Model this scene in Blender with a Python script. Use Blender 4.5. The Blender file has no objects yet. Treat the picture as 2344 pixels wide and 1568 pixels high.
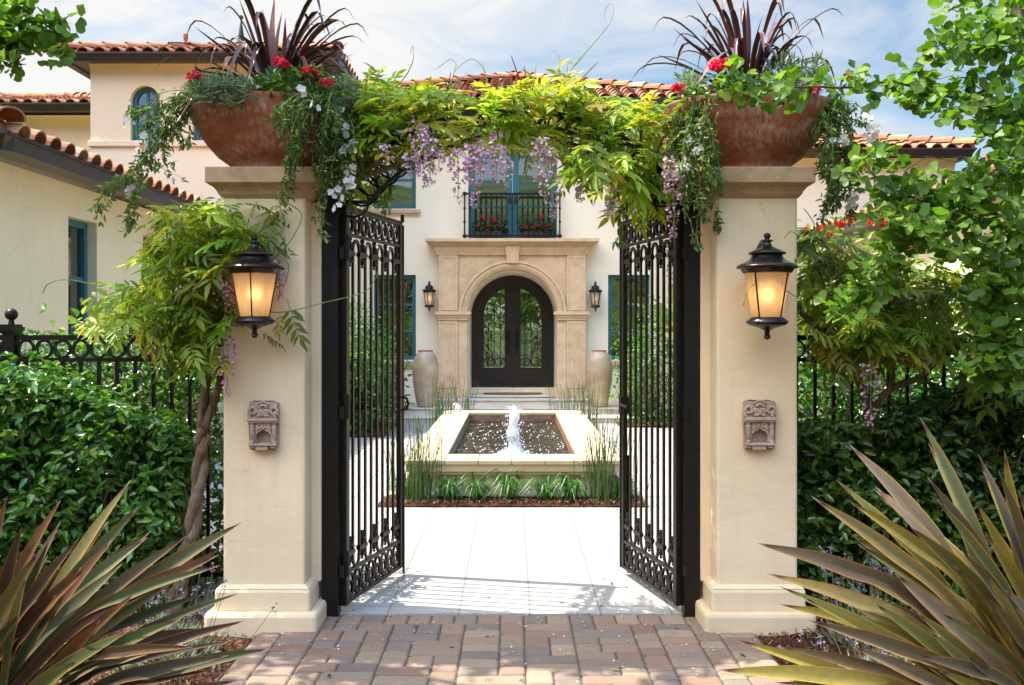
import bpy, math, random
import numpy as np
from mathutils import Vector, Matrix
R = math.radians
PI = math.pi
random.seed(7)
rng = np.random.default_rng(7)
C = bpy.context.scene.collection
SC = bpy.context.scene

# ------------------------------------------------------------------ camera
F, CX, CY, EYE = 2150.0, 1176.0, 750.0, 1.65       # focal length and axis in photo pixels (2344 wide)
cam = bpy.data.cameras.new('camera')
cam.sensor_width = 36.0
cam.lens = 36.0 * F / 2344.0
cam.shift_x = -4 / 2344.0
cam.shift_y = -34 / 2344.0
cam.clip_start = 0.05
cam.clip_end = 2000
cam_o = bpy.data.objects.new('camera', cam)
cam_o.location = (0, 0, EYE)
cam_o.rotation_euler = (R(90), 0, 0)
C.objects.link(cam_o)
SC.camera = cam_o

# ------------------------------------------------------------------ sun, sky, exposure
SUN_DIR = Vector((-1.368, 0.28, 2.31)).normalized()   # from the ground towards the sun
sun = bpy.data.lights.new('sun', 'SUN')
sun.energy = 2.35
sun.angle = R(0.5)
sun.color = (1.0, 0.95, 0.86)
sun_o = bpy.data.objects.new('sun', sun)
sun_o.rotation_euler = SUN_DIR.to_track_quat('Z', 'Y').to_euler()
sun_o.location = (-8, 2, 14)
C.objects.link(sun_o)

W = bpy.data.worlds.new('World')
SC.world = W
W.use_nodes = True
wn = W.node_tree.nodes
wl = W.node_tree.links
wn.clear()
sky = wn.new('ShaderNodeTexSky')
sky.sky_type = 'NISHITA'
sky.sun_disc = False
sky.sun_elevation = math.asin(SUN_DIR.z)
sky.sun_rotation = math.atan2(SUN_DIR.x, SUN_DIR.y)
sky.air_density = 1.0
sky.dust_density = 0.6
sky.ozone_density = 1.2
tc = wn.new('ShaderNodeTexCoord')
mp = wn.new('ShaderNodeMapping')
mp.inputs['Rotation'].default_value = (R(10), R(24), R(15))
mp.inputs['Scale'].default_value = (2.6, 2.6, 8.0)
n1 = wn.new('ShaderNodeTexNoise')
n1.inputs['Scale'].default_value = 1.5
n1.inputs['Detail'].default_value = 9
n1.inputs['Roughness'].default_value = 0.58
n1.inputs['Distortion'].default_value = 0.9
n2 = wn.new('ShaderNodeTexNoise')
n2.inputs['Scale'].default_value = 1.1
n2.inputs['Detail'].default_value = 3
addn = wn.new('ShaderNodeMath'); addn.operation = 'ADD'
rmp = wn.new('ShaderNodeValToRGB')
rmp.color_ramp.elements[0].position = 0.0
rmp.color_ramp.elements[0].color = (0.10, 0.10, 0.10, 1)
rmp.color_ramp.elements[1].position = 1.0
rmp.color_ramp.elements[1].color = (0.97, 0.97, 0.97, 1)
mixc = wn.new('ShaderNodeMix'); mixc.data_type = 'RGBA'
mixc.inputs['B'].default_value = (4.25, 4.35, 4.55, 1)
bg = wn.new('ShaderNodeBackground')
bg.inputs['Strength'].default_value = 0.05
wo = wn.new('ShaderNodeOutputWorld')
wl.new(tc.outputs['Generated'], mp.inputs['Vector'])
wl.new(mp.outputs['Vector'], n1.inputs['Vector'])
wl.new(tc.outputs['Generated'], n2.inputs['Vector'])
wl.new(n1.outputs['Fac'], addn.inputs[0])
wl.new(n2.outputs['Fac'], addn.inputs[1])
sep = wn.new('ShaderNodeSeparateXYZ')
wl.new(tc.outputs['Generated'], sep.inputs[0])
mx = wn.new('ShaderNodeMath'); mx.operation = 'MULTIPLY_ADD'      # more cloud to the left and overhead
mx.inputs[1].default_value = -0.50; mx.inputs[2].default_value = 0.02
wl.new(sep.outputs['X'], mx.inputs[0])
add2 = wn.new('ShaderNodeMath'); add2.operation = 'ADD'
wl.new(addn.outputs[0], add2.inputs[0]); wl.new(mx.outputs[0], add2.inputs[1])
mr = wn.new('ShaderNodeMapRange'); mr.inputs['From Min'].default_value = 0.83; mr.inputs['From Max'].default_value = 1.24
wl.new(add2.outputs[0], mr.inputs['Value']); wl.new(mr.outputs['Result'], rmp.inputs['Fac'])
wl.new(rmp.outputs['Color'], mixc.inputs['Factor'])
hsv = wn.new('ShaderNodeHueSaturation'); hsv.inputs['Saturation'].default_value = 1.4; hsv.inputs['Value'].default_value = 0.80
wl.new(sky.outputs['Color'], hsv.inputs['Color'])
wl.new(hsv.outputs['Color'], mixc.inputs['A'])
# sky above the frame brightened, an added unseen fill for the shaded fronts
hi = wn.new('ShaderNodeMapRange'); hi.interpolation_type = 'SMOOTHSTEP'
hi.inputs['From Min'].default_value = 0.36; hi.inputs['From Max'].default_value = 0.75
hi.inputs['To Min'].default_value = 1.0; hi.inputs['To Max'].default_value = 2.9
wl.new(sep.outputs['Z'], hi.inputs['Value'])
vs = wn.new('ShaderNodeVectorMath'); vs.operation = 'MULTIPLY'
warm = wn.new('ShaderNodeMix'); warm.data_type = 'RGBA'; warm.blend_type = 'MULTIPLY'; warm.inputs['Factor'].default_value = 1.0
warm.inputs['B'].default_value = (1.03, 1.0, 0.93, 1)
bk_ = wn.new('ShaderNodeMapRange'); bk_.interpolation_type = 'SMOOTHSTEP'  # sky behind the camera boosted too, extra fill out of view
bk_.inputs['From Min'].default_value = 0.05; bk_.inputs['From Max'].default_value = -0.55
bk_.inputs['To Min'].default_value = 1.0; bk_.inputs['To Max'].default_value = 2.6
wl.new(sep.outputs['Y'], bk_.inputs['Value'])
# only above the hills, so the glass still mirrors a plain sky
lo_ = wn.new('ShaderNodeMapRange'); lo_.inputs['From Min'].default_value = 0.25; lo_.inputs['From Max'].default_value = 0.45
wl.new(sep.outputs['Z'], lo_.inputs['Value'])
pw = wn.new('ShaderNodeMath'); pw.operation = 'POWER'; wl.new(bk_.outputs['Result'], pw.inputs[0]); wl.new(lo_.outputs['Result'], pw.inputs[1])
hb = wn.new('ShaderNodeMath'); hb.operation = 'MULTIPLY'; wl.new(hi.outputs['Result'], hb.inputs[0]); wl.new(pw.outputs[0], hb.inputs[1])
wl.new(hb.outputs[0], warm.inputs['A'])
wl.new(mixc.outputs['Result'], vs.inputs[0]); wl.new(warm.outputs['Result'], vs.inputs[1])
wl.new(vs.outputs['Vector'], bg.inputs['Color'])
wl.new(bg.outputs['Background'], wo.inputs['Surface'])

SC.view_settings.view_transform = 'Standard'
SC.view_settings.look = 'None'
SC.view_settings.gamma = 1.0
SC.view_settings.exposure = 2.15
SC.cycles.max_bounces = 8
SC.cycles.transparent_max_bounces = 16
SC.cycles.sample_clamp_indirect = 6.0
SC.cycles.caustics_reflective = False
SC.cycles.caustics_refractive = False
SC.cycles.use_denoising = True

# ------------------------------------------------------------------ object helpers
ORG = {}                                             # world position of every thing or part


def at(x, y, Y):
    """A photo pixel (2344-wide frame) at distance Y metres -> a point in the place."""
    return Vector(((x - CX) * Y / F, Y, EYE - (y - CY) * Y / F))


def tag(o, label=None, cat=None, group=None, kind=None):
    if label: o['label'] = label
    if cat: o['category'] = cat
    if group: o['group'] = group
    if kind: o['kind'] = kind
    return o


def thing(name, label, cat, loc=(0, 0, 0), rz=0.0, group=None):
    o = bpy.data.objects.new(name, None)
    o.empty_display_size = 0.1
    C.objects.link(o)
    o.location = loc
    o.rotation_euler = (0, 0, rz)
    ORG[o] = Vector(loc)
    return tag(o, label, cat, group)


def link(name, me, mat, parent=None):
    o = bpy.data.objects.new(name, me)
    if mat is not None:
        me.materials.append(mat)
    C.objects.link(o)
    if parent is not None:
        o.parent = parent
        ORG[o] = ORG[parent]
    else:
        ORG[o] = Vector((0, 0, 0))
    return o


class MB:
    """Collects shapes; build() links them as one mesh object."""
    def __init__(s):
        s.v, s.f, s.c, s.col = [], [], [], None

    def vert(s, p):
        s.v.append((p[0], p[1], p[2]))
        s.c.append(s.col if s.col else (1, 1, 1))
        return len(s.v) - 1

    def face(s, pts):
        s.f.append([s.vert(p) for p in pts])

    def box(s, x0, x1, y0, y1, z0, z1):
        s.hexa([(x0, y0, z0), (x1, y0, z0), (x1, y1, z0), (x0, y1, z0), (x0, y0, z1), (x1, y0, z1), (x1, y1, z1), (x0, y1, z1)])

    def hexa(s, p):
        i = [s.vert(q) for q in p]
        for a in ((0, 3, 2, 1), (4, 5, 6, 7), (0, 1, 5, 4), (1, 2, 6, 5), (2, 3, 7, 6), (3, 0, 4, 7)):
            s.f.append([i[k] for k in a])

    def frustum(s, x0, x1, y0, y1, z0, z1, dx, dy=None):
        """Box whose top is inset by dx, dy."""
        dy = dx if dy is None else dy
        s.hexa([(x0, y0, z0), (x1, y0, z0), (x1, y1, z0), (x0, y1, z0), (x0 + dx, y0 + dy, z1), (x1 - dx, y0 + dy, z1), (x1 - dx, y1 - dy, z1), (x0 + dx, y1 - dy, z1)])

    def lathe(s, prof, cx, cy, z, n=24, sx=1.0, sy=1.0, cap=True):
        rows = []
        for r, h in prof:
            rows.append([s.vert((cx + math.cos(2 * PI * k / n) * r * sx, cy + math.sin(2 * PI * k / n) * r * sy, z + h)) for k in range(n)])
        for a, b in zip(rows, rows[1:]):
            for k in range(n):
                s.f.append([a[k], a[(k + 1) % n], b[(k + 1) % n], b[k]])
        if cap:
            s.f.append(rows[0][::-1]); s.f.append(rows[-1])

    def tube(s, pts, r, n=6, closed=False):
        pts = [Vector(p) for p in pts]
        m = len(pts)
        rr = r if isinstance(r, (list, tuple)) else [r] * m
        rows, side = [], None
        for i, p in enumerate(pts):
            if closed:
                d = pts[(i + 1) % m] - pts[i - 1]
            else:
                d = pts[min(i + 1, m - 1)] - pts[max(i - 1, 0)]
            d = d.normalized() if d.length > 1e-9 else Vector((0, 0, 1))
            if side is None:
                side = d.orthogonal().normalized()
            side = side - d * side.dot(d)
            side = side.normalized() if side.length > 1e-6 else d.orthogonal().normalized()
            up = d.cross(side)
            rows.append([s.vert(p + (side * math.cos(2 * PI * k / n) + up * math.sin(2 * PI * k / n)) * rr[i]) for k in range(n)])
        if closed:
            rows.append(rows[0])
        for a, b in zip(rows, rows[1:]):
            for k in range(n):
                s.f.append([a[k], a[(k + 1) % n], b[(k + 1) % n], b[k]])
        if not closed:
            s.f.append(rows[0][::-1]); s.f.append(rows[-1])

    def sweep(s, pts, w, d, nrm, closed=False):
        """Flat bar: w in the plane of the path, d along nrm."""
        pts = [Vector(p) for p in pts]
        nrm = Vector(nrm).normalized()
        m, rows = len(pts), []
        for i, p in enumerate(pts):
            t = (pts[(i + 1) % m] - pts[i - 1]) if closed else (pts[min(i + 1, m - 1)] - pts[max(i - 1, 0)])
            q = t.normalized().cross(nrm)
            rows.append([s.vert(p + q * (a * w / 2) + nrm * (b * d / 2)) for a, b in ((-1, -1), (1, -1), (1, 1), (-1, 1))])
        if closed:
            rows.append(rows[0])
        for a, b in zip(rows, rows[1:]):
            for k in range(4):
                s.f.append([a[k], a[(k + 1) % 4], b[(k + 1) % 4], b[k]])
        if not closed:
            s.f.append(rows[0][::-1]); s.f.append(rows[-1])

    def ball(s, c, r, n=10, m=7, sz=1.0):
        rows = []
        for i in range(m + 1):
            a = PI * i / m
            rows.append((max(r * math.sin(a), 1e-5), -math.cos(a) * r * sz))
        s.lathe(rows, c[0], c[1], c[2], n, cap=False)

    def build(s, name, mat, parent=None, smooth=False, local=False, bevel=0.0, auto=None):
        me = bpy.data.meshes.new(name)
        o0 = Vector((0, 0, 0)) if (local or parent is None) else ORG[parent]
        me.from_pydata([(a - o0.x, b - o0.y, c - o0.z) for a, b, c in s.v], [], s.f)
        if any(c != (1, 1, 1) for c in s.c):
            at_ = me.attributes.new('Col', 'FLOAT_COLOR', 'POINT')
            at_.data.foreach_set('color', np.c_[np.array(s.c, dtype=np.float32), np.ones(len(s.c), np.float32)].ravel())
        if smooth:
            me.polygons.foreach_set('use_smooth', [True] * len(me.polygons))
        o = link(name, me, mat, parent)
        if auto is not None:
            me.polygons.foreach_set('use_smooth', [True] * len(me.polygons))
            try:
                me.set_sharp_from_angle(angle=R(auto))
            except Exception:
                pass
        if bevel:
            b = o.modifiers.new('bevel', 'BEVEL')
            b.width = bevel; b.segments = 2; b.limit_method = 'ANGLE'; b.angle_limit = R(50)
        return o


def norm(a):
    return a / np.maximum(np.linalg.norm(a, axis=-1, keepdims=True), 1e-9)


class Cloud:
    """Many copies of small templates (leaves, petals) collected into one mesh part."""
    def __init__(s):
        s.V, s.L, s.S, s.Cc, s.n = [], [], [], [], 0

    def add(s, tmpl, pos, dirs, ups, scale, col, tcol=None):
        tv, tf = tmpl[0], tmpl[1]
        pos = np.asarray(pos, float).reshape(-1, 3)
        m = len(pos)
        if m == 0: return
        y = norm(np.broadcast_to(np.asarray(dirs, float), (m, 3)))
        u = np.broadcast_to(np.asarray(ups, float), (m, 3))
        x = np.cross(y, u)
        bad = np.linalg.norm(x, axis=1) < 1e-4
        if bad.any():
            x = x.copy(); x[bad] = np.cross(y[bad], np.array([1.0, 0.31, 0.17]))
        x = norm(x)
        z = np.cross(x, y)
        sc = np.broadcast_to(np.asarray(scale, float), (m,))[:, None, None]
        P = pos[:, None, :] + sc * (tv[None, :, 0:1] * x[:, None, :] + tv[None, :, 1:2] * y[:, None, :] + tv[None, :, 2:3] * z[:, None, :])
        nv = len(tv)
        lo = np.concatenate([np.asarray(f) for f in tf])
        sz = np.array([len(f) for f in tf])
        s.V.append(P.reshape(-1, 3))
        s.L.append((lo[None, :] + nv * np.arange(m)[:, None] + s.n).ravel())
        s.S.append(np.tile(sz, m))
        c = np.broadcast_to(np.asarray(col, float), (m, 3))[:, None, :] * np.ones((1, nv, 1))
        if len(tmpl) > 2 and tcol is None: tcol = tmpl[2]
        if tcol is not None: c = c * np.asarray(tcol)[None, :, :]
        s.Cc.append(c.reshape(-1, 3))
        s.n += m * nv

    def build(s, name, mat, parent=None, smooth=True):
        V = np.concatenate(s.V); L = np.concatenate(s.L).astype(np.int32); S = np.concatenate(s.S).astype(np.int32); Cc = np.concatenate(s.Cc)
        if parent is not None: V = V - np.array(ORG[parent])[None, :]
        me = bpy.data.meshes.new(name)
        me.vertices.add(len(V)); me.vertices.foreach_set('co', V.astype(np.float32).ravel())
        me.loops.add(len(L)); me.loops.foreach_set('vertex_index', L)
        me.polygons.add(len(S))
        st = np.concatenate([[0], np.cumsum(S)[:-1]]).astype(np.int32)
        me.polygons.foreach_set('loop_start', st)
        try: me.polygons.foreach_set('loop_total', S)
        except Exception: pass
        if smooth: me.polygons.foreach_set('use_smooth', np.ones(len(S), bool))
        a = me.attributes.new('Col', 'FLOAT_COLOR', 'POINT')
        a.data.foreach_set('color', np.c_[Cc, np.ones(len(Cc))].astype(np.float32).ravel())
        me.update(calc_edges=True)
        return link(name, me, mat, parent)


# ------------------------------------------------------------------ leaf templates (unit length along +Y, face up +Z)
def t_leaf(w=0.36, fold=0.10, curl=-0.12):
    v = np.array([[0, 0, 0], [0, .36, -fold * .6 + curl * .13], [0, .70, -fold * .5 + curl * .5], [0, 1, curl],
                  [-w * .92, .30, fold + curl * .1], [-w * .72, .64, fold + curl * .42], [w * .92, .30, fold + curl * .1], [w * .72, .64, fold + curl * .42]])
    v[:, 0] *= 0.5
    f = [[0, 1, 4], [1, 2, 5, 4], [2, 3, 5], [0, 6, 1], [1, 6, 7, 2], [2, 7, 3]]
    return v, f


def t_fan():
    """Ginkgo fan on a stalk."""
    ang = np.linspace(-66, 66, 9)
    rad = np.array([.62, .72, .76, .74, .64, .75, .77, .72, .60])
    v = [[-.012, 0, 0], [.012, 0, 0], [0, .55, -.04]]
    for a, r in zip(ang, rad):
        v.append([math.sin(R(a)) * r, .55 + math.cos(R(a)) * r, -.04 + .16 * (a / 66) ** 2 - .10 * (r > .7)])
    f = [[0, 1, 2]] + [[2, 3 + k + 1, 3 + k] for k in range(8)]
    return np.array(v), f


def t_comp(npair=5, droop=0.35, seed=0, lw=.34, ll=.42):
    """Pinnate leaf: rachis with pairs of leaflets and one at the tip."""
    r = random.Random(seed)
    V, Fc = [], []
    lt, lf = t_leaf(lw, .05, -.14)
    def rach(t): return np.array([0, t, -droop * t * t])
    N = 5
    for k in range(N):
        p, q = rach(k / N), rach((k + 1) / N)
        b = len(V); w = .007
        V += [p + [-w, 0, 0], p + [w, 0, 0], q + [w, 0, 0], q + [-w, 0, 0]]
        Fc.append([b, b + 1, b + 2, b + 3])
    items = []
    for k in range(npair):
        t = .30 + .62 * k / max(npair - 1, 1)
        for sgn in (-1, 1):
            items.append((t, sgn * R(52 - 14 * t + r.uniform(-12, 12)), ll * (1.0 - .35 * abs(t - .55)) * r.uniform(.85, 1.1)))
    items.append((1.0, R(r.uniform(-8, 8)), ll * 1.0))
    for t, a, l in items:
        p = rach(min(t, 1)); sl = -2 * droop * t - r.uniform(-.1, .25)
        d = np.array([math.sin(a), math.cos(a), sl * .6 * abs(math.cos(a)) - r.uniform(-.12, .22)]); d /= np.linalg.norm(d)
        u = np.array([r.uniform(-.35, .35), r.uniform(-.2, .2), 1.0])
        x = np.cross(d, u); x /= np.linalg.norm(x); z = np.cross(x, d)
        b = len(V)
        for q in lt: V.append(p + l * (q[0] * x + q[1] * d + q[2] * z))
        Fc += [[b + i for i in f] for f in lf]
    return np.array(V), Fc


def t_frond(npair=16, droop=.35, w=.22, seed=0):
    r = random.Random(seed)
    V, Fc = [], []
    for k in range(npair):
        t = .12 + .86 * k / npair
        p = np.array([0, t, .25 * t - (droop + .25) * t * t])
        l = w * math.sin(PI * (0.12 + .86 * t)) ** .7 * r.uniform(.9, 1.08)
        for sgn in (-1, 1):
            b = len(V)
            d = np.array([sgn * l, l * .45, -l * .28])
            V += [p + [0, -.016, 0], p + [0, .016, 0], p + d * .6 + [0, .02, 0], p + d, p + d * .6 + [0, -.018, 0]]
            Fc.append([b, b + 4, b + 3, b + 2, b + 1] if sgn > 0 else [b, b + 1, b + 2, b + 3, b + 4])
    return np.array(V), Fc


T_LEAF = t_leaf()
T_BROAD = t_leaf(.52, .10, -.10)
T_SLIM = t_leaf(.20, .05, -.25)
T_FAN = t_fan()
T_COMP = [t_comp(5, .10, 1, .30, .38), t_comp(5, .28, 2, .32, .40), t_comp(4, .05, 3, .34, .42), t_comp(6, .40, 4, .28, .34), t_comp(3, .15, 5, .36, .46), t_comp(5, -.12, 6, .30, .36)]
T_PETAL = (np.array([[0, 0, 0], [-.42, .55, .12], [-.25, .95, .02], [.25, .95, .02], [.42, .55, .12]]), [[0, 4, 3, 2, 1]])
T_CHIP = (np.array([[-.5, -.11, 0], [.5, -.08, .06], [.46, .1, .1], [-.46, .12, .03]]), [[0, 1, 2, 3]])


def rdir(n, z0=-1.0, z1=1.0):
    z = rng.uniform(z0, z1, n); a = rng.uniform(0, 2 * PI, n); r = np.sqrt(np.maximum(1 - z * z, 0))
    return np.c_[r * np.cos(a), r * np.sin(a), z]


def rcol(n, cols, jit=.15):
    cols = np.array(cols, float)
    c = cols[rng.integers(0, len(cols), n)]
    return c * (1 + rng.uniform(-jit, jit, (n, 1))) * (1 + rng.uniform(-jit * .4, jit * .4, (n, 3)))


def fill(poly, n, Y0, Y1):
    """n points whose outline from the path follows poly (photo pixels), spread over the depth Y0..Y1."""
    poly = np.array(poly, float)
    lo, hi = poly.min(0), poly.max(0)
    out = []
    cnt = 0
    while cnt < n:
        p = rng.uniform(lo, hi, (n * 3, 2))
        ins = np.zeros(len(p), bool)
        for (x0, y0), (x1, y1) in zip(poly, np.roll(poly, -1, 0)):
            c = ((y0 > p[:, 1]) != (y1 > p[:, 1])) & (p[:, 0] < (x1 - x0) * (p[:, 1] - y0) / (y1 - y0 + 1e-12) + x0)
            ins ^= c
        p = p[ins]; out.append(p); cnt += len(p)
    p = np.concatenate(out)[:n]
    Y = rng.uniform(Y0, Y1, n)
    return np.c_[(p[:, 0] - CX) * Y / F, Y, EYE - (p[:, 1] - CY) * Y / F]


def curve(pts, n=24):
    """Smooth (Catmull-Rom) path through points."""
    P = [Vector(p) for p in pts]
    P = [P[0] * 2 - P[1]] + P + [P[-1] * 2 - P[-2]]
    out, m = [], len(P) - 3
    for i in range(n + 1):
        t = min(i / n * m, m - 1e-6); k = int(t); u = t - k
        a, b, c, d = P[k:k + 4]
        out.append(0.5 * ((2 * b) + (c - a) * u + (2 * a - 5 * b + 4 * c - d) * u * u + (3 * b - a - 3 * c + d) * u ** 3))
    return out


# ------------------------------------------------------------------ materials
class NT:
    def __init__(s, name):
        s.m = bpy.data.materials.new(name); s.m.use_nodes = True
        s.n = s.m.node_tree.nodes; s.l = s.m.node_tree.links
        s.n.clear()
        s.out = s.n.new('ShaderNodeOutputMaterial')

    def node(s, t, **kw):
        o = s.n.new(t)
        for k, v in kw.items():
            if k in o.inputs: o.inputs[k].default_value = v
            else: setattr(o, k, v)
        return o

    def noise(s, scale, detail=4, rough=.55, vec=None, dist=0.0):
        o = s.node('ShaderNodeTexNoise', Scale=scale, Detail=detail, Roughness=rough, Distortion=dist)
        if vec is not None: s.l.new(vec, o.inputs['Vector'])
        return o.outputs['Fac']

    def coord(s, scale=(1, 1, 1), rot=(0, 0, 0), loc=(0, 0, 0)):
        g = s.node('ShaderNodeNewGeometry')
        mpn = s.node('ShaderNodeMapping')
        mpn.inputs['Scale'].default_value = scale; mpn.inputs['Rotation'].default_value = rot; mpn.inputs['Location'].default_value = loc
        s.l.new(g.outputs['Position'], mpn.inputs['Vector'])
        return mpn.outputs['Vector']

    def ramp(s, fac, stops):
        o = s.node('ShaderNodeValToRGB')
        e = o.color_ramp.elements
        while len(e) < len(stops): e.new(.5)
        for k, (p, c) in enumerate(stops):
            e[k].position = p; e[k].color = (c[0], c[1], c[2], 1) if hasattr(c, '__len__') else (c, c, c, 1)
        s.l.new(fac, o.inputs['Fac'])
        return o.outputs['Color']

    def mix(s, a, b, fac, mode='MIX'):
        o = s.node('ShaderNodeMix', data_type='RGBA', blend_type=mode)
        for key, v in (('A', a), ('B', b), ('Factor', fac)):
            if hasattr(v, 'links'): s.l.new(v, o.inputs[key])
            elif key == 'Factor': o.inputs[key].default_value = v
            else: o.inputs[key].default_value = (v[0], v[1], v[2], 1)
        return o.outputs['Result']

    def attr(s):
        return s.node('ShaderNodeAttribute', attribute_name='Col').outputs['Color']

    def bump(s, h, strength=.3, dist=.01):
        o = s.node('ShaderNodeBump', Strength=strength, Distance=dist)
        s.l.new(h, o.inputs['Height'])
        return o.outputs['Normal']

    def bsdf(s, col, rough=.6, bump=None, spec=.5, metal=0.0, coat=0.0):
        o = s.node('ShaderNodeBsdfPrincipled')
        if hasattr(col, 'links'): s.l.new(col, o.inputs['Base Color'])
        else: o.inputs['Base Color'].default_value = (col[0], col[1], col[2], 1)
        if hasattr(rough, 'links'): s.l.new(rough, o.inputs['Roughness'])
        else: o.inputs['Roughness'].default_value = rough
        o.inputs['Specular IOR Level'].default_value = spec
        o.inputs['Metallic'].default_value = metal
        o.inputs['Coat Weight'].default_value = coat
        if bump is not None: s.l.new(bump, o.inputs['Normal'])
        return o.outputs['BSDF']

    def mixs(s, a, b, fac):
        o = s.node('ShaderNodeMixShader')
        if hasattr(fac, 'links'): s.l.new(fac, o.inputs[0])
        else: o.inputs[0].default_value = fac
        s.l.new(a, o.inputs[1]); s.l.new(b, o.inputs[2])
        return o.outputs[0]

    def done(s, sh):
        s.l.new(sh, s.out.inputs['Surface'])
        return s.m


def m_stucco(name, col, rough=.9, vary=.10, bumps=.25):
    t = NT(name)
    a = t.noise(1.3, 5, .6, t.coord((1, 1, 1)))
    b = t.noise(3.0, 4, .6, t.coord((3, 3, .35)))            # faint vertical streaks
    lo = [c * (1 - vary) for c in col]; hi = [min(c * (1 + vary * .6), .95) for c in col]
    c1 = t.ramp(a, [(.3, lo), (.7, hi)])
    c2 = t.mix(c1, [c * (1 - vary * 1.1) for c in col], t.ramp(b, [(.52, 0), (.75, .55)]))
    # hairline cracks and trowel marks
    vo = t.node('ShaderNodeTexVoronoi', feature='DISTANCE_TO_EDGE', Scale=1.7)
    wv_ = t.node('ShaderNodeVectorMath', operation='ADD')
    t.l.new(t.coord((1, 1, .8)), wv_.inputs[0])
    nn = t.node('ShaderNodeTexNoise', Scale=5.0, Detail=4); sc_ = t.node('ShaderNodeVectorMath', operation='SCALE'); sc_.inputs['Scale'].default_value = .22
    t.l.new(nn.outputs['Color'], sc_.inputs[0]); t.l.new(sc_.outputs[0], wv_.inputs[1]); t.l.new(wv_.outputs[0], vo.inputs['Vector'])
    line = t.ramp(vo.outputs['Distance'], [(.0, 1), (.006, 0)])
    where = t.ramp(t.noise(1.1, 2, .5, t.coord((1, 1, 1), loc=(3, 1, 2))), [(.56, 0), (.64, .5)])
    mk = t.node('ShaderNodeMath', operation='MULTIPLY'); t.l.new(line, mk.inputs[0]); t.l.new(where, mk.inputs[1])
    c2 = t.mix(c2, [c * .5 for c in col], mk.outputs[0])
    h = t.noise(42, 6, .7, t.coord((1, 1, 1)))
    h2 = t.noise(5, 3, .5, t.coord((1, 1, 2.2)), 1.2)
    hm_ = t.node('ShaderNodeMath', operation='MULTIPLY_ADD'); t.l.new(h2, hm_.inputs[0]); hm_.inputs[1].default_value = 2.0; t.l.new(h, hm_.inputs[2])
    return t.done(t.bsdf(c2, rough, t.bump(hm_.outputs[0], bumps, .006), .3))


def m_stone(name, cols, scale=6, rough=.8, bumps=.3, stretch=(1, 1, 1), pits=.0):
    t = NT(name)
    a = t.noise(scale, 7, .65, t.coord(stretch), .4)
    c = t.ramp(a, [(.25, cols[0]), (.5, cols[1]), (.75, cols[2])])
    f = t.noise(scale * 16, 4, .7, t.coord(stretch))
    c = t.mix(c, [v * .62 for v in cols[0]], t.ramp(f, [(.60, 0), (.74, .55 + pits)]))
    return t.done(t.bsdf(c, rough, t.bump(f, bumps, .004), .3))


def m_leaf(name, trans=.38, rough=.38, spec=.5, tint=(1.25, 1.35, .55), nz=.25):
    t = NT(name)
    a = t.attr()
    v = t.noise(60, 3, .6, t.coord())
    c = t.mix(a, t.mix(a, (.55, .6, .5), 1.0, 'MULTIPLY'), t.ramp(v, [(.4, 0), (.75, nz)]))
    p = t.bsdf(c, rough, None, spec)
    tr = t.node('ShaderNodeBsdfTranslucent')
    t.l.new(t.mix(c, tint, 1.0, 'MULTIPLY'), tr.inputs['Color'])
    return t.done(t.mixs(p, tr.outputs[0], trans))


def m_plain(name, col, rough=.5, spec=.5, metal=0.0, nz=.15, scale=20, bumps=.1, coat=0.0, useattr=False):
    t = NT(name)
    v = t.noise(scale, 5, .6, t.coord())
    if useattr:
        a = t.attr()
        c = t.mix(a, t.mix(a, (1 - nz * 2,) * 3, 1.0, 'MULTIPLY'), t.ramp(v, [(.35, 0), (.7, 1)]))
    else:
        c = t.ramp(v, [(.3, [x * (1 - nz) for x in col]), (.7, [x * (1 + nz) for x in col])])
    return t.done(t.bsdf(c, rough, t.bump(t.noise(scale * 5, 4, .6, t.coord()), bumps, .004), spec, metal, coat))


M = {}
M['stucco_gate'] = m_stucco('pillar stucco', (.76, .595, .385), vary=.13)
M['stucco_house'] = m_stucco('cream house stucco', (.89, .775, .60), vary=.05)
M['stucco_peach'] = m_stucco('peach house stucco', (.82, .63, .45), vary=.05)
M['stucco_pink'] = m_stucco('pinkish house stucco', (.84, .68, .52), vary=.05)
M['stucco_wing'] = m_stucco('wing stucco', (.88, .73, .47), vary=.07)
M['stucco_trim'] = m_stucco('ochre trim stucco', (.80, .62, .34), vary=.06)
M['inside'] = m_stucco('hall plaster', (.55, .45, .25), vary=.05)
M['stone'] = m_stone('peach limestone', [(.52, .33, .19), (.64, .44, .27), (.72, .53, .36)], 5, .75)
M['capstone'] = m_stone('weathered cap stone', [(.24, .15, .08), (.44, .295, .165), (.56, .40, .245)], 3.2, .85, .5, (1, 1, 1), .2)
M['sill'] = m_stone('pink sill stone', [(.45, .27, .17), (.55, .36, .24), (.6, .42, .3)], 6, .8)
M['coping'] = m_stone('pale coping stone', [(.46, .34, .20), (.54, .41, .25), (.60, .48, .32)], 4, .7, .2)
M['riser'] = m_stone('travertine steps', [(.48, .40, .32), (.62, .54, .45), (.72, .65, .56)], 4, .6, .25, (1, 1, 3))
M['carved'] = m_stone('carved sandstone', [(.30, .20, .14), (.42, .30, .23), (.52, .40, .32)], 14, .9, .6)
M['black'] = m_plain('black painted iron', (.009, .0065, .0055), .42, .28, 0, .3, 14, .12)
M['bronze'] = m_plain('dark bronze gutter', (.035, .024, .02), .35, .5, 0, .25, 6, .05)
M['lamp_metal'] = m_plain('oiled bronze lamp metal', (.018, .012, .011), .26, .6, .35, .3, 25, .1)
M['teal'] = m_plain('teal painted wood', (.030, .135, .160), .5, .4, 0, .12, 8, .05)
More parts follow.
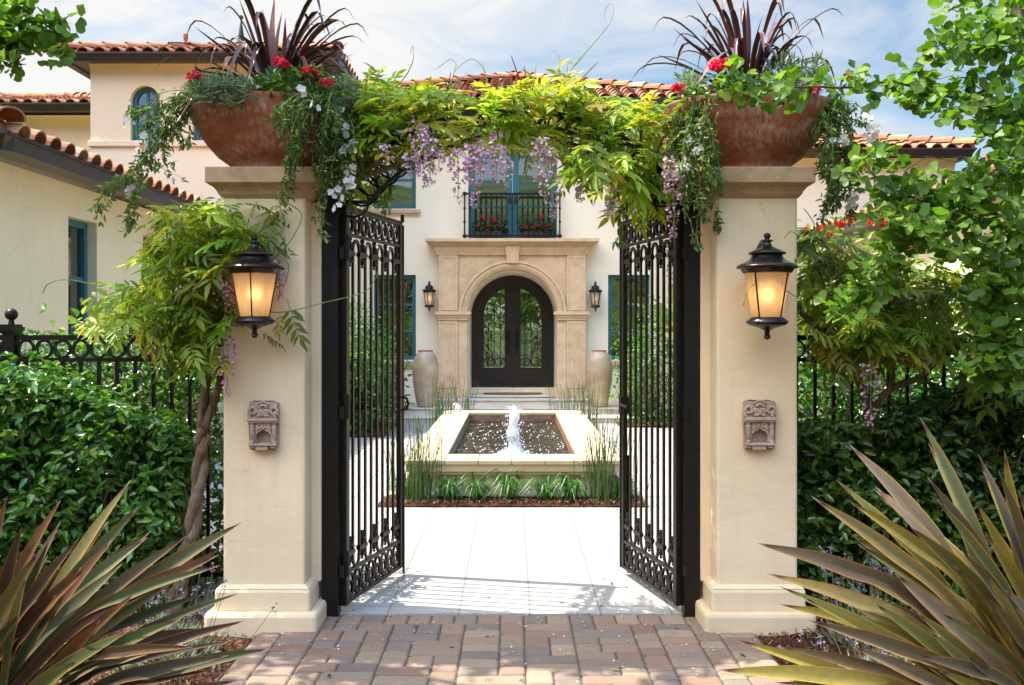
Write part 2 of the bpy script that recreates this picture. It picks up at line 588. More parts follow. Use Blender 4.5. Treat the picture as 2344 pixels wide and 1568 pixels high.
M['door'] = m_plain('dark brown iron door', (.022, .014, .011), .45, .45, 0, .2, 30, .1)
M['white'] = m_plain('white enamel', (.75, .74, .7), .5)
M['jar'] = None
def m_bark():
    t = NT('grey brown bark')
    a = t.noise(14, 7, .7, t.coord((1, 1, .35)), 1.2)
    c = t.ramp(a, [(.3, (.07, .045, .03)), (.5, (.19, .135, .09)), (.72, (.34, .27, .20))])
    f = t.noise(60, 5, .7, t.coord((1, 1, .25)))
    hm_ = t.node('ShaderNodeMath', operation='ADD'); t.l.new(a, hm_.inputs[0]); t.l.new(f, hm_.inputs[1])
    return t.done(t.bsdf(c, .95, t.bump(hm_.outputs[0], 1.0, .02), .2))
M['bark'] = m_bark()
M['twig'] = m_plain('green brown twig', (.14, .13, .05), .7, .3, 0, .3)
M['vine_stem'] = m_plain('green vine stem', (.16, .22, .05), .6, .3, 0, .3)
M['leaf'] = m_leaf('leaf')
M['leaf_gloss'] = m_leaf('glossy leaf', .26, .22, .6, (1.1, 1.4, .45))
M['leaf_thin'] = m_leaf('thin young leaf', .52, .40, .4, (1.35, 1.3, .45))
M['leaf_ginkgo'] = m_leaf('ginkgo leaf', .42, .45, .35, (1.2, 1.45, .5))
M['petal'] = m_leaf('petal', .35, .6, .2, (1.1, .9, 1.0), .05)
M['blade'] = m_plain('flax blade', (.2, .2, .1), .55, .22, 0, .10, 40, .05, 0, True)
M['strap'] = m_plain('purple strap leaf', (.1, .05, .06), .36, .5, 0, .10, 40, .05, 0, True)
M['tile'] = m_plain('terracotta roof tile', (.4, .2, .1), .85, .25, 0, .18, 9, .3, 0, True)
M['paver'] = None
def m_bowl():
    t = NT('weathered terracotta')
    v = t.coord((1, 1, 1))
    st = t.noise(1.0, 6, .7, t.coord((40, 40, 2.2)), .2)        # chalky vertical runs
    bl = t.noise(3.2, 4, .6, t.coord((1, 1, 3.5)))
    c = t.ramp(t.noise(5, 5, .6, v), [(.3, (.20, .050, .020)), (.7, (.30, .085, .032))])
    mask = t.node('ShaderNodeMath', operation='MULTIPLY')
    t.l.new(t.ramp(st, [(.40, 0), (.58, 1)]), mask.inputs[0]); t.l.new(t.ramp(bl, [(.38, 0), (.58, .58)]), mask.inputs[1])
    c = t.mix(c, (.52, .36, .28), mask.outputs[0])
    c = t.mix(c, (.10, .03, .015), t.ramp(t.noise(2.2, 4, .6, t.coord((1, 1, 6))), [(.55, 0), (.72, .45)]))
    return t.done(t.bsdf(c, .72, t.bump(t.noise(60, 4, .6, v), .1, .003), .35))


def m_jar():
    t = NT('glazed urn')
    v = t.coord((1, 1, 1))
    c = t.ramp(t.noise(2.2, 4, .5, t.coord((1, 1, 2.2))), [(.35, (.37, .265, .175)), (.65, (.52, .39, .26))])
    c = t.mix(c, (.33, .23, .17), t.ramp(t.noise(90, 3, .7, v), [(.5, 0), (.7, .5)]))
    return t.done(t.bsdf(c, .24, t.bump(t.noise(30, 3, .5, v), .12, .004), .5))


def m_paver():
    t = NT('tumbled concrete paver')
    v = t.coord((1, 1, 1))
    a = t.attr()
    c = t.mix(a, (.27, .185, .13), t.ramp(t.noise(7, 5, .6, v), [(.4, 0), (.7, .5)]))
    c = t.mix(c, t.mix(c, (.45, .42, .40), 1.0, 'MULTIPLY'), t.ramp(t.noise(230, 3, .7, v), [(.48, 0), (.70, .8)]))
    return t.done(t.bsdf(c, .92, t.bump(t.noise(150, 4, .7, v), .5, .004), .2))


def m_travertine():
    t = NT('travertine paving')
    g = t.node('ShaderNodeNewGeometry')
    mpn = t.node('ShaderNodeMapping')
    mpn.inputs['Location'].default_value = (-.0932, -5.565, 0)
    t.l.new(g.outputs['Position'], mpn.inputs['Vector'])
    b = t.node('ShaderNodeTexBrick', offset=0.0, squash=1.0)
    for k, val in (('Scale', 1.0), ('Mortar Size', .0060), ('Mortar Smooth', .2), ('Brick Width', .411), ('Row Height', .403), ('Bias', 0.0)):
        b.inputs[k].default_value = val
    b.inputs['Color1'].default_value = (.345, .322, .292, 1); b.inputs['Color2'].default_value = (.385, .362, .332, 1)
    b.inputs['Mortar'].default_value = (.20, .18, .155, 1)
    t.l.new(mpn.outputs['Vector'], b.inputs['Vector'])
    w = t.noise(3.5, 7, .65, t.coord((1, 3.0, 1)), .8)
    c = t.mix(b.outputs['Color'], (.27, .24, .21), t.ramp(w, [(.48, 0), (.78, .55)]))
    c = t.mix(c, (.25, .21, .18), t.ramp(t.noise(38, 5, .7, t.coord((1, 2.5, 1))), [(.62, 0), (.74, .30)]))
    return t.done(t.bsdf(c, .6, t.bump(b.outputs['Fac'], -.3, .003), .4))


def m_mulch():
    t = NT('red bark mulch')
    v = t.coord((1, 1, 1))
    c = t.ramp(t.noise(45, 6, .75, v, .6), [(.28, (.025, .010, .006)), (.50, (.115, .043, .022)), (.72, (.25, .115, .065))])
    return t.done(t.bsdf(c, .95, t.bump(t.noise(60, 6, .8, v), 1.0, .03), .15))


def m_ground():
    t = NT('garden soil and lawn')
    v = t.coord((1, 1, 1))
    c = t.ramp(t.noise(.8, 6, .7, v), [(.35, (.04, .05, .02)), (.65, (.07, .09, .03))])
    return t.done(t.bsdf(c, .95, t.bump(t.noise(20, 5, .7, v), .6, .05), .2))


def m_hill():
    t = NT('grassy hillside')
    v = t.coord((1, 1, 1))
    c = t.ramp(t.noise(.09, 8, .7, v), [(.38, (.022, .036, .010)), (.52, (.05, .07, .018)), (.68, (.09, .10, .03))])
    return t.done(t.bsdf(c, .95, None, .1))


def m_water():
    t = NT('pool water')
    v = t.coord((1, 1, 1))
    h = t.noise(11, 5, .62, t.coord((1, .8, 1)), .9)
    o = t.node('ShaderNodeBsdfPrincipled')
    c = t.ramp(t.noise(4, 4, .6, v), [(.35, (.008, .006, .003)), (.6, (.026, .020, .009)), (.8, (.05, .04, .016))])
    t.l.new(c, o.inputs['Base Color'])
    o.inputs['Roughness'].default_value = .06
    o.inputs['Specular IOR Level'].default_value = .5
    t.l.new(t.bump(h, .55, .05), o.inputs['Normal'])
    return t.done(o.outputs['BSDF'])


def m_foam(name='aerated water', alpha=.0):
    t = NT(name)
    p = t.bsdf((.92, .94, .96), .25, t.bump(t.noise(60, 4, .7, t.coord()), .5, .01), .6)
    tr = t.node('ShaderNodeBsdfTranslucent'); tr.inputs['Color'].default_value = (.93, .95, .98, 1)
    s = t.mixs(p, tr.outputs[0], .35)
    if alpha:
        tp = t.node('ShaderNodeBsdfTransparent')
        s = t.mixs(s, tp.outputs[0], t.ramp(t.noise(38, 5, .7, t.coord((1, 1, .45)), .8), [(.50, 0), (.66, alpha)]))
    return t.done(s)


def m_glass(name, dark, refl=.33, clear=0.0, wob=.02):
    t = NT(name)
    v = t.coord((1, 1, 1))
    c = t.ramp(t.noise(1.6, 3, .5, t.coord((2.5, 2.5, .4))), [(.4, dark), (.65, [d * 2.2 for d in dark])])
    d = t.node('ShaderNodeBsdfDiffuse'); t.l.new(c, d.inputs['Color'])
    base = d.outputs[0]
    if clear:
        tp = t.node('ShaderNodeBsdfTransparent'); tp.inputs['Color'].default_value = (.8, .8, .72, 1)
        base = t.mixs(base, tp.outputs[0], clear)
    g = t.node('ShaderNodeBsdfGlossy'); g.inputs['Roughness'].default_value = .015
    g.inputs['Color'].default_value = (.86, .92, .95, 1)
    t.l.new(t.bump(t.noise(1.6, 2, .5, v), wob, .05), g.inputs['Normal'])
    return t.done(t.mixs(base, g.outputs[0], refl))


def m_lampglass(name, col, tr_w=.6):
    t = NT(name)
    v = t.coord((1, 1, 1))
    weave = t.noise(120, 3, .8, t.coord((1, 1, .25)))
    weave2 = t.noise(120, 3, .8, t.coord((.25, .25, 1)))
    c = t.mix(t.ramp(weave, [(.35, [x * .82 for x in col]), (.7, col)]), (.8, .75, .66), t.ramp(weave2, [(.45, 0), (.8, .25)]))
    d = t.bsdf(c, .35, None, .4)
    tr = t.node('ShaderNodeBsdfTranslucent'); t.l.new(c, tr.inputs['Color'])
    s = t.mixs(d, tr.outputs[0], tr_w)
    rf = t.node('ShaderNodeBsdfRefraction', Roughness=.85, IOR=1.5); t.l.new(c, rf.inputs['Color'])
    return t.done(t.mixs(s, rf.outputs[0], .24))


M['bowl'] = m_bowl(); M['jar'] = m_jar(); M['paver'] = m_paver(); M['travertine'] = m_travertine(); M['mulch'] = m_mulch()
M['ground'] = m_ground(); M['hill'] = m_hill(); M['water'] = m_water(); M['foam'] = m_foam(); M['jet'] = m_foam('jet water', .8)
M['glass'] = m_glass('window glass', (.012, .014, .010), .34)
M['glass_low'] = m_glass('garden window glass', (.020, .020, .012), .30)
M['glass_door'] = m_glass('door glass', (.01, .01, .008), .26, .55, .01)
M['lamp_glass'] = m_lampglass('amber lamp glass', (.74, .53, .31), .62)
M['lamp_glass_pale'] = m_lampglass('pale lamp glass', (.85, .74, .62), .6)
M['terracotta_rim'] = m_plain('terracotta rim', (.40, .15, .07), .8, .3)
M['mat'] = m_plain('woven doormat', (.26, .14, .06), .95, .1, 0, .3, 60, .4)
M['band_tile'] = m_plain('brown pool tile', (.16, .075, .05), .5, .4, 0, .45, 30, .2)
M['petal_fall'] = m_plain('fallen petals', (.5, .4, .4), .8, .2, 0, .1, 30, .05, 0, True)


def emit(name, col, st):
    t = NT(name)
    e = t.node('ShaderNodeEmission', Strength=st); e.inputs['Color'].default_value = (*col, 1)
    return t.done(e.outputs[0])


M['bulb'] = emit('glowing bulb', (1.0, .66, .28), 3.6)
M['bulb_dim'] = emit('dim bulb', (1.0, .66, .34), .9)

# ================================================================== SETTING
def struct(name, mb, mat, **kw):
    o = mb.build(name, mat, **kw)
    return tag(o, kind='structure')


def grid_sheet(mb, x0, x1, y0, y1, nx, ny, hf):
    ids = [[mb.vert((x0 + (x1 - x0) * i / nx, y0 + (y1 - y0) * j / ny, hf(x0 + (x1 - x0) * i / nx, y0 + (y1 - y0) * j / ny))) for i in range(nx + 1)] for j in range(ny + 1)]
    for j in range(ny):
        for i in range(nx):
            mb.f.append([ids[j][i], ids[j][i + 1], ids[j + 1][i + 1], ids[j + 1][i]])


b = MB(); b.box(-600, 600, -600, 600, -1.0, -.045); struct('ground', b, M['ground'])

b = MB()
def hill_h(x, y):
    d = max(0.0, (-y - 60) / 120.0)
    return -.5 + 36 * (1 - math.exp(-d * 1.6)) * (1.0 + .25 * math.sin(x * .02 + 1.3) - x * .0022) + 2.0 * math.sin(x * .09) * min(d, 1) + 1.2 * math.sin(x * .23 + y * .1) * min(d, 1)
grid_sheet(b, -320, 320, -300, -60, 64, 24, hill_h)
struct('hillside', b, M['hill'], smooth=True)

# courtyard paving
b = MB(); b.box(-3.6, 3.9, 5.418, 16.2, -.04, 0.0); struct('courtyard_paving', b, M['travertine'])

# paver path: every paver its own rounded block in one surface
PAL = [(.35, .25, .175), (.33, .225, .155), (.33, .20, .145), (.33, .21, .15), (.24, .185, .155), (.27, .21, .17), (.38, .28, .19), (.31, .23, .17), (.35, .25, .175)]


def paver(mb, x0, x1, y0, y1):
    g = .0022
    x0 += g; x1 -= g; y0 += g; y1 -= g
    h = random.uniform(-.003, .003)
    tx, ty = random.uniform(-.018, .018), random.uniform(-.018, .018)
    c = random.choice(PAL); k = random.uniform(.70, .98)
    mb.col = tuple(v * k for v in c)
    rows = []
    for ins, z in ((0, -.03), (0, -.012), (.004, -.005), (.011, -.001), (.022, 0)):
        ring = []
        for sx, sy in ((0, 0), (1, 0), (1, 1), (0, 1)):
            X = (x0 + ins) if sx == 0 else (x1 - ins); Y = (y0 + ins) if sy == 0 else (y1 - ins)
            # clipped corners
            rc = .010
            if sx == sy: pts = [(X, Y + (rc if sy == 0 else -rc)), (X + (rc if sx == 0 else -rc), Y)]
            else: pts = [(X + (rc if sx == 0 else -rc), Y), (X, Y + (rc if sy == 0 else -rc))]
            for (px, py) in pts:
                ring.append(mb.vert((px, py, z + h + (px - (x0 + x1) / 2) * tx + (py - (y0 + y1) / 2) * ty)))
        rows.append(ring)
    for a, q in zip(rows, rows[1:]):
        for k2 in range(8): mb.f.append([a[k2], a[(k2 + 1) % 8], q[(k2 + 1) % 8], q[k2]])
    mb.f.append(rows[-1])


b = MB()
px0, px1, py1 = -1.385, 1.305, 5.41
x = px0 - .2
ROW = .165
# soldier course at the travertine edge
x = px0
while x < px1 - .03:
    w = random.choice((.131, .131, .131, .128)); x2 = min(x + w, px1)
    paver(b, x, x2, py1 - ROW, py1); x = x2
cx_, cy_ = .0658, .0555
NX, NY = int(round((px1 - px0) / cx_)) , 46
cx_ = (px1 - px0) / NX
occ = [[False] * NX for _ in range(NY)]
for j in range(NY):
    for i in range(NX):
        if occ[j][i]: continue
        free = 0
        while i + free < NX and not occ[j][i + free]: free += 1
        opts = [(2, 3), (2, 2), (3, 2), (2, 3), (4, 2)] if free >= 4 else ([(free, 2)] if free < 4 else [])
        if free == 3: opts = [(3, 2)]
        random.shuffle(opts)
        w, d = opts[0]
        if free - w == 1: w = free if free <= 4 else w + 1 if w + 1 != free - 1 else 2
        w = min(w, free)
        if j + d > NY: d = NY - j
        for jj in range(j, j + d):
            for ii in range(i, i + w): occ[jj][ii] = True
        yt = py1 - ROW - j * cy_
        paver(b, px0 + i * cx_, px0 + (i + w) * cx_, yt - d * cy_, yt)
b.col = None
struct('paver_path', b, M['paver'], smooth=False)
b = MB(); b.box(px0 - .004, px1 + .004, -4, 5.414, -.044, -.011); struct('joint_sand', b, m_plain('dark joint sand', (.12, .095, .07), .95, .1, 0, .3, 60, .4))
b = MB(); b.box(px0, px1, -12, py1 - ROW - NY * cy_ - .01, -.043, -.002); struct('far_path', b, M['paver'])

# planting beds
def bed(x, y): return -.02 + .035 * math.sin(x * 3.1 + y) * math.sin(y * 2.3) + .03 * min(1, max(0, abs(x + .04) - 1.4))
for nm, xa, xb in (('mulch_bed', -9, px0 - .002), ('mulch_bed', px1 + .002, 9)):
    b = MB(); grid_sheet(b, xa, xb, -4, 6.6, 60, 84, lambda x, y: bed(x, y) + rng.uniform(-.008, .008))
    struct(nm, b, M['mulch'])
b = MB(); grid_sheet(b, -1.26, 1.24, 8.62, 9.12, 60, 14, lambda x, y: .012 + .03 * min(1, min(abs(x + 1.26), abs(1.24 - x), y - 8.62) * 6) + rng.uniform(-.006, .006))
struct('fountain_bed', b, M['mulch'])
b = MB(); grid_sheet(b, -1.16, 1.14, 9.13, 14.9, 30, 80, lambda x, y: .02 + rng.uniform(-.006, .006))
struct('fountain_bed', b, M['mulch'])
for nm, xa, xb in (('courtyard_bed', -3.6, -1.95), ('courtyard_bed', 1.75, 3.9)):
    b = MB(); grid_sheet(b, xa, xb, 15.5 if xa > 0 else 14.1, 16.15, 20, 40, lambda x, y: .02 + rng.uniform(0, .02))
    struct(nm, b, M['mulch'])

# loose bark chips: nobody could count them
cl = Cloud()
for xa, xb, ya, yb, n, zf in ((-2.9, px0 + .02, 3.3, 5.5, 5200, bed), (px1 - .02, 2.6, 3.3, 5.5, 5200, bed), (-1.24, 1.22, 8.63, 9.02, 2200, lambda x, y: .03)):
    p = np.c_[rng.uniform(xa, xb, n), rng.uniform(ya, yb, n), np.zeros(n)]
    p[:, 2] = [zf(q[0], q[1]) + .008 + rng.uniform(0, .012) for q in p]
    d = rdir(n, -.25, .35)
    cl.add(T_CHIP, p, d, rdir(n, .3, 1), rng.uniform(.012, .042, n), rcol(n, [(.20, .085, .045), (.12, .045, .025), (.28, .14, .08), (.06, .025, .015), (.36, .24, .16)], .25))
o = cl.build('bark_chips', M['tile'], smooth=False)
tag(o, 'loose red brown bark chips spread over the planting beds', 'mulch', kind='stuff')

# fallen petals and leaves on the paving
cl = Cloud()
n = 330
p = np.c_[rng.uniform(-1.3, 1.25, n), 5.4 - np.abs(rng.normal(0, .42, n)), np.full(n, .004)]
p[:60, 1] = 5.405 + rng.normal(0, .012, 60)
p[60:110, 1] = rng.uniform(5.42, 5.95, 50); p[60:110, 0] = rng.uniform(.1, 1.0, 50)
cl.add(T_PETAL, p, rdir(n, 0, .3), np.c_[rng.normal(0, .3, (n, 2)), np.ones(n)], rng.uniform(.008, .018, n), rcol(n, [(.6, .45, .52), (.62, .56, .50), (.34, .2, .1), (.45, .35, .3)], .2))
n = 26
p = np.c_[rng.uniform(-1.3, 1.25, n), rng.uniform(4.3, 6.2, n), np.full(n, .006)]
cl.add(T_LEAF, p, rdir(n, 0, .15), np.c_[rng.normal(0, .3, (n, 2)), np.ones(n)], rng.uniform(.025, .05, n), rcol(n, [(.16, .07, .03), (.09, .14, .03), (.2, .2, .06)], .2))
o = cl.build('fallen_petals', M['petal_fall'])
tag(o, 'pale wisteria petals and small leaves scattered over the paving', 'petals', kind='stuff')
# ================================================================== BUILDINGS
def face_map(o, ux, uz, din):
    """Wall coordinates (u along, z up, d into the wall) -> place."""
    o, ux, uz, din = Vector(o), Vector(ux), Vector(uz), Vector(din)
    return lambda u, z, d=0.0: o + ux * u + uz * z + din * d


def mbox(mb, mp, u0, u1, z0, z1, d0, d1):
    mb.hexa([mp(u0, z0, d0), mp(u1, z0, d0), mp(u1, z0, d1), mp(u0, z0, d1), mp(u0, z1, d0), mp(u1, z1, d0), mp(u1, z1, d1), mp(u0, z1, d1)])


def wall(mb, mp, u0, u1, z0, z1, holes, depth=.22):
    """Wall face with openings (u0,u1,z0,z1[,arch]) and their reveals."""
    us = sorted({u0, u1, *[h[0] for h in holes], *[h[1] for h in holes]})
    zs = sorted({z0, z1, *[h[2] for h in holes], *[h[3] for h in holes]})
    for a, bb in zip(us, us[1:]):
        for c, d in zip(zs, zs[1:]):
            m_u, m_z = (a + bb) / 2, (c + d) / 2
            if any(h[0] < m_u < h[1] and h[2] < m_z < h[3] for h in holes): continue
            mb.face([mp(a, c), mp(bb, c), mp(bb, d), mp(a, d)])
    for h in holes:
        a, bb, c, d = h[:4]
        dp = h[5] if len(h) > 5 else depth
        r = (bb - a) / 2; arch = len(h) > 4 and h[4]
        zt = d - r if arch else d
        mb.face([mp(a, c), mp(a, zt), mp(a, zt, dp), mp(a, c, dp)])
        mb.face([mp(bb, zt), mp(bb, c), mp(bb, c, dp), mp(bb, zt, dp)])
        mb.face([mp(a, c, dp), mp(bb, c, dp), mp(bb, c), mp(a, c)])
        if not arch:
            mb.face([mp(a, d), mp(bb, d), mp(bb, d, dp), mp(a, d, dp)])
        else:
            um = (a + bb) / 2; N = 28
            pts = [(um - r * math.cos(PI * k / N), zt + r * math.sin(PI * k / N)) for k in range(N + 1)]
            for p, q in zip(pts, pts[1:]):
                mb.face([mp(*p), mp(*q), mp(q[0], d), mp(p[0], d)])
                mb.face([mp(p[0], p[1], dp), mp(q[0], q[1], dp), mp(*q), mp(*p)])


def window(parent, mp, u0, u1, z0, z1, d, hs=(), vs=(), fw=.10, glass='glass', arch=False, mw=.045, mat='teal', name='window', back=None):
    """A framed window: window (frame) > pane, sill set in at depth d."""
    mb = MB()
    if not arch:
        mbox(mb, mp, u0, u0 + fw, z0, z1, d, d + .07); mbox(mb, mp, u1 - fw, u1, z0, z1, d, d + .07)
        mbox(mb, mp, u0 + fw, u1 - fw, z0, z0 + fw, d, d + .07); mbox(mb, mp, u0 + fw, u1 - fw, z1 - fw, z1, d, d + .07)
    else:
        r = (u1 - u0) / 2; um = (u0 + u1) / 2; zc = z1 - r
        path = [(u0 + fw / 2, z0)] + [(um - (r - fw / 2) * math.cos(PI * k / 20), zc + (r - fw / 2) * math.sin(PI * k / 20)) for k in range(21)] + [(u1 - fw / 2, z0)]
        nrm = mp(0, 0, 1) - mp(0, 0, 0)
        mb.sweep([mp(p[0], p[1], d + .035) for p in path], fw, .07, nrm)
        mbox(mb, mp, u0 + fw, u1 - fw, z0, z0 + fw, d, d + .07)
    for h in hs: mbox(mb, mp, u0 + fw, u1 - fw, h - mw / 2, h + mw / 2, d + .012, d + .06)
    zt = z1 - fw if not arch else z1 - fw * .8
    for v in vs: mbox(mb, mp, v - mw / 2, v + mw / 2, z0 + fw, zt, d + .014, d + .058)
    fo = mb.build(name, M[mat], parent)
    g = MB(); g.face([mp(u0 + .02, z0 + .02, d + .04), mp(u1 - .02, z0 + .02, d + .04)] + ([mp(u1 - .02, z1 - .02, d + .04), mp(u0 + .02, z1 - .02, d + .04)] if not arch else
           [mp(um + (r - .02) * math.cos(PI * k / 16), zc + (r - .02) * math.sin(PI * k / 16), d + .04) for k in range(17)]))
    go = g.build('pane', M[glass], fo)
    return fo


ROOFPAL = [(.42, .17, .085), (.50, .235, .125), (.36, .135, .07), (.46, .20, .11), (.55, .31, .19), (.40, .19, .12), (.48, .22, .10)]


def tile_run(mb, p, up, side, nrm, S, r0=.105, step=.37, lift=.0, mute=1.0):
    """One column of overlapping barrel tiles from p up the slope for length S."""
    s = -.04; NA = 7
    while s < S - .05:
        e = min(s + step + .06, S + .02)
        c = random.choice(ROOFPAL); k = random.uniform(.85, 1.2) * mute
        mb.col = tuple(v * k for v in c)
        jl = random.uniform(-.006, .006)
        rows = []
        for q, r, h in ((s, r0, .034), (s, r0 - .017, .034), (e, r0 * .86, .004)):
            rows.append([mb.vert(p + up * q + side * (math.cos(PI * a / NA) * r + jl) + nrm * (math.sin(PI * a / NA) * r * .92 + h + lift)) for a in range(NA + 1)])
        for a in range(NA):
            mb.f.append([rows[0][a], rows[0][a + 1], rows[2][a + 1], rows[2][a]])
            mb.f.append([rows[1][a + 1], rows[1][a], rows[0][a], rows[0][a + 1]])
        s += step


def slope(mb, A, B, up, S, mute=1.0, pitch=.265, under=True):
    """Barrel-tiled slope above the eave A-B; S(t) gives its length at fraction t."""
    A, B, up = Vector(A), Vector(B), Vector(up).normalized()
    L = (B - A).length; side = (B - A) / L; nrm = side.cross(up).normalized()
    if nrm.z < 0: nrm = -nrm
    n = max(1, int(round(L / pitch)))
    for i in range(n):
        t = (i + .5) / n
        tile_run(mb, A + side * (L * t), up, side, nrm, S(t), .105 * L / n / pitch * 1.02, mute=mute)
    mb.col = (.22, .09, .05)
    m = 16
    for k in range(m):
        t0, t1 = k / m, (k + 1) / m
        mb.face([A + side * (L * t0), A + side * (L * t1), A + side * (L * t1) + up * S(t1), A + side * (L * t0) + up * S(t0)])
    mb.col = None


def ridge(mb, A, B, r=.12):
    A, B = Vector(A), Vector(B)
    up = (B - A).normalized(); side = up.cross(Vector((0, 0, 1))).normalized(); nrm = side.cross(up)
    if nrm.z < 0: nrm = -nrm
    tile_run(mb, A, up, side, nrm, (B - A).length, r, .40, .06)
    mb.col = None


def hip_roof(parent, x0, x1, y0, y1, z, pitch_deg, mute=1.0):
    """Hip roof over the eave rectangle; long axis across x."""
    k = math.tan(R(pitch_deg)); w, d = x1 - x0, y1 - y0
    h = min(w, d) / 2
    mb = MB()
    cz = math.cos(R(pitch_deg)); sz = math.sin(R(pitch_deg))
    def S_front(t): return min(t * w, (1 - t) * w, h) / cz
    def S_side(t): return min(t * d, (1 - t) * d, h) / cz
    slope(mb, (x0, y0, z), (x1, y0, z), (0, cz, sz), S_front, mute)
    slope(mb, (x1, y0, z), (x1, y1, z), (-cz, 0, sz), S_side, mute)
    slope(mb, (x0, y1, z), (x0, y0, z), (cz, 0, sz), S_side, mute)
    slope(mb, (x1, y1, z), (x0, y1, z), (0, -cz, sz), S_front, mute)
    top = z + h * k
    a = Vector((x0 + h, y0 + h, top)); bq = Vector((x1 - h, y1 - h, top))
    ridge(mb, (x0, y0, z + .02), a); ridge(mb, (x1, y0, z + .02), (bq.x, a.y, top)); ridge(mb, (x0, y1, z + .02), (a.x, bq.y, top)); ridge(mb, (x1, y1, z + .02), bq)
    if (bq - a).length > .3: ridge(mb, a, bq)
    return mb.build('roof', M['tile'], parent)


def gutter(parent, x0, x1, y0, y1, z, name='gutter', soff=.45, h=.13, only=None):
    """Box gutter round an eave rectangle with a dark soffit board behind it."""
    mb = MB()
    t = .13
    sides = {'f': (x0, x1, y0, y0 + t), 'b': (x0, x1, y1 - t, y1), 'l': (x0, x0 + t, y0 + t, y1 - t), 'r': (x1 - t, x1, y0 + t, y1 - t)}
    for k, (a, bb, c, d) in sides.items():
        if only and k not in only: continue
        # sloping face: narrower below
        if k == 'f': p = [(a + .06, c + .06), (bb - .06, c + .06), (bb, d), (a, d)]
        else: p = [(a, c), (bb, c), (bb, d), (a, d)]
        mb.hexa([(q[0], q[1], z - h) for q in p] + [(a, c, z - .02), (bb, c, z - .02), (bb, d, z - .02), (a, d, z - .02)])
        if k == 'f': mb.box(a - .012, bb + .012, c - .012, c + .02, z - .02, z + .012)
        elif k == 'l': mb.box(a - .012, a + .02, c - .1, d, z - .02, z + .012)
        elif k == 'r': mb.box(bb - .02, bb + .012, c - .1, d, z - .02, z + .012)
    mb.box(x0 + t - .01, x1 - t + .01, y0 + t - .01, y1 - t + .01, z - h + .02, z - h + .05)
    return mb.build(name, M['bronze'], parent)


villa = thing('villa', 'cream stucco two storey villa with tiled hip roofs behind the fountain court', 'house', (0, 18.1, 0))
YW = 18.1
mp = face_map((0, YW, 0), (1, 0, 0), (0, 0, 1), (0, 1, 0))
def U(x, Y=YW): return (x - CX) * Y / F
def Z(y, Y=YW): return EYE - (y - CY) * Y / F
zc_door = 1.88; rd = .848; xd = -.0225
holes = [(xd - rd, xd + rd, .317, zc_door + rd, True, 1.25),
         (U(1072), U(1275), Z(546), Z(285), False, .12),
         (U(854), U(952), Z(477.5), Z(275), False, .13), (U(1393), U(1490), Z(477.5), Z(275), False, .13),
         (U(855), U(952), Z(824), Z(629), False, .13), (U(1392), U(1488), Z(824), Z(629), False, .13)]
b = MB(); wall(b, mp, -3.30, 3.30, -.05, 5.80, holes)
b.build('wall', M['stucco_house'], villa)
b = MB()                                                     # side walls and back of the middle block
b.face([(3.3, YW, 0), (3.3, 25, 0), (3.3, 25, 5.8), (3.3, YW, 5.8)]); b.build('side_wall', M['stucco_house'], villa)
b = MB(); b.face([(-3.3, 25, 0), (-3.3, YW, 0), (-3.3, YW, 5.8), (-3.3, 25, 5.8)])
b.build('side_wall', M['stucco_house'], villa)
# entrance hall seen through the door glass, with a garden window at its back
b = MB(); hm = face_map((0, 24.4, 0), (1, 0, 0), (0, 0, 1), (0, 1, 0))
wall(b, hm, -2.2, 2.2, .42, 3.3, [(-1.0, .95, .5, 2.45), (-.9, .85, 2.55, 3.1)], .15)
b.face([(-2.2, 19.5, .42), (2.2, 19.5, .42), (2.2, 24.4, .42), (-2.2, 24.4, .42)])
b.face([(-2.2, 19.5, 3.3), (-2.2, 24.4, 3.3), (2.2, 24.4, 3.3), (2.2, 19.5, 3.3)])
b.face([(-2.2, 19.5, .42), (-2.2, 24.4, .42), (-2.2, 24.4, 3.3), (-2.2, 19.5, 3.3)]); b.face([(2.2, 24.4, .42), (2.2, 19.5, .42), (2.2, 19.5, 3.3), (2.2, 24.4, 3.3)])
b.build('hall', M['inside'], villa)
hip_roof(villa, -3.66, 3.66, 17.5, 25.2, 5.90, 20)
gutter(villa, -3.70, 3.70, 17.42, 25.3, 5.90)
# cove under the eaves
def cove(parent, x0, x1, y, z, h=.22, mat='stucco_trim', out=.16):
    mb = MB(); N = 6
    pr = [(out * (1 - math.cos(PI / 2 * k / N)), h * math.sin(PI / 2 * k / N)) for k in range(N + 1)]
    for (o0, h0), (o1, h1) in zip(pr, pr[1:]):
        mb.face([(x0, y - o0 - .004, z - h + h0), (x1, y - o0 - .004, z - h + h0), (x1, y - o1 - .004, z - h + h1), (x0, y - o1 - .004, z - h + h1)])
    return mb.build('eave_cove', M[mat], parent)
cove(villa, -3.3, 3.3, YW, 5.78)

for (xa, xb) in ((854, 952), (1393, 1490)):
    f = window(villa, mp, U(xa), U(xb), Z(477.5), Z(275), .09, [Z(410), Z(343)], (), .085)
    s = MB(); e = .09
    mbox(s, mp, U(xa) - e, U(xb) + e, Z(488), Z(480.5), -.075, .1); mbox(s, mp, U(xa) - e + .02, U(xb) + e - .02, Z(493), Z(488), -.05, .1)
    s.build('sill', M['sill'], f)
for (xa, xb) in ((855, 952), (1392, 1488)):
    f = window(villa, mp, U(xa), U(xb), Z(824), Z(629), .09, [Z(697), Z(758)], (), .075, 'glass_low')
    s = MB(); e = .12
    mbox(s, mp, U(xa) - e, U(xb) + e, Z(836), Z(826.5), -.085, .1); mbox(s, mp, U(xa) - e + .02, U(xb) + e - .02, Z(841), Z(836), -.06, .1)
    s.build('sill', M['sill'], f)

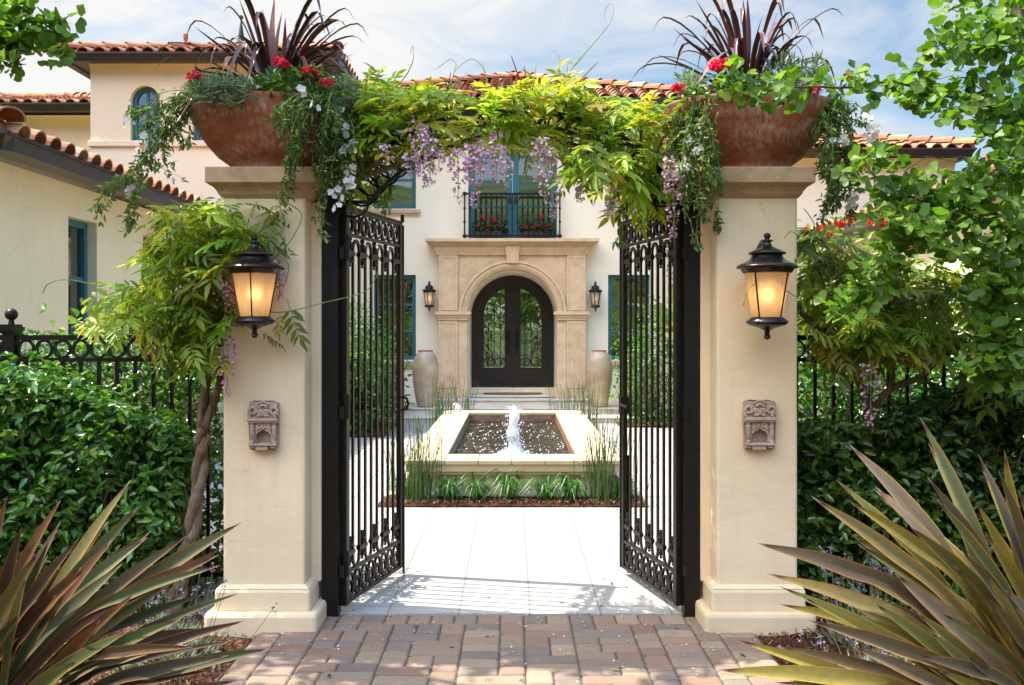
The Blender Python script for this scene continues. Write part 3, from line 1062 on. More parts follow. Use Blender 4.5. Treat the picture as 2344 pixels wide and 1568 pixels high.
# french doors on the balcony
for (xa, xb) in ((1072.5, 1173), (1173.6, 1274.5)):
    f = window(villa, mp, U(xa), U(xb), Z(545), Z(286), .05, [Z(472), Z(414), Z(357)], (), .115, name='french_door')
    h = MB(); hx = U(1167) if xa < 1100 else U(1180)
    mbox(h, mp, hx - .022, hx + .022, Z(463), Z(444), .02, .05); h.tube([mp(hx, Z(452), .02), mp(hx, Z(452), -.03), mp(hx + (-.09 if xa < 1100 else .09), Z(452), -.03)], .012)
    h.build('handle', M['bronze'], f)
b = MB(); yr = YW - .17
def BX(x): return (x - CX) * yr / F
def BZ(y): return EYE - (y - CY) * yr / F
for yy, w in ((443.5, .018), (540, .016)):
    b.box(BX(1063.5), BX(1281.5), yr - w, yr + w, BZ(yy) - w, BZ(yy) + w)
for xx in (1063.5, 1281.5):
    for yy in (443.5, 540):
        b.ball((BX(xx), yr, BZ(yy)), .042, 8, 6); b.box(BX(xx) - .016, BX(xx) + .016, yr + .016, YW + .02, BZ(yy) - .012, BZ(yy) + .012)
rail = b.build('balcony_railing', M['black'], villa)
for k in range(19):
    xx = BX(1063.5 + (1281.5 - 1063.5) * k / 18.0)
    b = MB(); r = .014 if k in (0, 18) else .0105
    b.box(xx - r, xx + r, yr - r, yr + r, BZ(540), BZ(443.5))
    for yy in ((476.5, 508) if k in (0, 18) else ((476.5,) if k % 2 else (508,))): b.ball((xx, yr, BZ(yy)), .027, 8, 6, 1.0)
    b.build('baluster', M['black'], rail)

# ---- door surround
YS = 17.90
def S(x): return (x - CX) * YS / F
def SZ(y): return EYE - (y - CY) * YS / F
ms = face_map((0, YS, 0), (1, 0, 0), (0, 0, 1), (0, 1, 0))
b = MB()
R_out = 1.03
wall(b, ms, S(1006), S(1339), .317, SZ(583), [(xd - .99, xd + .99, .317, zc_door + .99, True, .19)], .19)
mbox(b, ms, S(1006) - .001, S(1006) + .05, .317, SZ(583), .001, .21); mbox(b, ms, S(1339) - .05, S(1339) + .001, .317, SZ(583), .001, .21)
# pilasters and inner columns
for x0, x1, xi0, xi1, sg in ((1004.3, 1048.4, 1048.4, 1070, 1), (1297, 1340.5, 1275, 1297, -1)):
    mbox(b, ms, S(x0), S(x1), .317, SZ(733), -.05, 0); mbox(b, ms, S(x0), S(x1), SZ(714), SZ(583), -.05, 0)
    mbox(b, ms, S(xi0), S(xi1), .317, SZ(733), -.028, .15)
    # raised border of the pilaster panels
    for za, zb in ((SZ(889), SZ(736)), (SZ(711), SZ(586))):
        e = .045
        mbox(b, ms, S(x0), S(x0) + e, za, zb, -.062, -.05); mbox(b, ms, S(x1) - e, S(x1), za, zb, -.062, -.05)
        mbox(b, ms, S(x0) + e, S(x1) - e, za, za + e, -.062, -.05); mbox(b, ms, S(x0) + e, S(x1) - e, zb - e, zb, -.062, -.05)
    # base block
    lo, hi = min(x0, xi0), max(x1, xi1)
    mbox(b, ms, S(lo) - .03 * (sg > 0) - .05 * (sg < 0), S(hi) + .05 * (sg > 0) + .03 * (sg < 0), .318, SZ(894), -.10, .17)
    mbox(b, ms, S(lo) - .02 * (sg > 0) - .035 * (sg < 0), S(hi) + .035 * (sg > 0) + .02 * (sg < 0), SZ(894), SZ(890), -.08, .165)
    # impost
    for za, zb, e in ((733, 727, .0), (727, 721, .022), (721, 713.5, .055)):
        mbox(b, ms, S(lo) - .01 - e, S(hi) + .01 + e, SZ(za), SZ(zb), -.075 - e, .16)
surr = b.build('door_surround', M['stone'], villa, bevel=.006)
# archivolt: stepped ring
b = MB(); N = 40
prof = [(.845, .19), (.845, -.02), (.862, -.045), (.93, -.075), (.965, -.05), (.972, -.05), (.978, -.085), (1.03, -.085), (1.034, -.01)]
rows = []
for k in range(N + 1):
    a = PI * k / N
    rows.append([b.vert(ms(xd - r * math.cos(a), zc_door + .03 + r * math.sin(a), d)) for r, d in prof])
for p, q in zip(rows, rows[1:]):
    for k in range(len(prof) - 1): b.f.append([p[k], p[k + 1], q[k + 1], q[k]])
for sx in (-1, 1):                                             # jamb below the springing
    for k in range(2): pass
b.build('archivolt', M['stone'], surr, auto=35)
b = MB()                                                       # keystone
b.hexa([ms(S(1161), SZ(603.5), -.12), ms(S(1186), SZ(603.5), -.12), ms(S(1186), SZ(603.5), 0), ms(S(1161), SZ(603.5), 0),
        ms(S(1156), SZ(565), -.15), ms(S(1190), SZ(565), -.15), ms(S(1190), SZ(565), 0), ms(S(1156), SZ(565), 0)])
b.build('keystone', M['stone'], surr, bevel=.008)
b = MB()                                                       # cornice
for ya, yb, e in ((583.5, 579, .02), (579, 575, .035), (575, 565.5, .05), (565.5, 563, .075), (563, 560.5, .10), (560.5, 558, .135), (558, 555.5, .17), (555.5, 548, .215)):
    mbox(b, ms, S(1002) - e, S(1343) + e, SZ(ya), SZ(yb), -.045 - e, .21)
b.build('cornice', M['stone'], surr, bevel=.004)

# ---- front door
YD = 19.3
md = face_map((0, YD, 0), (1, 0, 0), (0, 0, 1), (0, 1, 0))
zb = .423; Rd = .838
b = MB(); mbox(b, md, xd - rd, xd + rd, .318, zb, -.10, .12); b.build('threshold', M['stucco_house'], villa)
b = MB()                                                       # outer frame
path = [(xd - Rd + .04, zb)] + [(xd - (Rd - .04) * math.cos(PI * k / 30), zc_door + (Rd - .04) * math.sin(PI * k / 30)) for k in range(31)] + [(xd + Rd - .04, zb)]
b.sweep([md(p[0], p[1], .06) for p in path], .09, .12, (0, 1, 0))
door = b.build('front_door', M['door'], villa)
for sg in (-1, 1):
    b = MB()
    u_in, r_o, r_g = .0, Rd - .075, Rd - .235               # leaf outline, glass outline
    N = 22
    zg = zb + .40; ug0 = .155                                   # glass bottom and inner edge (door pixels)
    # polygon strip between leaf outline and glass outline
    def outl(k, r, u0):                                          # k 0..N from the meeting stile top to the spring
        a0 = math.acos(min(1, u0 / r))
        a = a0 + (0 - a0) * k / N
        return (r * math.cos(a), zc_door + r * math.sin(a))
    A_ = [outl(k, r_o, u_in) for k in range(N + 1)]; B_ = [outl(k, r_g, ug0) for k in range(N + 1)]
    def P(p, d): return md(xd + sg * p[0], p[1], d)
    def q4(p0, p1, p2, p3, d): b.face([P(p0, d), P(p1, d), P(p2, d), P(p3, d)])
    for k in range(N): q4(A_[k], A_[k + 1], B_[k + 1], B_[k], .03)
    q4((r_o, zc_door), (r_o, zb + .01), (r_g, zb + .01), (r_g, zc_door), .03)
    q4((u_in, zb + .01), (ug0, zb + .01), (ug0, B_[0][1]), (u_in, A_[0][1]), .03)
    q4((ug0, zb + .01), (r_g, zb + .01), (r_g, zg), (ug0, zg), .03)
    # glass rebate
    loop = [(ug0, zg)] + [B_[k] for k in range(N + 1)] + [(r_g, zg), (ug0, zg)]
    b.sweep([P(p, .022) for p in loop], .022, .03, (0, 1, 0))
    # lower panel moulding
    zp0, zp1, up0, up1 = zb + .10, zb + .27, ug0 + .01, r_g - .03
    b.sweep([P(p, .025) for p in ((up0, zp0), (up1, zp0), (up1, zp1), (up0, zp1))], .018, .022, (0, 1, 0), True)
    # meeting stile bead
    b.sweep([P((.014, zb), .022), P((.014, A_[0][1] - .01), .022)], .03, .04, (0, 1, 0))
    leaf = b.build('door_leaf', M['door'], door)
    g = MB(); g.face([P(p, .05) for p in loop[:-1]]); g.build('pane', M['glass_door'], door)
    g = MB()                                                    # scrolled grille
    for fr in (.22, .5, .78):
        ux = ug0 + (r_g - ug0) * fr
        zt = zc_door + math.sqrt(max(r_g ** 2 - ux ** 2, 0)) - (.16 if fr < .6 else .26)
        g.tube([P((ux, zg), .02), P((ux, zt), .02)], .0075, 5)
        for zz in (.85, 1.45): g.ball(P((ux, zb + zz + fr * .2), .02), .018, 6, 5)
    def scroll(cu, cz, r0, turns, a0, sgn=1, r1=.3):
        n = 26
        g.tube([P((cu + (r0 * (1 - (1 - r1) * k / n)) * math.cos(a0 + sgn * turns * 2 * PI * k / n), cz + (r0 * (1 - (1 - r1) * k / n)) * math.sin(a0 + sgn * turns * 2 * PI * k / n)), .02) for k in range(n + 1)], .0075, 5)
    gw = r_g - ug0
    scroll(ug0 + .10, zc_door + .42, .09, 1.3, PI * 1.4, 1); scroll(ug0 + gw * .74, zc_door + .20, .115, 1.3, PI * 1.2, 1)
    scroll(ug0 + .12, zg + .11, .11, 1.2, PI * .9, -1); scroll(r_g - .13, zg + .11, .12, 1.2, PI * .1, 1)
    g.tube([P(p, .02) for p in [(ug0 + gw * .42, zc_door + .50), (ug0 + gw * .40, zc_door + .36), (ug0 + gw * .50, zc_door + .22), (ug0 + gw * .62, zc_door + .10)]], .0075, 5)
    g.build('grille', M['black'], door)
    h = MB()
    h.tube([P((.085, zb + z_), d_) for z_, d_ in ((.70, .03), (.72, -.05), (.80, -.075), (.95, -.08), (1.10, -.075), (1.18, -.05), (1.20, .03))], [.012, .014, .018, .02, .018, .014, .012], 8)
    if sg > 0: h.lathe([(.001, 0), (.03, 0), (.03, .012), (.001, .012)], xd + .085, 0, 0, 12); h.v[-48:] = [(v[0], YD + .03 - v[2], zb + 1.36 + v[1]) for v in h.v[-48:]]
    h.build('handle', M['black'], door)

# ---- taller block on the left
YL = 16.0
ml = face_map((0, YL, 0), (1, 0, 0), (0, 0, 1), (0, 1, 0))
def UL(x): return (x - CX) * YL / F
def ZL(y): return EYE - (y - CY) * YL / F
wins = [(UL(299), UL(366), ZL(323), ZL(196), True, .14), (UL(441), UL(508), ZL(323), ZL(196), True, .14), (UL(583), UL(650), ZL(323), ZL(196), True, .14)]
b = MB(); wall(b, ml, -7.21, -3.265, ZL(330), ZL(141), wins); b.build('upper_wall', M['stucco_peach'], villa)
b = MB(); wall(b, ml, -7.21, -3.265, -.05, ZL(330), []); b.build('lower_wall', M['stucco_pink'], villa)
b = MB()
b.face([(-3.265, YL, -.05), (-3.265, YW, -.05), (-3.265, YW, ZL(141)), (-3.265, YL, ZL(141))]); b.build('side_wall', M['stucco_peach'], villa)
b = MB(); b.face([(-7.21, 21.8, -.05), (-7.21, YL, -.05), (-7.21, YL, ZL(141)), (-7.21, 21.8, ZL(141))])
b.build('side_wall', M['stucco_peach'], villa)
b = MB(); mbox(b, ml, -7.21 - .03, -3.24, ZL(336), ZL(322.5), -.05, .05); b.build('string_course', M['stucco_peach'], villa, bevel=.012)
for w in wins:
    window(villa, ml, w[0], w[1], w[2], w[3], .09, [ZL(240), ZL(283)], [(w[0] + w[1]) / 2], .075, 'glass_low', True, .04)
    t_ = MB(); um = (w[0] + w[1]) / 2; r = (w[1] - w[0]) / 2 + .02; zc = w[3] - r + .02
    t_.sweep([ml(um - r * math.cos(PI * k / 20), zc + r * math.sin(PI * k / 20), -.004) for k in range(21)], .05, .02, (0, 1, 0)); t_.build('window_hood', M['stucco_trim'], villa)
cove(villa, -7.21, -3.265, YL, ZL(141))
ze = ZL(131) - .03
hip_roof(villa, -7.60, -2.97, 15.72, 21.9, 6.22, 17)
gutter(villa, -7.62, -2.94, 15.66, 22.0, 6.24, soff=.3)
b = MB(); b.lathe([(.10, 0), (.10, .02), (.012, .62), (.03, .64), (.045, .67), (.04, .71), (.01, .73)], at(552, 99, 19.2).x, 19.2, at(552, 99, 19.2).z - .15, 12)
b.build('roof_finial', M['bronze'], villa, auto=30)
def vent(x, y, Y, r=.035, h=.22):
    p = at(x, y, Y); mb = MB(); mb.lathe([(r, -.3), (r, h * .6), (r * 1.35, h * .6), (r * 1.35, h)], p.x, Y, p.z, 10); return mb
vent(425, 106, 17.2).build('vent_pipe', M['terracotta_rim'], villa, auto=30)

# ---- lower block far left, set back
b = MB(); YF = 18.2
b.face([(-13, YF, -.05), (-7.2, YF, -.05), (-7.2, YF, 5.8), (-13, YF, 5.8)]); b.build('side_wall', M['stucco_peach'], villa)
zf = EYE - (252 - CY) * 17.7 / F
hip_roof(villa, -13.5, -6.9, 17.74, 23.0, zf + .10, 15)
gutter(villa, -13.5, -6.95, 17.66, 23.1, zf + .12)
cove(villa, -13, -7.22, YF, zf - .02)

# ---- lower block on the right
YR = 17.0
mr = face_map((0, YR, 0), (1, 0, 0), (0, 0, 1), (0, 1, 0))
xr1 = (2185 - CX) * YR / F; xe = (2232 - CX) * 16.7 / F
zr = EYE - (346 - CY) * 16.7 / F
wr = [((2000 - CX) * YR / F, (2074 - CX) * YR / F, EYE - (460 - CY) * YR / F, EYE - (402 - CY) * YR / F, False, .14)]
b = MB(); wall(b, mr, 3.2, xr1, -.05, zr - .1, wr)
b.face([(xr1, YR, -.05), (xr1, 22, -.05), (xr1, 22, zr - .1), (xr1, YR, zr - .1)])
b.build('wall', M['stucco_pink'], villa)
window(villa, mr, *wr[0][:4], .09, [], [(wr[0][0] + wr[0][1]) / 2], .07, 'glass_low')
hip_roof(villa, 2.6, xe - .03, 16.72, 22.0, zr + .02, 16)
gutter(villa, 2.6, xe, 16.66, 22.1, zr + .04)
cove(villa, 3.2, xr1, YR, zr - .1)

# ---- low wings along both sides of the court
def low_wing(name, label, sg, xw, xe_, yf, z_e, y1, wins_, mat):
    root = thing(name, label, 'house', (sg * xw, yf, 0))
    # wall facing the court
    mw = face_map((sg * xw, 0, 0), (0, 1, 0), (0, 0, 1), (sg, 0, 0))
    mb = MB(); wall(mb, mw, yf, y1, -.05, z_e - .12, wins_, .16)
    mb.face([(sg * xw, yf, -.05), (sg * (xw + 4.5), yf, -.05), (sg * (xw + 4.5), yf, z_e - .12), (sg * xw, yf, z_e - .12)])
    mb.build('wall', M[mat], root)
    for w in wins_:
        window(root, mw, w[0], w[1], w[2], w[3], .10, [w[2] + (w[3] - w[2]) * k / 4 for k in (1, 2, 3)], [], .07, 'glass_low')
    x0, x1 = sorted((sg * xe_, sg * (xe_ + 5.2)))
    k = math.tan(R(17)); ww = 5.2 / 2; yb = y1 + .4
    mb = MB(); cz, sz = math.cos(R(17)), math.sin(R(17)); L = yb - (yf - .36)
    ya = yf - .36
    if sg < 0:
        slope(mb, (x1, ya, z_e), (x1, yb, z_e), (-cz, 0, sz), lambda t: min(t * L, ww) / cz)
        slope(mb, (x0, ya, z_e), (x1, ya, z_e), (0, cz, sz), lambda t: min(t * 5.2, (1 - t) * 5.2, ww) / cz)
        ridge(mb, (x1, ya, z_e + .03), (x1 - ww, ya + ww, z_e + ww * k))
    else:
        slope(mb, (x0, yb, z_e), (x0, ya, z_e), (cz, 0, sz), lambda t: min((1 - t) * L, ww) / cz)
        slope(mb, (x0, ya, z_e), (x1, ya, z_e), (0, cz, sz), lambda t: min(t * 5.2, (1 - t) * 5.2, ww) / cz)
        ridge(mb, (x0, ya, z_e + .03), (x0 + ww, ya + ww, z_e + ww * k))
    mb.build('roof', M['tile'], root)
    gutter(root, x0, x1, ya - .06, yb, z_e + .02, h=.14)
    return root


zt = EYE + (750 - 494) * 9.3 / F
low_wing('garden_wing', 'low cream wing left of the court with tall slit windows and tiled eaves', -1, 4.42, 4.06, 7.92, 3.20, 15.6,
         [(9.32, 9.96, .35, zt), (11.2, 11.85, .35, zt), (13.1, 13.75, .35, zt)], 'stucco_wing')
rw = low_wing('guest_wing', 'low cream wing with red tiles half hidden behind the right ginkgo', 1, 5.31, 4.95, 8.6, 3.20, 15.6,
         [(10.2, 10.85, .9, 2.5), (12.6, 13.2, .9, 2.5)], 'stucco_wing')
vent(2262, 390, 11.5, .03, .2).build('vent_pipe', M['terracotta_rim'], rw, auto=30)

# ---- steps up to the door
b = MB()
for x0, x1, y0, z0, z1 in ((-2.35, 2.3, 16.2, -.02, .10), (-2.0, 1.98, 16.83, .0, .207), (-1.42, 1.37, 17.37, .1, .317)):
    b.box(x0, x1, y0 + .03, YW + (.0 if z1 < .3 else 0) - .001, z0, z1 - .022)
    b.box(x0 - .015, x1 + .015, y0, YW - .001, z1 - .022, z1)
o = b.build('entrance_steps', M['riser'], bevel=.005)
tag(o, 'three broad travertine steps leading up to the arched front door', 'steps')
b = MB(); b.box(xd - rd, xd + rd, YW - .002, 19.42, .1, .3155); struct('porch_floor', b, M['riser'])

b = MB()
b.lathe([(.001, 0), (.60, 0), (.60, .018), (.585, .022), (.001, .022)], 0, 0, 0, 40, 1.0, .55)
b.v = [(v[0] - .02, 18.85 + min(v[1], .16), .318 + v[2]) for v in b.v]
o = b.build('doormat', M['mat']); tag(o, 'brown half round doormat on the porch before the front door', 'doormat')

# ---- glazed urns
def urn(px, Y, base_z, label):
    p = at(px, 900, Y)
    root = thing('urn', label, 'urn', (p.x, Y, base_z), 0, 'tall glazed urns beside the front door')
    b = MB()
    b.lathe([(.001, 0), (.145, 0), (.155, .03), (.20, .25), (.232, .45), (.243, .62), (.238, .76), (.21, .89), (.168, .97), (.135, 1.0), (.128, 1.015), (.11, 1.01), (.11, .9), (.001, .85)], p.x, Y, base_z, 32, cap=False)
    b.build('body', M['jar'], root, smooth=True)
    b = MB(); b.lathe([(.11, 1.00), (.128, 1.005), (.138, 1.018), (.134, 1.032), (.115, 1.034), (.108, 1.02)], p.x, Y, base_z, 32, cap=False)
    b.build('rim', M['terracotta_rim'], root, smooth=True)
    return root
urn(974, 17.12, .207, 'tall glazed urn on the steps left of the front door')
urn(1371.5, 17.12, .207, 'tall glazed urn on the steps right of the front door')
# ================================================================== GATEWAY
def rbox(mb, x0, x1, y0, y1, z0, z1, r=.012):
    mb.box(x0, x1, y0, y1, z0, z1)


def pillar(label, xs0, xs1, sg):
    """Stucco pillar; sg = side on which the gate post stands (+1 right, -1 left)."""
    xc = (xs0 + xs1) / 2
    root = thing('gate_pillar', label, 'pillar', (xc, 5.40, 0))
    y0, y1 = 5.173, 5.63
    b = MB(); b.box(xs0, xs1, y0, y1, .2, 2.37)
    b.build('shaft', M['stucco_gate'], root, bevel=.014)
    b = MB()
    if sg > 0: b.box(xs1 - .05, xs1 + .054, 5.352, y1 - .01, .2, 2.366)
    else: b.box(xs0 - .054, xs0 + .05, 5.352, y1 - .01, .2, 2.366)
    b.build('return', M['stucco_gate'], root, bevel=.012)
    b = MB()
    e = .083; b.box(xs0 - e, xs1 + e, y0 - e, y1 + .07, -.06, .098)
    b.build('plinth', M['stucco_gate'], root, bevel=.022)
    b = MB(); e = .036
    b.box(xs0 - e, xs1 + e, y0 - e, y1 + .03, .09, .214)
    b.frustum(xs0 - e, xs1 + e, y0 - e, y1 + .03, .214, .236, .03)
    b.build('plinth_step', M['stucco_gate'], root, bevel=.014)
    b = MB(); e = .076
    b.box(xs0 - e, xs1 + e, y0 - e, y1 + e, 2.437, 2.525)
    b.build('cap', M['capstone'], root, bevel=.006)
    b = MB()                                                     # cove moulding under the cap
    pr = [(.004, 2.365), (.012, 2.375), (.020, 2.385), (.026, 2.400), (.040, 2.418), (.062, 2.432), (.066, 2.4372)]
    rings = []
    for e, z in pr:
        rings.append([b.vert(p) for p in ((xs0 - e, y0 - e, z), (xs1 + e, y0 - e, z), (xs1 + e, y1 + e, z), (xs0 - e, y1 + e, z))])
    for p, q in zip(rings, rings[1:]):
        for k in range(4): b.f.append([p[k], p[(k + 1) % 4], q[(k + 1) % 4], q[k]])
    b.f.append(rings[0][::-1]); b.f.append(rings[-1])
    b.build('cap_moulding', M['capstone'], root)
    return root


pillar('cream stucco gate pillar on the left, wisteria growing beside its lantern', -1.602, -1.151, 1)
pillar('cream stucco gate pillar on the right, flax and ginkgo beside it', 1.119, 1.564, -1)
XPL, XPR, YP = -1.3765, 1.3415, 5.40

# ---- carved niches set into the pillars
def niche(label, x0, x1, y0, y1):
    Y = 5.173
    a, c = at(x0, y1, Y), at(x1, y0, Y)
    w, h = c.x - a.x, c.z - a.z
    root = thing('carved_niche', label, 'carving', (a.x + w / 2, Y, a.z))
    def X(u): return a.x + u * w
    def ZZ(v): return a.z + v * h
    b = MB()
    # block with the arched recess
    mpn = face_map((0, Y - .036, 0), (1, 0, 0), (0, 0, 1), (0, 1, 0))
    pts = [(X(.04), ZZ(.02)), (X(.12), ZZ(0)), (X(.90), ZZ(0)), (X(.98), ZZ(.10)), (X(1), ZZ(.55)), (X(.99), ZZ(.95)), (X(.80), ZZ(1)), (X(.15), ZZ(1)), (X(.03), ZZ(.97)), (X(0), ZZ(.6))]
    # side skirt
    for p, q in zip(pts, pts[1:] + pts[:1]): b.face([(p[0], Y + .01, p[1]), (q[0], Y + .01, q[1]), (q[0], Y - .038, q[1]), (p[0], Y - .038, p[1])])
    wall(b, mpn, X(.03), X(.97), ZZ(.01), ZZ(.985), [(X(.25), X(.75), ZZ(.14), ZZ(.43), False, .0)], 0)
    # recess
    yb_ = Y + .0
    b.face([(X(.25), Y - .002, ZZ(.14)), (X(.75), Y - .002, ZZ(.14)), (X(.75), Y - .002, ZZ(.43)), (X(.25), Y - .002, ZZ(.43))])
    b.build('block', M['carved'], root)
    b = MB()
    yf = Y - .036
    # cusped arch filling the head of the recess
    N = 12
    for k in range(N):
        u0, u1 = .25 + .5 * k / N, .25 + .5 * (k + 1) / N
        def arc(u):
            t = abs(u - .5) / .25
            return .41 - .09 * t ** 1.6 + .010 * math.sin(t * 12)
        b.hexa([(X(u0), yf - .008, ZZ(arc(u0))), (X(u1), yf - .008, ZZ(arc(u1))), (X(u1), yf + .030, ZZ(arc(u1))), (X(u0), yf + .030, ZZ(arc(u0))),
                (X(u0), yf - .008, ZZ(.56)), (X(u1), yf - .008, ZZ(.56)), (X(u1), yf + .030, ZZ(.56)), (X(u0), yf + .030, ZZ(.56))])
    for (u, v, r) in ((.38, .50, .07), (.62, .50, .07), (.5, .47, .05), (.30, .44, .035), (.70, .44, .035)):
        b.tube([(X(u) + r * w * math.cos(t) , yf - .012, ZZ(v) + r * w * math.sin(t)) for t in np.linspace(0, 2 * PI, 13)[:-1]], .0045, 5, True)
    b.build('arch', M['carved'], root)
    b = MB()
    for u in (.13, .87):
        b.lathe([(.013, 0), (.013, .015), (.009, .02), (.0095, .025), (.0125, .05), (.0125, .095), (.009, .10), (.013, .105), (.013, .118)], X(u), yf - .006, ZZ(.14), 12)
        for q in range(9):
            z_ = ZZ(.20) + q * .0085
            b.tube([(X(u) + .0128 * math.cos(t), yf - .006 + .0128 * math.sin(t), z_ + .010 * (t + PI) / PI) for t in np.linspace(-PI, 0, 7)], .0016, 4)
    b.build('column', M['carved'], root, auto=40)
    b = MB()
    b.box(X(-.01), X(1.0), yf - .026, yf + .01, ZZ(.565), ZZ(.60)); b.box(X(.0), X(.99), yf - .033, yf + .01, ZZ(.60), ZZ(.645))
    b.box(X(.02), X(.97), yf - .022, yf + .01, ZZ(.645), ZZ(.66))
    b.build('cornice', M['carved'], root, bevel=.004)
    b = MB()
    b.box(X(.03), X(.97), yf - .030, yf + .01, ZZ(.09), ZZ(.135)); b.box(X(.25), X(.68), yf - .022, yf + .01, ZZ(.0), ZZ(.092))
    b.box(X(.04), X(.22), yf - .018, yf + .01, ZZ(.035), ZZ(.092)); b.box(X(.72), X(.92), yf - .018, yf + .01, ZZ(.035), ZZ(.092))
    b.build('ledge', M['carved'], root, bevel=.004)
    b = MB()                                                     # scrolled crest
    for (u, v, r, t0, t1, rr) in ((.39, .755, .10, -2.6, 3.2, .007), (.61, .755, .10, 5.7, 0, .007), (.14, .80, .11, -1.2, 3.6, .009), (.86, .80, .11, 4.3, -.4, .009),
                                  (.5, .84, .13, .3, 2.84, .008), (.07, .72, .06, 0, 5, .008), (.92, .72, .06, 0, 5, .008), (.5, .86, .20, .5, 2.6, .006), (.39, .755, .04, 0, 6, .006), (.61, .755, .04, 0, 6, .006)):
        b.tube([(X(u) + r * w * math.cos(t), yf - .008, ZZ(v) + r * w * math.sin(t)) for t in np.linspace(t0, t1, 14)], rr, 6)
    b.build('crest', M['carved'], root, smooth=True)
    return root


niche('small carved stone niche on the left pillar, square recess', 573.5, 641, 916.5, 1028)
niche('small carved stone niche on the right pillar, pointed recess', 1699, 1771, 914.5, 1027)


# ---- lanterns
def lantern(label, px, cz_px, Y, k=1.0, rot=0.0, ribs=4, wallY=5.173, glass='lamp_glass', power=6.0, slim=1.0, group=None, nm='wall_lantern'):
    """Lathe lantern; k scales it, cz_px is the photo row of the brim."""
    s = .002312 * k
    p = at(px, cz_px, Y)
    root = thing(nm, label, 'lantern', (p.x, Y, p.z), 0, group)
    x, z = p.x, p.z
    def pr(l): return [(r * s * slim if r > 12 else r * s, -dy * s) for r, dy in l]
    b = MB()
    b.lathe(pr([(50, 14), (55, 13), (58, 8), (60, 4), (66, 2), (67, -2), (64, -6), (56, -9), (50, -12), (42, -16), (36, -22), (34, -27), (38, -29), (39.5, -32), (38, -35), (33, -38), (24, -42), (16, -46), (11, -49), (8, -56), (8, -58), (13, -59), (13, -62), (7, -63), (5, -66), (8, -70), (7.5, -75), (4, -78), (.01, -79)]), x, Y, z, 32, cap=False)
    if not slim < 1:
        for rr, dy in ((66.5, 0), (39.5, -32)):                 # beading
            for q in range(44):
                a = 2 * PI * q / 44; b.ball((x + rr * s * math.cos(a), Y + rr * s * math.sin(a), z - dy * s), 2.6 * s, 5, 4)
    b.build('cap', M['lamp_metal'], root, auto=40)
    b = MB()
    b.lathe(pr([(.01, 113), (30, 113), (36, 114), (39, 117), (44, 121), (46, 125), (44.5, 129), (40, 132), (30, 135), (18, 139), (9, 143), (6, 146), (6, 151), (5, 153), (7, 155), (8, 159), (6, 163), (.01, 166)]), x, Y, z, 32, cap=False)
    if not slim < 1:
        for q in range(40):
            a = 2 * PI * q / 40; b.ball((x + 45.5 * s * math.cos(a), Y + 45.5 * s * math.sin(a), z - 125 * s), 2.2 * s, 5, 4)
    b.build('base', M['lamp_metal'], root, auto=40)
    b = MB(); b.lathe(pr([(51, 13), (33, 114)]), x, Y, z, 36, cap=False)
    b.build('glass', M[glass], root, smooth=True)
    b = MB()
    for q in range(ribs):
        a = rot + 2 * PI * q / ribs
        ct, st = math.cos(a), math.sin(a)
        b.tube([(x + 52 * s * slim * ct, Y + 52 * s * slim * st, z - 13 * s), (x + 34 * s * slim * ct, Y + 34 * s * slim * st, z - 114 * s)], 1.9 * s if slim == 1 else 3.4 * s, 6)
    b.build('rib', M['lamp_metal'], root)
    b = MB(); b.ball((x, Y, z - 62 * s), 9 * s, 10, 8, 1.4); b.build('bulb', M['bulb' if slim == 1 else 'bulb_dim'], root, smooth=True)
    l = bpy.data.lights.new('lantern bulb', 'POINT'); l.energy = power; l.color = (1.0, .70, .38); l.shadow_soft_size = 13 * s
    lo = bpy.data.objects.new('lamp_light', l); C.objects.link(lo); lo.parent = root; lo.location = (0, 0, -62 * s)
    b = MB()                                                     # scrolled arm from the wall
    dy = wallY - Y
    b.tube([(x, wallY, z - 78 * s), (x, wallY - dy * .12, z - 70 * s), (x, wallY - dy * .10, z - 20 * s), (x, wallY - dy * .06, z + 20 * s), (x, wallY - dy * .2, z + 48 * s), (x, wallY - dy * .55, z + 62 * s), (x, wallY - dy * .85, z + 57 * s), (x, Y, z + 54 * s)],
           [6 * s, 8 * s, 9 * s, 8 * s, 7 * s, 6 * s, 6 * s, 6 * s], 8)
    b.box(x - 15 * s, x + 15 * s, wallY - .012, wallY + .003, z - 85 * s, z + 30 * s)
    b.build('bracket', M['lamp_metal'], root, auto=40)
    return root


lantern('lit amber lantern on the left gate pillar, among wisteria leaves', 583, 614, 4.965, .965, -PI / 2 + .08, 4, power=.42)
lantern('lit amber lantern on the right gate pillar, clear of leaves', 1756, 612, 4.965, 1.0, -PI / 4, 4, power=.5)
lantern('small black lantern on the house wall left of the front door', 982.6, 665.5, YW - .20, 1.02, .3, 6, YW, 'lamp_glass_pale', .16, .86)
lantern('small black lantern on the house wall right of the front door', 1363, 666, YW - .20, 1.02, .3, 6, YW, 'lamp_glass_pale', .06, .86)

# ---- terracotta bowls on the pillars
def bowl(label, xc):
    root = thing('bowl_planter', label, 'planter', (xc, YP - .04, 2.526))
    b = MB()
    pr = [(.001, 0), (.232, 0), (.230, .02), (.240, .042), (.268, .062), (.305, .088), (.365, .155), (.425, .24), (.465, .318), (.482, .36), (.486, .376), (.480, .386), (.466, .386), (.456, .372), (.40, .25), (.001, .22)]
    b.lathe(pr, xc, YP - .04, 2.526, 56, 1.0, .74, cap=False)
    b.build('body', M['bowl'], root, auto=40)
    b = MB(); b.lathe([(.001, .33), (.30, .34), (.446, .335)], xc, YP - .04, 2.526, 30, 1.0, .74, cap=False); b.build('soil', M['mulch'], root)
    return root
bowl('large weathered terracotta bowl on the left pillar', XPL)
bowl('large weathered terracotta bowl on the right pillar', XPR)

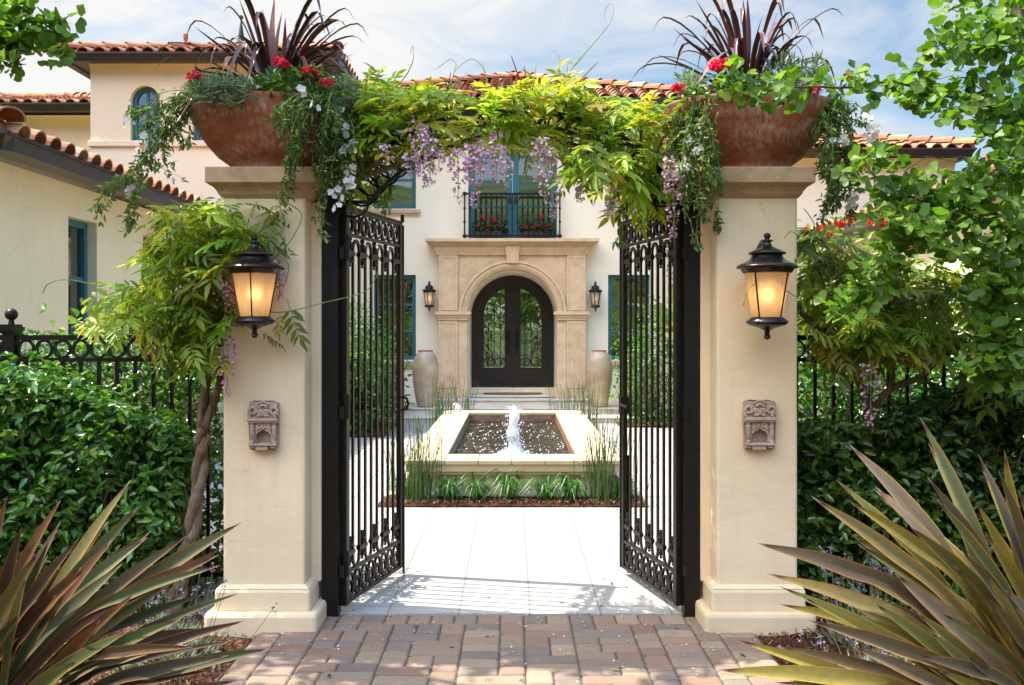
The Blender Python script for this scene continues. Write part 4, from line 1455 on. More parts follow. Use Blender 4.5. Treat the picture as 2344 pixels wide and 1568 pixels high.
# ---- gate posts
for lab, x0, x1 in (('square black iron gate post against the left pillar', -1.098, -1.003), ('square black iron gate post against the right pillar', .975, 1.066)):
    root = thing('gate_post', lab, 'gate post', ((x0 + x1) / 2, 5.41, 0))
    b = MB(); b.box(x0, x1, 5.362, 5.462, -.03, 2.46); b.build('post', M['black'], root, bevel=.004)


# ---- gate leaves: built flat, u from the hinge along the leaf, then swung open
def gate(label, hinge, ang, sg):
    root = thing('gate', label, 'gate', (hinge[0], hinge[1], 0), ang)
    Wd, zb_, zt_ = .905, .05, 2.352
    sw, d = .046, .030
    o = MB()
    o.box(0, sw, -.022, .022, zb_, zt_); o.box(Wd - sw, Wd, -d / 2, d / 2, zb_, zt_)
    for z0, z1, e in ((zb_, zb_ + .022, .014), (.222, .242, .012), (2.182, 2.202, .012), (zt_ - .026, zt_ - .004, .014)):
        o.box(sw, Wd - sw, -e, e, z0, z1)
    o.box(-.004, Wd, -.02, .02, zt_ - .004, zt_ + .006)
    o.build('frame', M['black'], root, local=True, bevel=.003)
    # beaded strip and cane bolt on the meeting stile
    o = MB(); o.box(Wd, Wd + .012, -.02, .02, zb_, zt_ - .02)
    for k in range(60): o.ball((Wd + .012, 0, zb_ + .03 + k * .0375), .0125, 6, 4, .8)
    o.tube([(Wd - .02, -.028, zb_ - .035), (Wd - .02, -.028, .8)], .008, 6); o.box(Wd - .03, Wd - .012, -.03, -.01, zt_, zt_ + .05)
    o.build('meeting_strip', M['black'], root, local=True)
    iw = Wd - 2 * sw
    for nm, z0, z1 in (('ring_panel', .072, .222), ('ring_panel', 2.202, 2.326)):
        o = MB(); zc = (z0 + z1) / 2; hz = (z1 - z0) / 2
        for k in range(8):
            uc = sw + iw * (k + .5) / 8
            ru = iw / 16
            o.sweep([(uc + (ru - .005) * math.cos(t), 0, zc + (hz - .005) * math.sin(t)) for t in np.linspace(0, 2 * PI, 25)[:-1]], .009, .016, (0, 1, 0), True)
            o.sweep([(uc + .028 * math.cos(t), 0, zc - hz * .18 + .040 * math.sin(t)) for t in np.linspace(0, 2 * PI, 19)[:-1]], .008, .016, (0, 1, 0), True)
        o.build(nm, M['black'], root, local=True, auto=40)
    # pickets in hairpin pairs
    pitch = iw / 9
    us = [sw + pitch * (k + 1) for k in range(8)]
    za, zc2 = .30, 2.10
    for k in range(8):
        o = MB(); o.box(us[k] - .009, us[k] + .009, -.0065, .0065, za, zc2); o.build('picket', M['black'], root, local=True)
    for k in range(0, 8, 2):
        a, c = us[k], us[k + 1]; r = (c - a) / 2; um = (a + c) / 2
        o = MB()
        o.sweep([(um - r * math.cos(t), 0, zc2 + (r + .02) * math.sin(t)) for t in np.linspace(0, PI, 15)], .018, .013, (0, 1, 0))
        o.build('top_arch', M['black'], root, local=True, auto=40)
        o = MB()
        o.sweep([(um - r * math.cos(t), 0, za - (r + .015) * math.sin(t)) for t in np.linspace(0, PI, 15)], .018, .013, (0, 1, 0))
        o.build('bottom_arch', M['black'], root, local=True, auto=40)
    # collars and cast leaf ornaments between the pairs
    gaps = [(sw, us[0]), (us[1], us[2]), (us[3], us[4]), (us[5], us[6]), (us[7], Wd - sw)]
    for (a, c) in gaps:
        um = (a + c) / 2
        for zc_, up in ((2.085, 1), (.335, -1)):
            o = MB()
            o.box(a - .014, c + .012, -.013, .013, zc_ - .007, zc_ + .007); o.box(a - .010, c + .009, -.011, .011, zc_ - .014, zc_ + .014)
            o.lathe([(.001, .014), (.012, .018), (.017, .036), (.016, .055), (.010, .072), (.016, .082), (.012, .094), (.001, .098)], um, 0, zc_, 8, cap=False)
            o.lathe([(.001, -.014), (.010, -.02), (.018, -.036), (.014, -.052), (.006, -.062), (.010, -.072), (.001, -.08)], um, 0, zc_, 8, cap=False)
            for q in range(6):
                t = q * PI / 3
                o.ball((um + .013 * math.cos(t), .013 * math.sin(t), zc_ + .048), .009, 6, 4); o.ball((um + .011 * math.cos(t), .011 * math.sin(t), zc_ - .045), .007, 6, 4)
            o.build('ornament', M['black'], root, local=True)
    for zc_ in (.30, 1.20, 2.11):
        o = MB(); o.lathe([(.017, -.07), (.017, .07)], -.022, -.032, zc_, 12); o.box(-.06, .0, -.030, -.006, zc_ - .07, zc_ - .002); o.build('hinge', M['black'], root, local=True, auto=40)
    o = MB(); sy = -.02 * sg
    if sg > 0:
        o.tube([(Wd - .03, -.02, 1.10), (Wd - .03, -.055, 1.11), (Wd - .03, -.065, 1.145), (Wd - .03, -.055, 1.18), (Wd - .03, -.02, 1.19)], .009, 8)
    else:
        o.box(Wd - .05, Wd - .004, -.032, .032, 1.08, 1.19); o.tube([(Wd - .16, .03, 1.13), (Wd - .02, .03, 1.14)], .010, 8); o.tube([(Wd - .10, .032, 1.13), (Wd - .11, .032, 1.06), (Wd - .10, .03, .93)], .008, 6)
    o.build('latch', M['black'], root, local=True)
    return root


gate('open black iron gate leaf hinged on the left post', (-.982, 5.40), math.atan2(.88, .228), 1)
gate('open black iron gate leaf hinged on the right post, with latch bolt', (.954, 5.40), PI - math.atan2(.84, .215), -1)

# ---- iron arch over the gateway
root = thing('gate_arch', 'black iron arch with linked rings spanning the gateway under the wisteria', 'arch', (-.02, 5.41, 2.4))
Ya = 5.41
inner = [at(x, y, Ya) for x, y in ((845, 462), (895, 413), (952, 369), (1020, 336), (1095, 316), (1171, 309), (1247, 316), (1325, 336), (1392, 367), (1450, 412), (1498, 465))]
outer = [at(x, y, Ya) for x, y in ((772, 462), (811, 408), (850, 368), (905, 327), (975, 290), (1060, 263), (1171, 252), (1280, 263), (1365, 290), (1435, 327), (1490, 368), (1532, 410), (1572, 465))]
b = MB(); b.sweep(curve(inner, 60), .020, .05, (0, 1, 0)); b.sweep(curve(outer, 60), .024, .05, (0, 1, 0))
for (x0, x1) in ((770, 846), (1497, 1574)):
    p, q = at(x0, 463, Ya), at(x1, 463, Ya); b.box(p.x, q.x, Ya - .025, Ya + .025, p.z - .008, p.z + .008)
b.build('arch_bar', M['black'], root, auto=40)
b = MB(); ci, co = curve(inner, 44), curve(outer, 44)
for k in range(0, 45, 1):
    p, q = ci[k], co[k]; m_ = (p + q) / 2; r = (p - q).length / 2
    if k % 2 == 0:
        b.tube([m_ + Vector((math.cos(t) * r * .96, .004 * ((k // 2) % 2), math.sin(t) * r * .96)) for t in np.linspace(0, 2 * PI, 25)[:-1]], .0065, 5, True)
b.build('ring', M['black'], root)


# ---- side fences with a ring band
def fence(label, x0, x1, zpost, post_x):
    Y = 5.78
    root = thing('iron_fence', label, 'fence', ((x0 + x1) / 2, Y, 0))
    zt_, zl = 1.605, 1.465
    b = MB(); b.box(x0, x1, Y - .02, Y + .02, zt_ - .032, zt_); b.box(x0, x1, Y - .016, Y + .016, zl - .025, zl); b.box(x0, x1, Y - .016, Y + .016, .12, .15)
    b.build('rail', M['black'], root)
    n = int((x1 - x0) / .111)
    b = MB()
    for k in range(n):
        xc = x0 + (k + .5) * (x1 - x0) / n
        b.sweep([(xc + .0475 * math.cos(t), Y, (zt_ - .032 + zl) / 2 + .0515 * math.sin(t)) for t in np.linspace(0, 2 * PI, 25)[:-1]], .012, .026, (0, 1, 0), True)
    b.build('ring_band', M['black'], root, auto=40)
    for k in range(n):
        xc = x0 + (k + .5) * (x1 - x0) / n
        b = MB(); b.box(xc - .0095, xc + .0095, Y - .0095, Y + .0095, .12, zl - .02); b.build('picket', M['black'], root)
    if post_x is not None:
        b = MB(); b.box(post_x - .036, post_x + .036, Y - .04, Y + .036, -.05, 1.63); b.box(post_x - .055, post_x + .055, Y - .06, Y + .055, 1.63, 1.655); b.box(post_x - .045, post_x + .045, Y - .05, Y + .045, 1.615, 1.67)
        b.lathe([(.02, 1.67), (.016, 1.69), (.014, 1.70)], post_x, Y, 0, 12); b.ball((post_x, Y, 1.732), .038, 14, 10)
        b.build('post', M['black'], root, auto=40)
    return root


fence('black iron fence with a band of rings and ball topped post left of the gateway', -4.4, -1.60, 0, at(26, 760, 5.78).x)
fence('black iron fence with a band of rings right of the gateway, behind hanging wisteria', 1.57, 4.4, 0, None)

# ================================================================== FOUNTAIN
pool = thing('fountain_basin', 'raised stone fountain basin with wide pale coping in the middle of the court', 'fountain', (-.01, 11.5, 0))
xa, xb, ya, yb = -1.041, 1.023, 8.85, 14.2
xi0, xi1, yi0, yi1 = -.652, .618, 9.30, 13.88
def frame4(mb, X0, X1, Y0, Y1, x0, x1, y0, y1, z0, z1):
    mb.box(X0, X1, Y0, y0, z0, z1); mb.box(X0, X1, y1, Y1, z0, z1); mb.box(X0, x0, y0, y1, z0, z1); mb.box(x1, X1, y0, y1, z0, z1)
b = MB()                                                          # coping slabs, each with a joint
def slabs(x0, x1, y0, y1, nx, ny):
    for i in range(nx):
        for j in range(ny):
            g = .0025
            b.box(x0 + (x1 - x0) * i / nx + g, x0 + (x1 - x0) * (i + 1) / nx - g, y0 + (y1 - y0) * j / ny + g, y0 + (y1 - y0) * (j + 1) / ny - g, .356, .40)
slabs(xa, xi0, ya, yi0, 1, 1); slabs(xi0, xi1, ya, yi0, 4, 1); slabs(xi1, xb, ya, yi0, 1, 1)
slabs(xa, xi0, yi0, yi1, 1, 14); slabs(xi1, xb, yi0, yi1, 1, 14)
slabs(xa, xi0, yi1, yb, 1, 1); slabs(xi0, xi1, yi1, yb, 4, 1); slabs(xi1, xb, yi1, yb, 1, 1)
b.build('coping', M['coping'], pool, bevel=.008)
b = MB()
frame4(b, xa + .025, xb - .025, ya + .025, yb - .025, xi0 - .02, xi1 + .02, yi0 - .02, yi1 + .02, .285, .3555)
frame4(b, xa + .045, xb - .045, ya + .045, yb - .045, xi0 - .02, xi1 + .02, yi0 - .02, yi1 + .02, .255, .2855)
b.build('frieze', M['coping'], pool, bevel=.006)
b = MB(); frame4(b, xa + .10, xb - .10, ya + .10, yb - .10, xi0 - .06, xi1 + .06, yi0 - .06, yi1 + .06, -.04, .2555); b.build('wall', m_stucco('fountain stucco', (.86, .71, .48)), pool)
b = MB(); b.box(xi0 - .02, xi1 + .02, yi1, yi1 + .02, .20, .345); b.box(xi0 - .02, xi0, yi0, yi1, .20, .345); b.box(xi1, xi1 + .02, yi0, yi1, .20, .345)
t = NT('small brown pool tiles')
g_ = t.node('ShaderNodeNewGeometry'); mp_ = t.node('ShaderNodeMapping'); mp_.inputs['Rotation'].default_value = (R(90), 0, 0); t.l.new(g_.outputs['Position'], mp_.inputs['Vector'])
bk = t.node('ShaderNodeTexBrick', offset=0.0)
for k_, v_ in (('Scale', 1.0), ('Mortar Size', .003), ('Brick Width', .05), ('Row Height', .05)): bk.inputs[k_].default_value = v_
bk.inputs['Color1'].default_value = (.17, .07, .05, 1); bk.inputs['Color2'].default_value = (.28, .15, .10, 1); bk.inputs['Mortar'].default_value = (.22, .17, .14, 1)
t.l.new(mp_.outputs['Vector'], bk.inputs['Vector'])
b.build('tile_band', t.done(t.bsdf(bk.outputs['Color'], .35, None, .5)), pool)

b = MB()
def wave(x, y):
    d = math.hypot(x - 0, y - 10.4)
    return .266 + .010 * math.sin(d * 26) * math.exp(-d * .8) + rng.uniform(-.006, .006)
grid_sheet(b, xi0, xi1, yi0, yi1, 60, 170, wave)
struct('water', b, M['water'], smooth=True)
# foam bubbles on the water
cl = Cloud()
th = np.linspace(0, 2 * PI, 7)[:-1]
T_BUB = (np.array([[math.cos(a), math.sin(a), 0] for a in th] + [[.6 * math.cos(a), .6 * math.sin(a), .62] for a in th] + [[0, 0, .82]]),
         [[k, (k + 1) % 6, 6 + (k + 1) % 6, 6 + k] for k in range(6)] + [[6 + k, 6 + (k + 1) % 6, 12] for k in range(6)])
n = 950
p = np.c_[rng.uniform(xi0 + .03, xi1 - .03, n), rng.uniform(yi0, yi1 - .05, n), np.full(n, .268)]
q = 330
p[:q] = np.c_[rng.normal(0, .16, q).clip(-.6, .6), rng.normal(10.4, .32, q), np.full(q, .268)]
cl.add(T_BUB, p, np.c_[rng.normal(0, 1, n), rng.normal(0, 1, n), np.zeros(n)], np.tile([0, 0, 1.0], (n, 1)), rng.uniform(.05, 1, n) ** 2 * .011 * np.where(np.arange(n) < q, 1.2, 1.0), (1, 1, 1))
o = cl.build('water_bubbles', M['foam']); tag(o, 'white bubbles drifting over the dark fountain water', 'bubbles', kind='stuff')

# jet
jt = thing('fountain_jet', 'white foaming water jet rising from the fountain basin', 'water jet', (0, 10.4, .266))
b = MB(); n, m_ = 22, 34
rows = []
for i in range(m_ + 1):
    t_ = i / m_; z_ = .26 + .53 * t_
    r = (.078 - .040 * t_) * (1 + .14 * math.sin(t_ * 17 + 1)) * (1.0 if t_ < .93 else max(.12, (1 - t_) / .07))
    if t_ < .08: r *= 1.25
    ox = .012 * math.sin(t_ * 9 + .5)
    rows.append([b.vert((ox + r * math.cos(2 * PI * k / n) * random.uniform(.9, 1.1), 10.4 + r * math.sin(2 * PI * k / n) * random.uniform(.9, 1.1), z_ + random.uniform(-.01, .01))) for k in range(n)])
for a, c in zip(rows, rows[1:]):
    for k in range(n): b.f.append([a[k], a[(k + 1) % n], c[(k + 1) % n], c[k]])
b.build('plume', M['jet'], jt, smooth=True)
b = MB()                                                           # denser core
rows = []
for i in range(m_ + 1):
    t_ = i / m_; r = (.060 - .045 * t_) * (1 + .2 * math.sin(t_ * 17 + 1)) * (1.0 if t_ < .93 else max(.1, (1 - t_) / .07)); ox = .012 * math.sin(t_ * 9 + .5)
    rows.append([b.vert((ox + r * math.cos(2 * PI * k / n) * random.uniform(.7, 1.25), 10.4 + r * math.sin(2 * PI * k / n) * random.uniform(.7, 1.25), .26 + .50 * t_)) for k in range(n)])
for a, c in zip(rows, rows[1:]):
    for k in range(n): b.f.append([a[k], a[(k + 1) % n], c[(k + 1) % n], c[k]])
b.build('core', M['foam'], jt, smooth=True)
cl = Cloud(); n = 420
h = rng.uniform(0, .50, n); rr = (.075 - .07 * h) + np.abs(rng.normal(0, .035, n)); a = rng.uniform(0, 2 * PI, n)
T_DROP = (T_BUB[0] * np.array([1, 1, 1.6]) - np.array([0, 0, .4]), T_BUB[1])
cl.add(T_DROP, np.c_[rr * np.cos(a), 10.4 + rr * np.sin(a), .28 + h], rdir(n), rdir(n), rng.uniform(.002, .0065, n), (1, 1, 1))
n = 160; a = rng.uniform(0, 2 * PI, n); rr = rng.uniform(.05, .17, n)
cl.add(T_BUB, np.c_[rr * np.cos(a), 10.4 + rr * np.sin(a), np.full(n, .268)], rdir(n, 0, .01), np.tile([0, 0, 1.0], (n, 1)), rng.uniform(.008, .022, n), (1, 1, 1))
cl.build('spray', M['foam'], jt)

# koi near the surface
for (px, py, ang, lab) in ((1101, 1024, .35, 'orange koi near the surface left of the fountain jet, nearer one'), (1104, 977, -.25, 'orange koi near the surface left of the fountain jet, farther one')):
    Yk = (EYE - .266) * F / (py - CY); q0 = Vector(((px - CX) * Yk / F, Yk, .254))
    k_ = thing('koi', lab, 'fish', q0)
    b = MB(); dv = Vector((math.cos(ang), math.sin(ang) * .6, 0)).normalized()
    b.tube([q0 + dv * u + Vector((0, .006 * math.sin(u * 30), 0)) for u in (-.09, -.07, -.035, 0, .04, .07, .09)], [.003, .007, .014, .018, .018, .013, .005], 8)
    sd = Vector((-dv.y, dv.x, 0))
    b.face([q0 - dv * .085, q0 - dv * .125 + sd * .02, q0 - dv * .115, q0 - dv * .125 - sd * .02])
    b.build('body', m_plain('koi skin', (.42, .07, .015), .3, .5), k_, smooth=True)
# frog statue on the far coping
p = at(1047.5, 939, 14.02); p.z = .40
fr = thing('frog_statue', 'small pale stone frog sitting on the far corner of the fountain coping', 'statue', p)
b = MB()
b.tube([p + Vector(q) for q in ((.055, 0, .012), (.045, 0, .030), (.015, 0, .055), (-.015, 0, .080), (-.03, 0, .098), (-.05, 0, .102), (-.066, 0, .098))], [.012, .034, .040, .036, .030, .026, .010], 10)
for s_ in (-1, 1):
    b.ball(p + Vector((-.032, s_ * .020, .124)), .012, 8, 6)
    b.tube([p + Vector(q) for q in ((-.015, s_ * .026, .07), (-.03, s_ * .042, .035), (-.045, s_ * .045, .006), (-.066, s_ * .05, .004))], [.014, .011, .009, .008], 7)
    b.tube([p + Vector(q) for q in ((.04, s_ * .02, .03), (.0, s_ * .05, .05), (.045, s_ * .052, .012), (-.0, s_ * .056, .006), (-.02, s_ * .06, .004))], [.018, .018, .013, .009, .007], 7)
b.build('body', m_stone('frog stone', [(.45, .38, .30), (.6, .52, .42), (.7, .62, .5)], 20), fr, smooth=True)
# ================================================================== PLANTS
A = np.array
SUNV = A(SUN_DIR)


def tubes(name, paths, r, mat, parent, n=5):
    b = MB()
    for p in paths:
        m = len(p)
        rr = r if not isinstance(r, tuple) else [r[0] + (r[1] - r[0]) * i / max(m - 1, 1) for i in range(m)]
        b.tube(p, rr, n)
    return b.build(name, mat, parent, smooth=True)


# ---------------------------------------------------------------- hedges
HEDGE = [(.17, .28, .03), (.08, .18, .02), (.07, .16, .02), (.11, .22, .025), (.07, .19, .025), (.045, .13, .022), (.09, .22, .03), (.075, .18, .04)]
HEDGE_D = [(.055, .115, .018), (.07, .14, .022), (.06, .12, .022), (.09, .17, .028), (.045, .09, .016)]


def leafy(cl, P, n_out=(0, -.5, .6), size=(.04, .07), cols=HEDGE, tm=T_BROAD, droop=.3):
    n = len(P)
    d = rdir(n, -.7, .5); d[:, 1] -= .25; d[:, 2] -= droop
    u = A(n_out)[None, :] + rng.normal(0, .45, (n, 3))
    cl.add(tm, P, d, u, rng.uniform(size[0], size[1], n), rcol(n, cols, .22))


def hedge(label, x0, x1, y0, y1, topf, n, cols, size, core=True, nm='hedge', grp=None, frontY=None):
    root = thing(nm, label, 'hedge', ((x0 + x1) / 2, (y0 + y1) / 2, 0), 0, grp)
    X = rng.uniform(x0, x1, n); T = A([topf(x) for x in X])
    dep = np.abs(rng.normal(0, .13, n)).clip(0, y1 - y0)
    Zz = T * np.sqrt(rng.uniform(0.0, 1.0, n)) if False else rng.uniform(-.02, 1, n) * T
    bul = .09 * np.sin(X * 9 + 1.2) * np.sin(Zz * 8) + .05 * np.sin(X * 21) * np.sin(Zz * 17 + 2)
    Yy = y0 + dep + bul
    k = int(n * .22)                                             # top surface
    Zz[:k] = T[:k] - np.abs(rng.normal(0, .05, k)); Yy[:k] = rng.uniform(y0, y1, k)
    cl = Cloud(); leafy(cl, np.c_[X, Yy, Zz], size=size, cols=cols)
    cl.build('foliage', M['leaf_gloss'], root)
    # young shoots standing out of the face and the top
    sp, sc2 = [], Cloud()
    for q in range(int((x1 - x0) * 34)):
        x = random.uniform(x0, x1); h = topf(x); tp_ = random.random() < .22
        o = Vector((x, random.uniform(y0 + .1, y1) if tp_ else y0 + .03, h if tp_ else h * random.uniform(.1, .86)))
        e = o + Vector((random.gauss(0, .07), -random.uniform(.02, .12), random.uniform(.02, .10) if not tp_ else random.uniform(.03, .09)))
        c_ = curve([o, (o + e) / 2 + Vector((0, 0, .025)), e], 6); sp.append(c_)
        P_ = A([list(c_[k]) for k in (1, 2, 3, 4, 5, 6, 6) for _ in (0, 1)]); m = len(P_)
        d = rdir(m, -.6, .6) + A([0, -.3, .1]); sc2.add(T_BROAD, P_, d, rdir(m, .2, 1), rng.uniform(size[0] * .6, size[1] * .9, m), rcol(m, cols, .2) * A([1.5, 1.35, 1.2]))
    sc2.build('young_shoots', M['leaf_gloss'], root); tubes('shoot_stems', sp, (.0028, .0012), M['vine_stem'], root, 4)
    # woody inside
    paths = []
    for q in range(int((x1 - x0) * 26)):
        x = random.uniform(x0, x1); y = random.uniform(y0 + .12, y1)
        h = topf(x) * random.uniform(.6, .95)
        paths.append([Vector((x, y, -.03)), Vector((x + random.uniform(-.1, .1), y + random.uniform(-.06, .06), h * .5)), Vector((x + random.uniform(-.2, .2), y - random.uniform(-.05, .1), h))])
    tubes('stems', paths, (.012, .004), M['bark'], root)
    # deep inner leaves close the view
    m2 = int(n * 1.0)
    X = rng.uniform(x0, x1, m2); T = A([topf(x) for x in X])
    cl = Cloud(); leafy(cl, np.c_[X, y0 + rng.uniform(.16, max(.2, y1 - y0), m2), rng.uniform(0, .95, m2) * T], size=(size[0] * 1.2, size[1] * 1.4), cols=cols)
    cl.build('inner_foliage', M['leaf_gloss'], root)
    return root


def Zat(y, Y): return EYE - (y - CY) * Y / F
def topL(x):                                                      # left hedge in front of the fence
    px = CX + x * F / 5.45
    return float(np.interp(px, [-400, 0, 60, 150, 230, 300, 360, 440, 520], [Zat(v, 5.45) for v in (820, 838, 850, 868, 905, 935, 960, 1010, 1040)]))
hedge('glossy green jasmine hedge in front of the left iron fence', -3.9, -1.93, 5.36, 5.74, topL, 6000, HEDGE, (.05, .085))
def topLB(x):
    return 1.55 + .05 * math.sin(x * 7) + .04 * math.sin(x * 17 + 1)
hedge('sunlit shrubs growing behind the left iron fence', -4.3, -1.55, 5.86, 6.6, topLB, 5200, [(.06, .16, .02), (.08, .2, .03), (.05, .12, .02)], (.036, .066))
def topR(x):
    px = CX + x * F / 5.45
    return float(np.interp(px, [1780, 1830, 1900, 1990, 2080, 2160, 2240, 2344, 2600], [Zat(v, 5.45) for v in (1010, 985, 965, 975, 950, 900, 885, 870, 860)]))
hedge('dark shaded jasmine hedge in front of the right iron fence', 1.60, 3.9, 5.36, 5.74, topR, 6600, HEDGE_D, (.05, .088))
hedge('bright green shrubs growing behind the right iron fence', 1.56, 4.3, 5.9, 6.7, lambda x: 1.46 + .06 * math.sin(x * 6 + 2) + .04 * math.sin(x * 15), 5200, [(.09, .24, .025), (.12, .28, .03), (.06, .15, .02)], (.04, .07))


# ---------------------------------------------------------------- wisteria
WIS = [(.27, .38, .035), (.38, .44, .045), (.18, .31, .03), (.31, .40, .04), (.45, .46, .06), (.14, .26, .025)]
WIS_D = [(.15, .22, .025), (.21, .26, .03), (.26, .27, .04), (.11, .18, .025)]


def compound(cl, P, cols, size=(.17, .28), z0=-.45, z1=.6, bias=(0, -.35, 0)):
    n = len(P); k = rng.integers(0, len(T_COMP), n)
    d = rdir(n, z0, z1) + A(bias)
    u = np.tile([0, 0, 1.0], (n, 1)) + rng.normal(0, .28, (n, 3)) + A([-.1, -.35, 0])
    s = rng.uniform(size[0] * .7, size[1] * 1.05, n); c = rcol(n, cols, .28)
    dry = rng.uniform(0, 1, n) < .03; c[dry] = A([.30, .20, .07])
    st = P - norm(d) * s[:, None] * .45
    for q in range(len(T_COMP)):
        m = k == q
        if m.any(): cl.add(T_COMP[q], st[m], d[m], u[m], s[m], c[m])


def raceme(parent, top, bot, w, col, dens=1.0):
    """Hanging flower cluster from top to bot."""
    top, bot = Vector(top), Vector(bot); L = (top - bot).length
    b = Cloud(); n = int(L * 260 * dens)
    t = np.sort(rng.uniform(0, 1, n)); a = rng.uniform(0, 2 * PI, n)
    r = w * .5 * np.minimum(1, np.minimum(t * 4 + .35, (1 - t) * 1.6 + .18)) * rng.uniform(.5, 1.1, n)
    bend = np.c_[np.sin(t * 3) * .006, np.zeros(n), np.zeros(n)]
    P = A(top)[None, :] * (1 - t)[:, None] + A(bot)[None, :] * t[:, None] + np.c_[np.cos(a) * r, np.sin(a) * r, -r * .3] + bend
    d = np.c_[np.cos(a), np.sin(a), rng.uniform(-1.1, .1, n)]
    sz = .023 * (1.12 - .5 * t)
    c = rcol(n, col, .14)
    b.add(T_PETAL, P, d, rdir(n, .2, 1), sz, c); b.add(T_PETAL, P, d + rng.normal(0, .7, (n, 3)), rdir(n), sz * .8, c * A([.82, .7, .95]))
    st = MB(); q = [top + (bot - top) * k / 6 + Vector((math.sin(k * .5) * .006, 0, 0)) for k in range(7)]
    o = b.build('flower_raceme', M['petal'], parent)
    st.tube(q, [.0028] * 6 + [.001], 4)
    sub = st.build('stalk', M['vine_stem'], o)
    return o


LIL = [(.64, .38, .50), (.72, .50, .59), (.78, .64, .69), (.55, .31, .44)]
PALE = [(.66, .55, .50), (.60, .46, .44), (.72, .64, .58), (.5, .36, .36)]

# main vine over the arch
wv = thing('wisteria', 'wisteria in lime green leaf trained over the iron arch, lilac flowers hanging from it', 'climbing plant', (-1.1, 5.6, 0))
mass = [(755, 250), (800, 212), (850, 192), (905, 200), (955, 200), (1005, 203), (1038, 226), (1062, 262), (1092, 222), (1130, 197), (1200, 190), (1300, 190), (1345, 202), (1400, 226), (1480, 226), (1530, 232), (1575, 300), (1570, 420), (1500, 405), (1440, 370), (1390, 345), (1340, 330), (1280, 318), (1200, 306), (1130, 292), (1050, 288), (1000, 284), (940, 284), (890, 296), (840, 314), (790, 360), (760, 380)]
def airy(P_):
    """Leaves open gaps in the garland, widest where the roof shows through left of the middle."""
    px = CX + P_[:, 0] * F / P_[:, 1]; py = CY - (P_[:, 2] - EYE) * F / P_[:, 1]
    gap = (np.abs(px - 1064) < 34) & (py < 272)
    gap |= (np.sin(px * .045 + 1.1) * np.sin(py * .07 + .4 + px * .01) > .62)
    return P_[~gap]
cl = Cloud()
compound(cl, airy(fill(mass, 430, 5.14, 5.80)), WIS)
upper = [(775, 240), (850, 198), (1000, 205), (1040, 240), (1095, 222), (1200, 196), (1330, 200), (1420, 232), (1520, 240), (1500, 300), (1300, 270), (1100, 290), (900, 280), (790, 300)]
compound(cl, airy(fill(upper, 180, 5.1, 5.75)), [(.34, .38, .04), (.40, .42, .06), (.26, .34, .03)], (.18, .28), -.2, .7)
compound(cl, fill([(1290, 340), (1400, 340), (1460, 370), (1440, 400), (1370, 400), (1330, 420), (1305, 410)], 46, 5.0, 5.35), WIS, (.20, .28), -.9, .1)
compound(cl, fill([(1430, 420), (1540, 400), (1570, 470), (1540, 480), (1440, 470)], 46, 5.5, 5.9), [(.36, .42, .04), (.28, .36, .03)], (.2, .3), -.9, .1)
compound(cl, fill([(770, 300), (900, 290), (880, 420), (800, 470), (770, 450)], 40, 5.45, 5.9), WIS, (.18, .28), -.9, .1)
compound(cl, fill([(775, 215), (860, 200), (1010, 210), (1000, 335), (900, 335), (800, 380), (760, 400)], 75, 5.2, 5.7), WIS, (.17, .26), -.6, .3)
compound(cl, fill([(1290, 300), (1440, 320), (1540, 380), (1540, 440), (1440, 420), (1330, 390)], 48, 5.15, 5.6), WIS, (.17, .26), -.7, .2)
compound(cl, fill([(985, 290), (1110, 285), (1300, 290), (1310, 345), (1230, 352), (1180, 335), (1100, 338), (1000, 332)], 62, 5.12, 5.5), WIS, (.15, .24), -.6, .3)
compound(cl, fill([(860, 330), (960, 300), (1000, 345), (930, 365), (880, 380)], 18, 5.2, 5.5), WIS, (.15, .24), -.7, .2)
cl.build('foliage', M['leaf_thin'], wv)
vines = []
def W3(l): return [at(*q) for q in l]
main = [(740, 1380, 5.62), (742, 900, 5.66), (745, 560, 5.62), (790, 440, 5.5), (850, 378, 5.36), (930, 345, 5.40), (1040, 305, 5.45), (1170, 288, 5.45), (1290, 300, 5.45), (1400, 340, 5.45), (1520, 440, 5.5)]
b = MB(); b.tube(curve(W3(main), 60), [.030 - .018 * i / 60 for i in range(61)], 8)
m2 = [(760, 500, 5.6), (800, 425, 5.44), (870, 390, 5.37), (960, 368, 5.38), (1010, 358, 5.42)]
b.tube(curve(W3(m2), 30), [.024 - .014 * i / 30 for i in range(31)], 7)
for q in range(60):
    t_ = random.uniform(.25, .98); base = curve(W3(main), 60)[int(t_ * 60)]
    e = base + Vector((random.uniform(-.35, .35), random.uniform(-.3, .3), random.uniform(-.12, .36)))
    b.tube(curve([base, (base + e) / 2 + Vector((0, random.uniform(-.06, .06), .05)), e], 8), [.007 - .0006 * i for i in range(9)], 5)
b.build('trunk', M['bark'], wv, smooth=True)
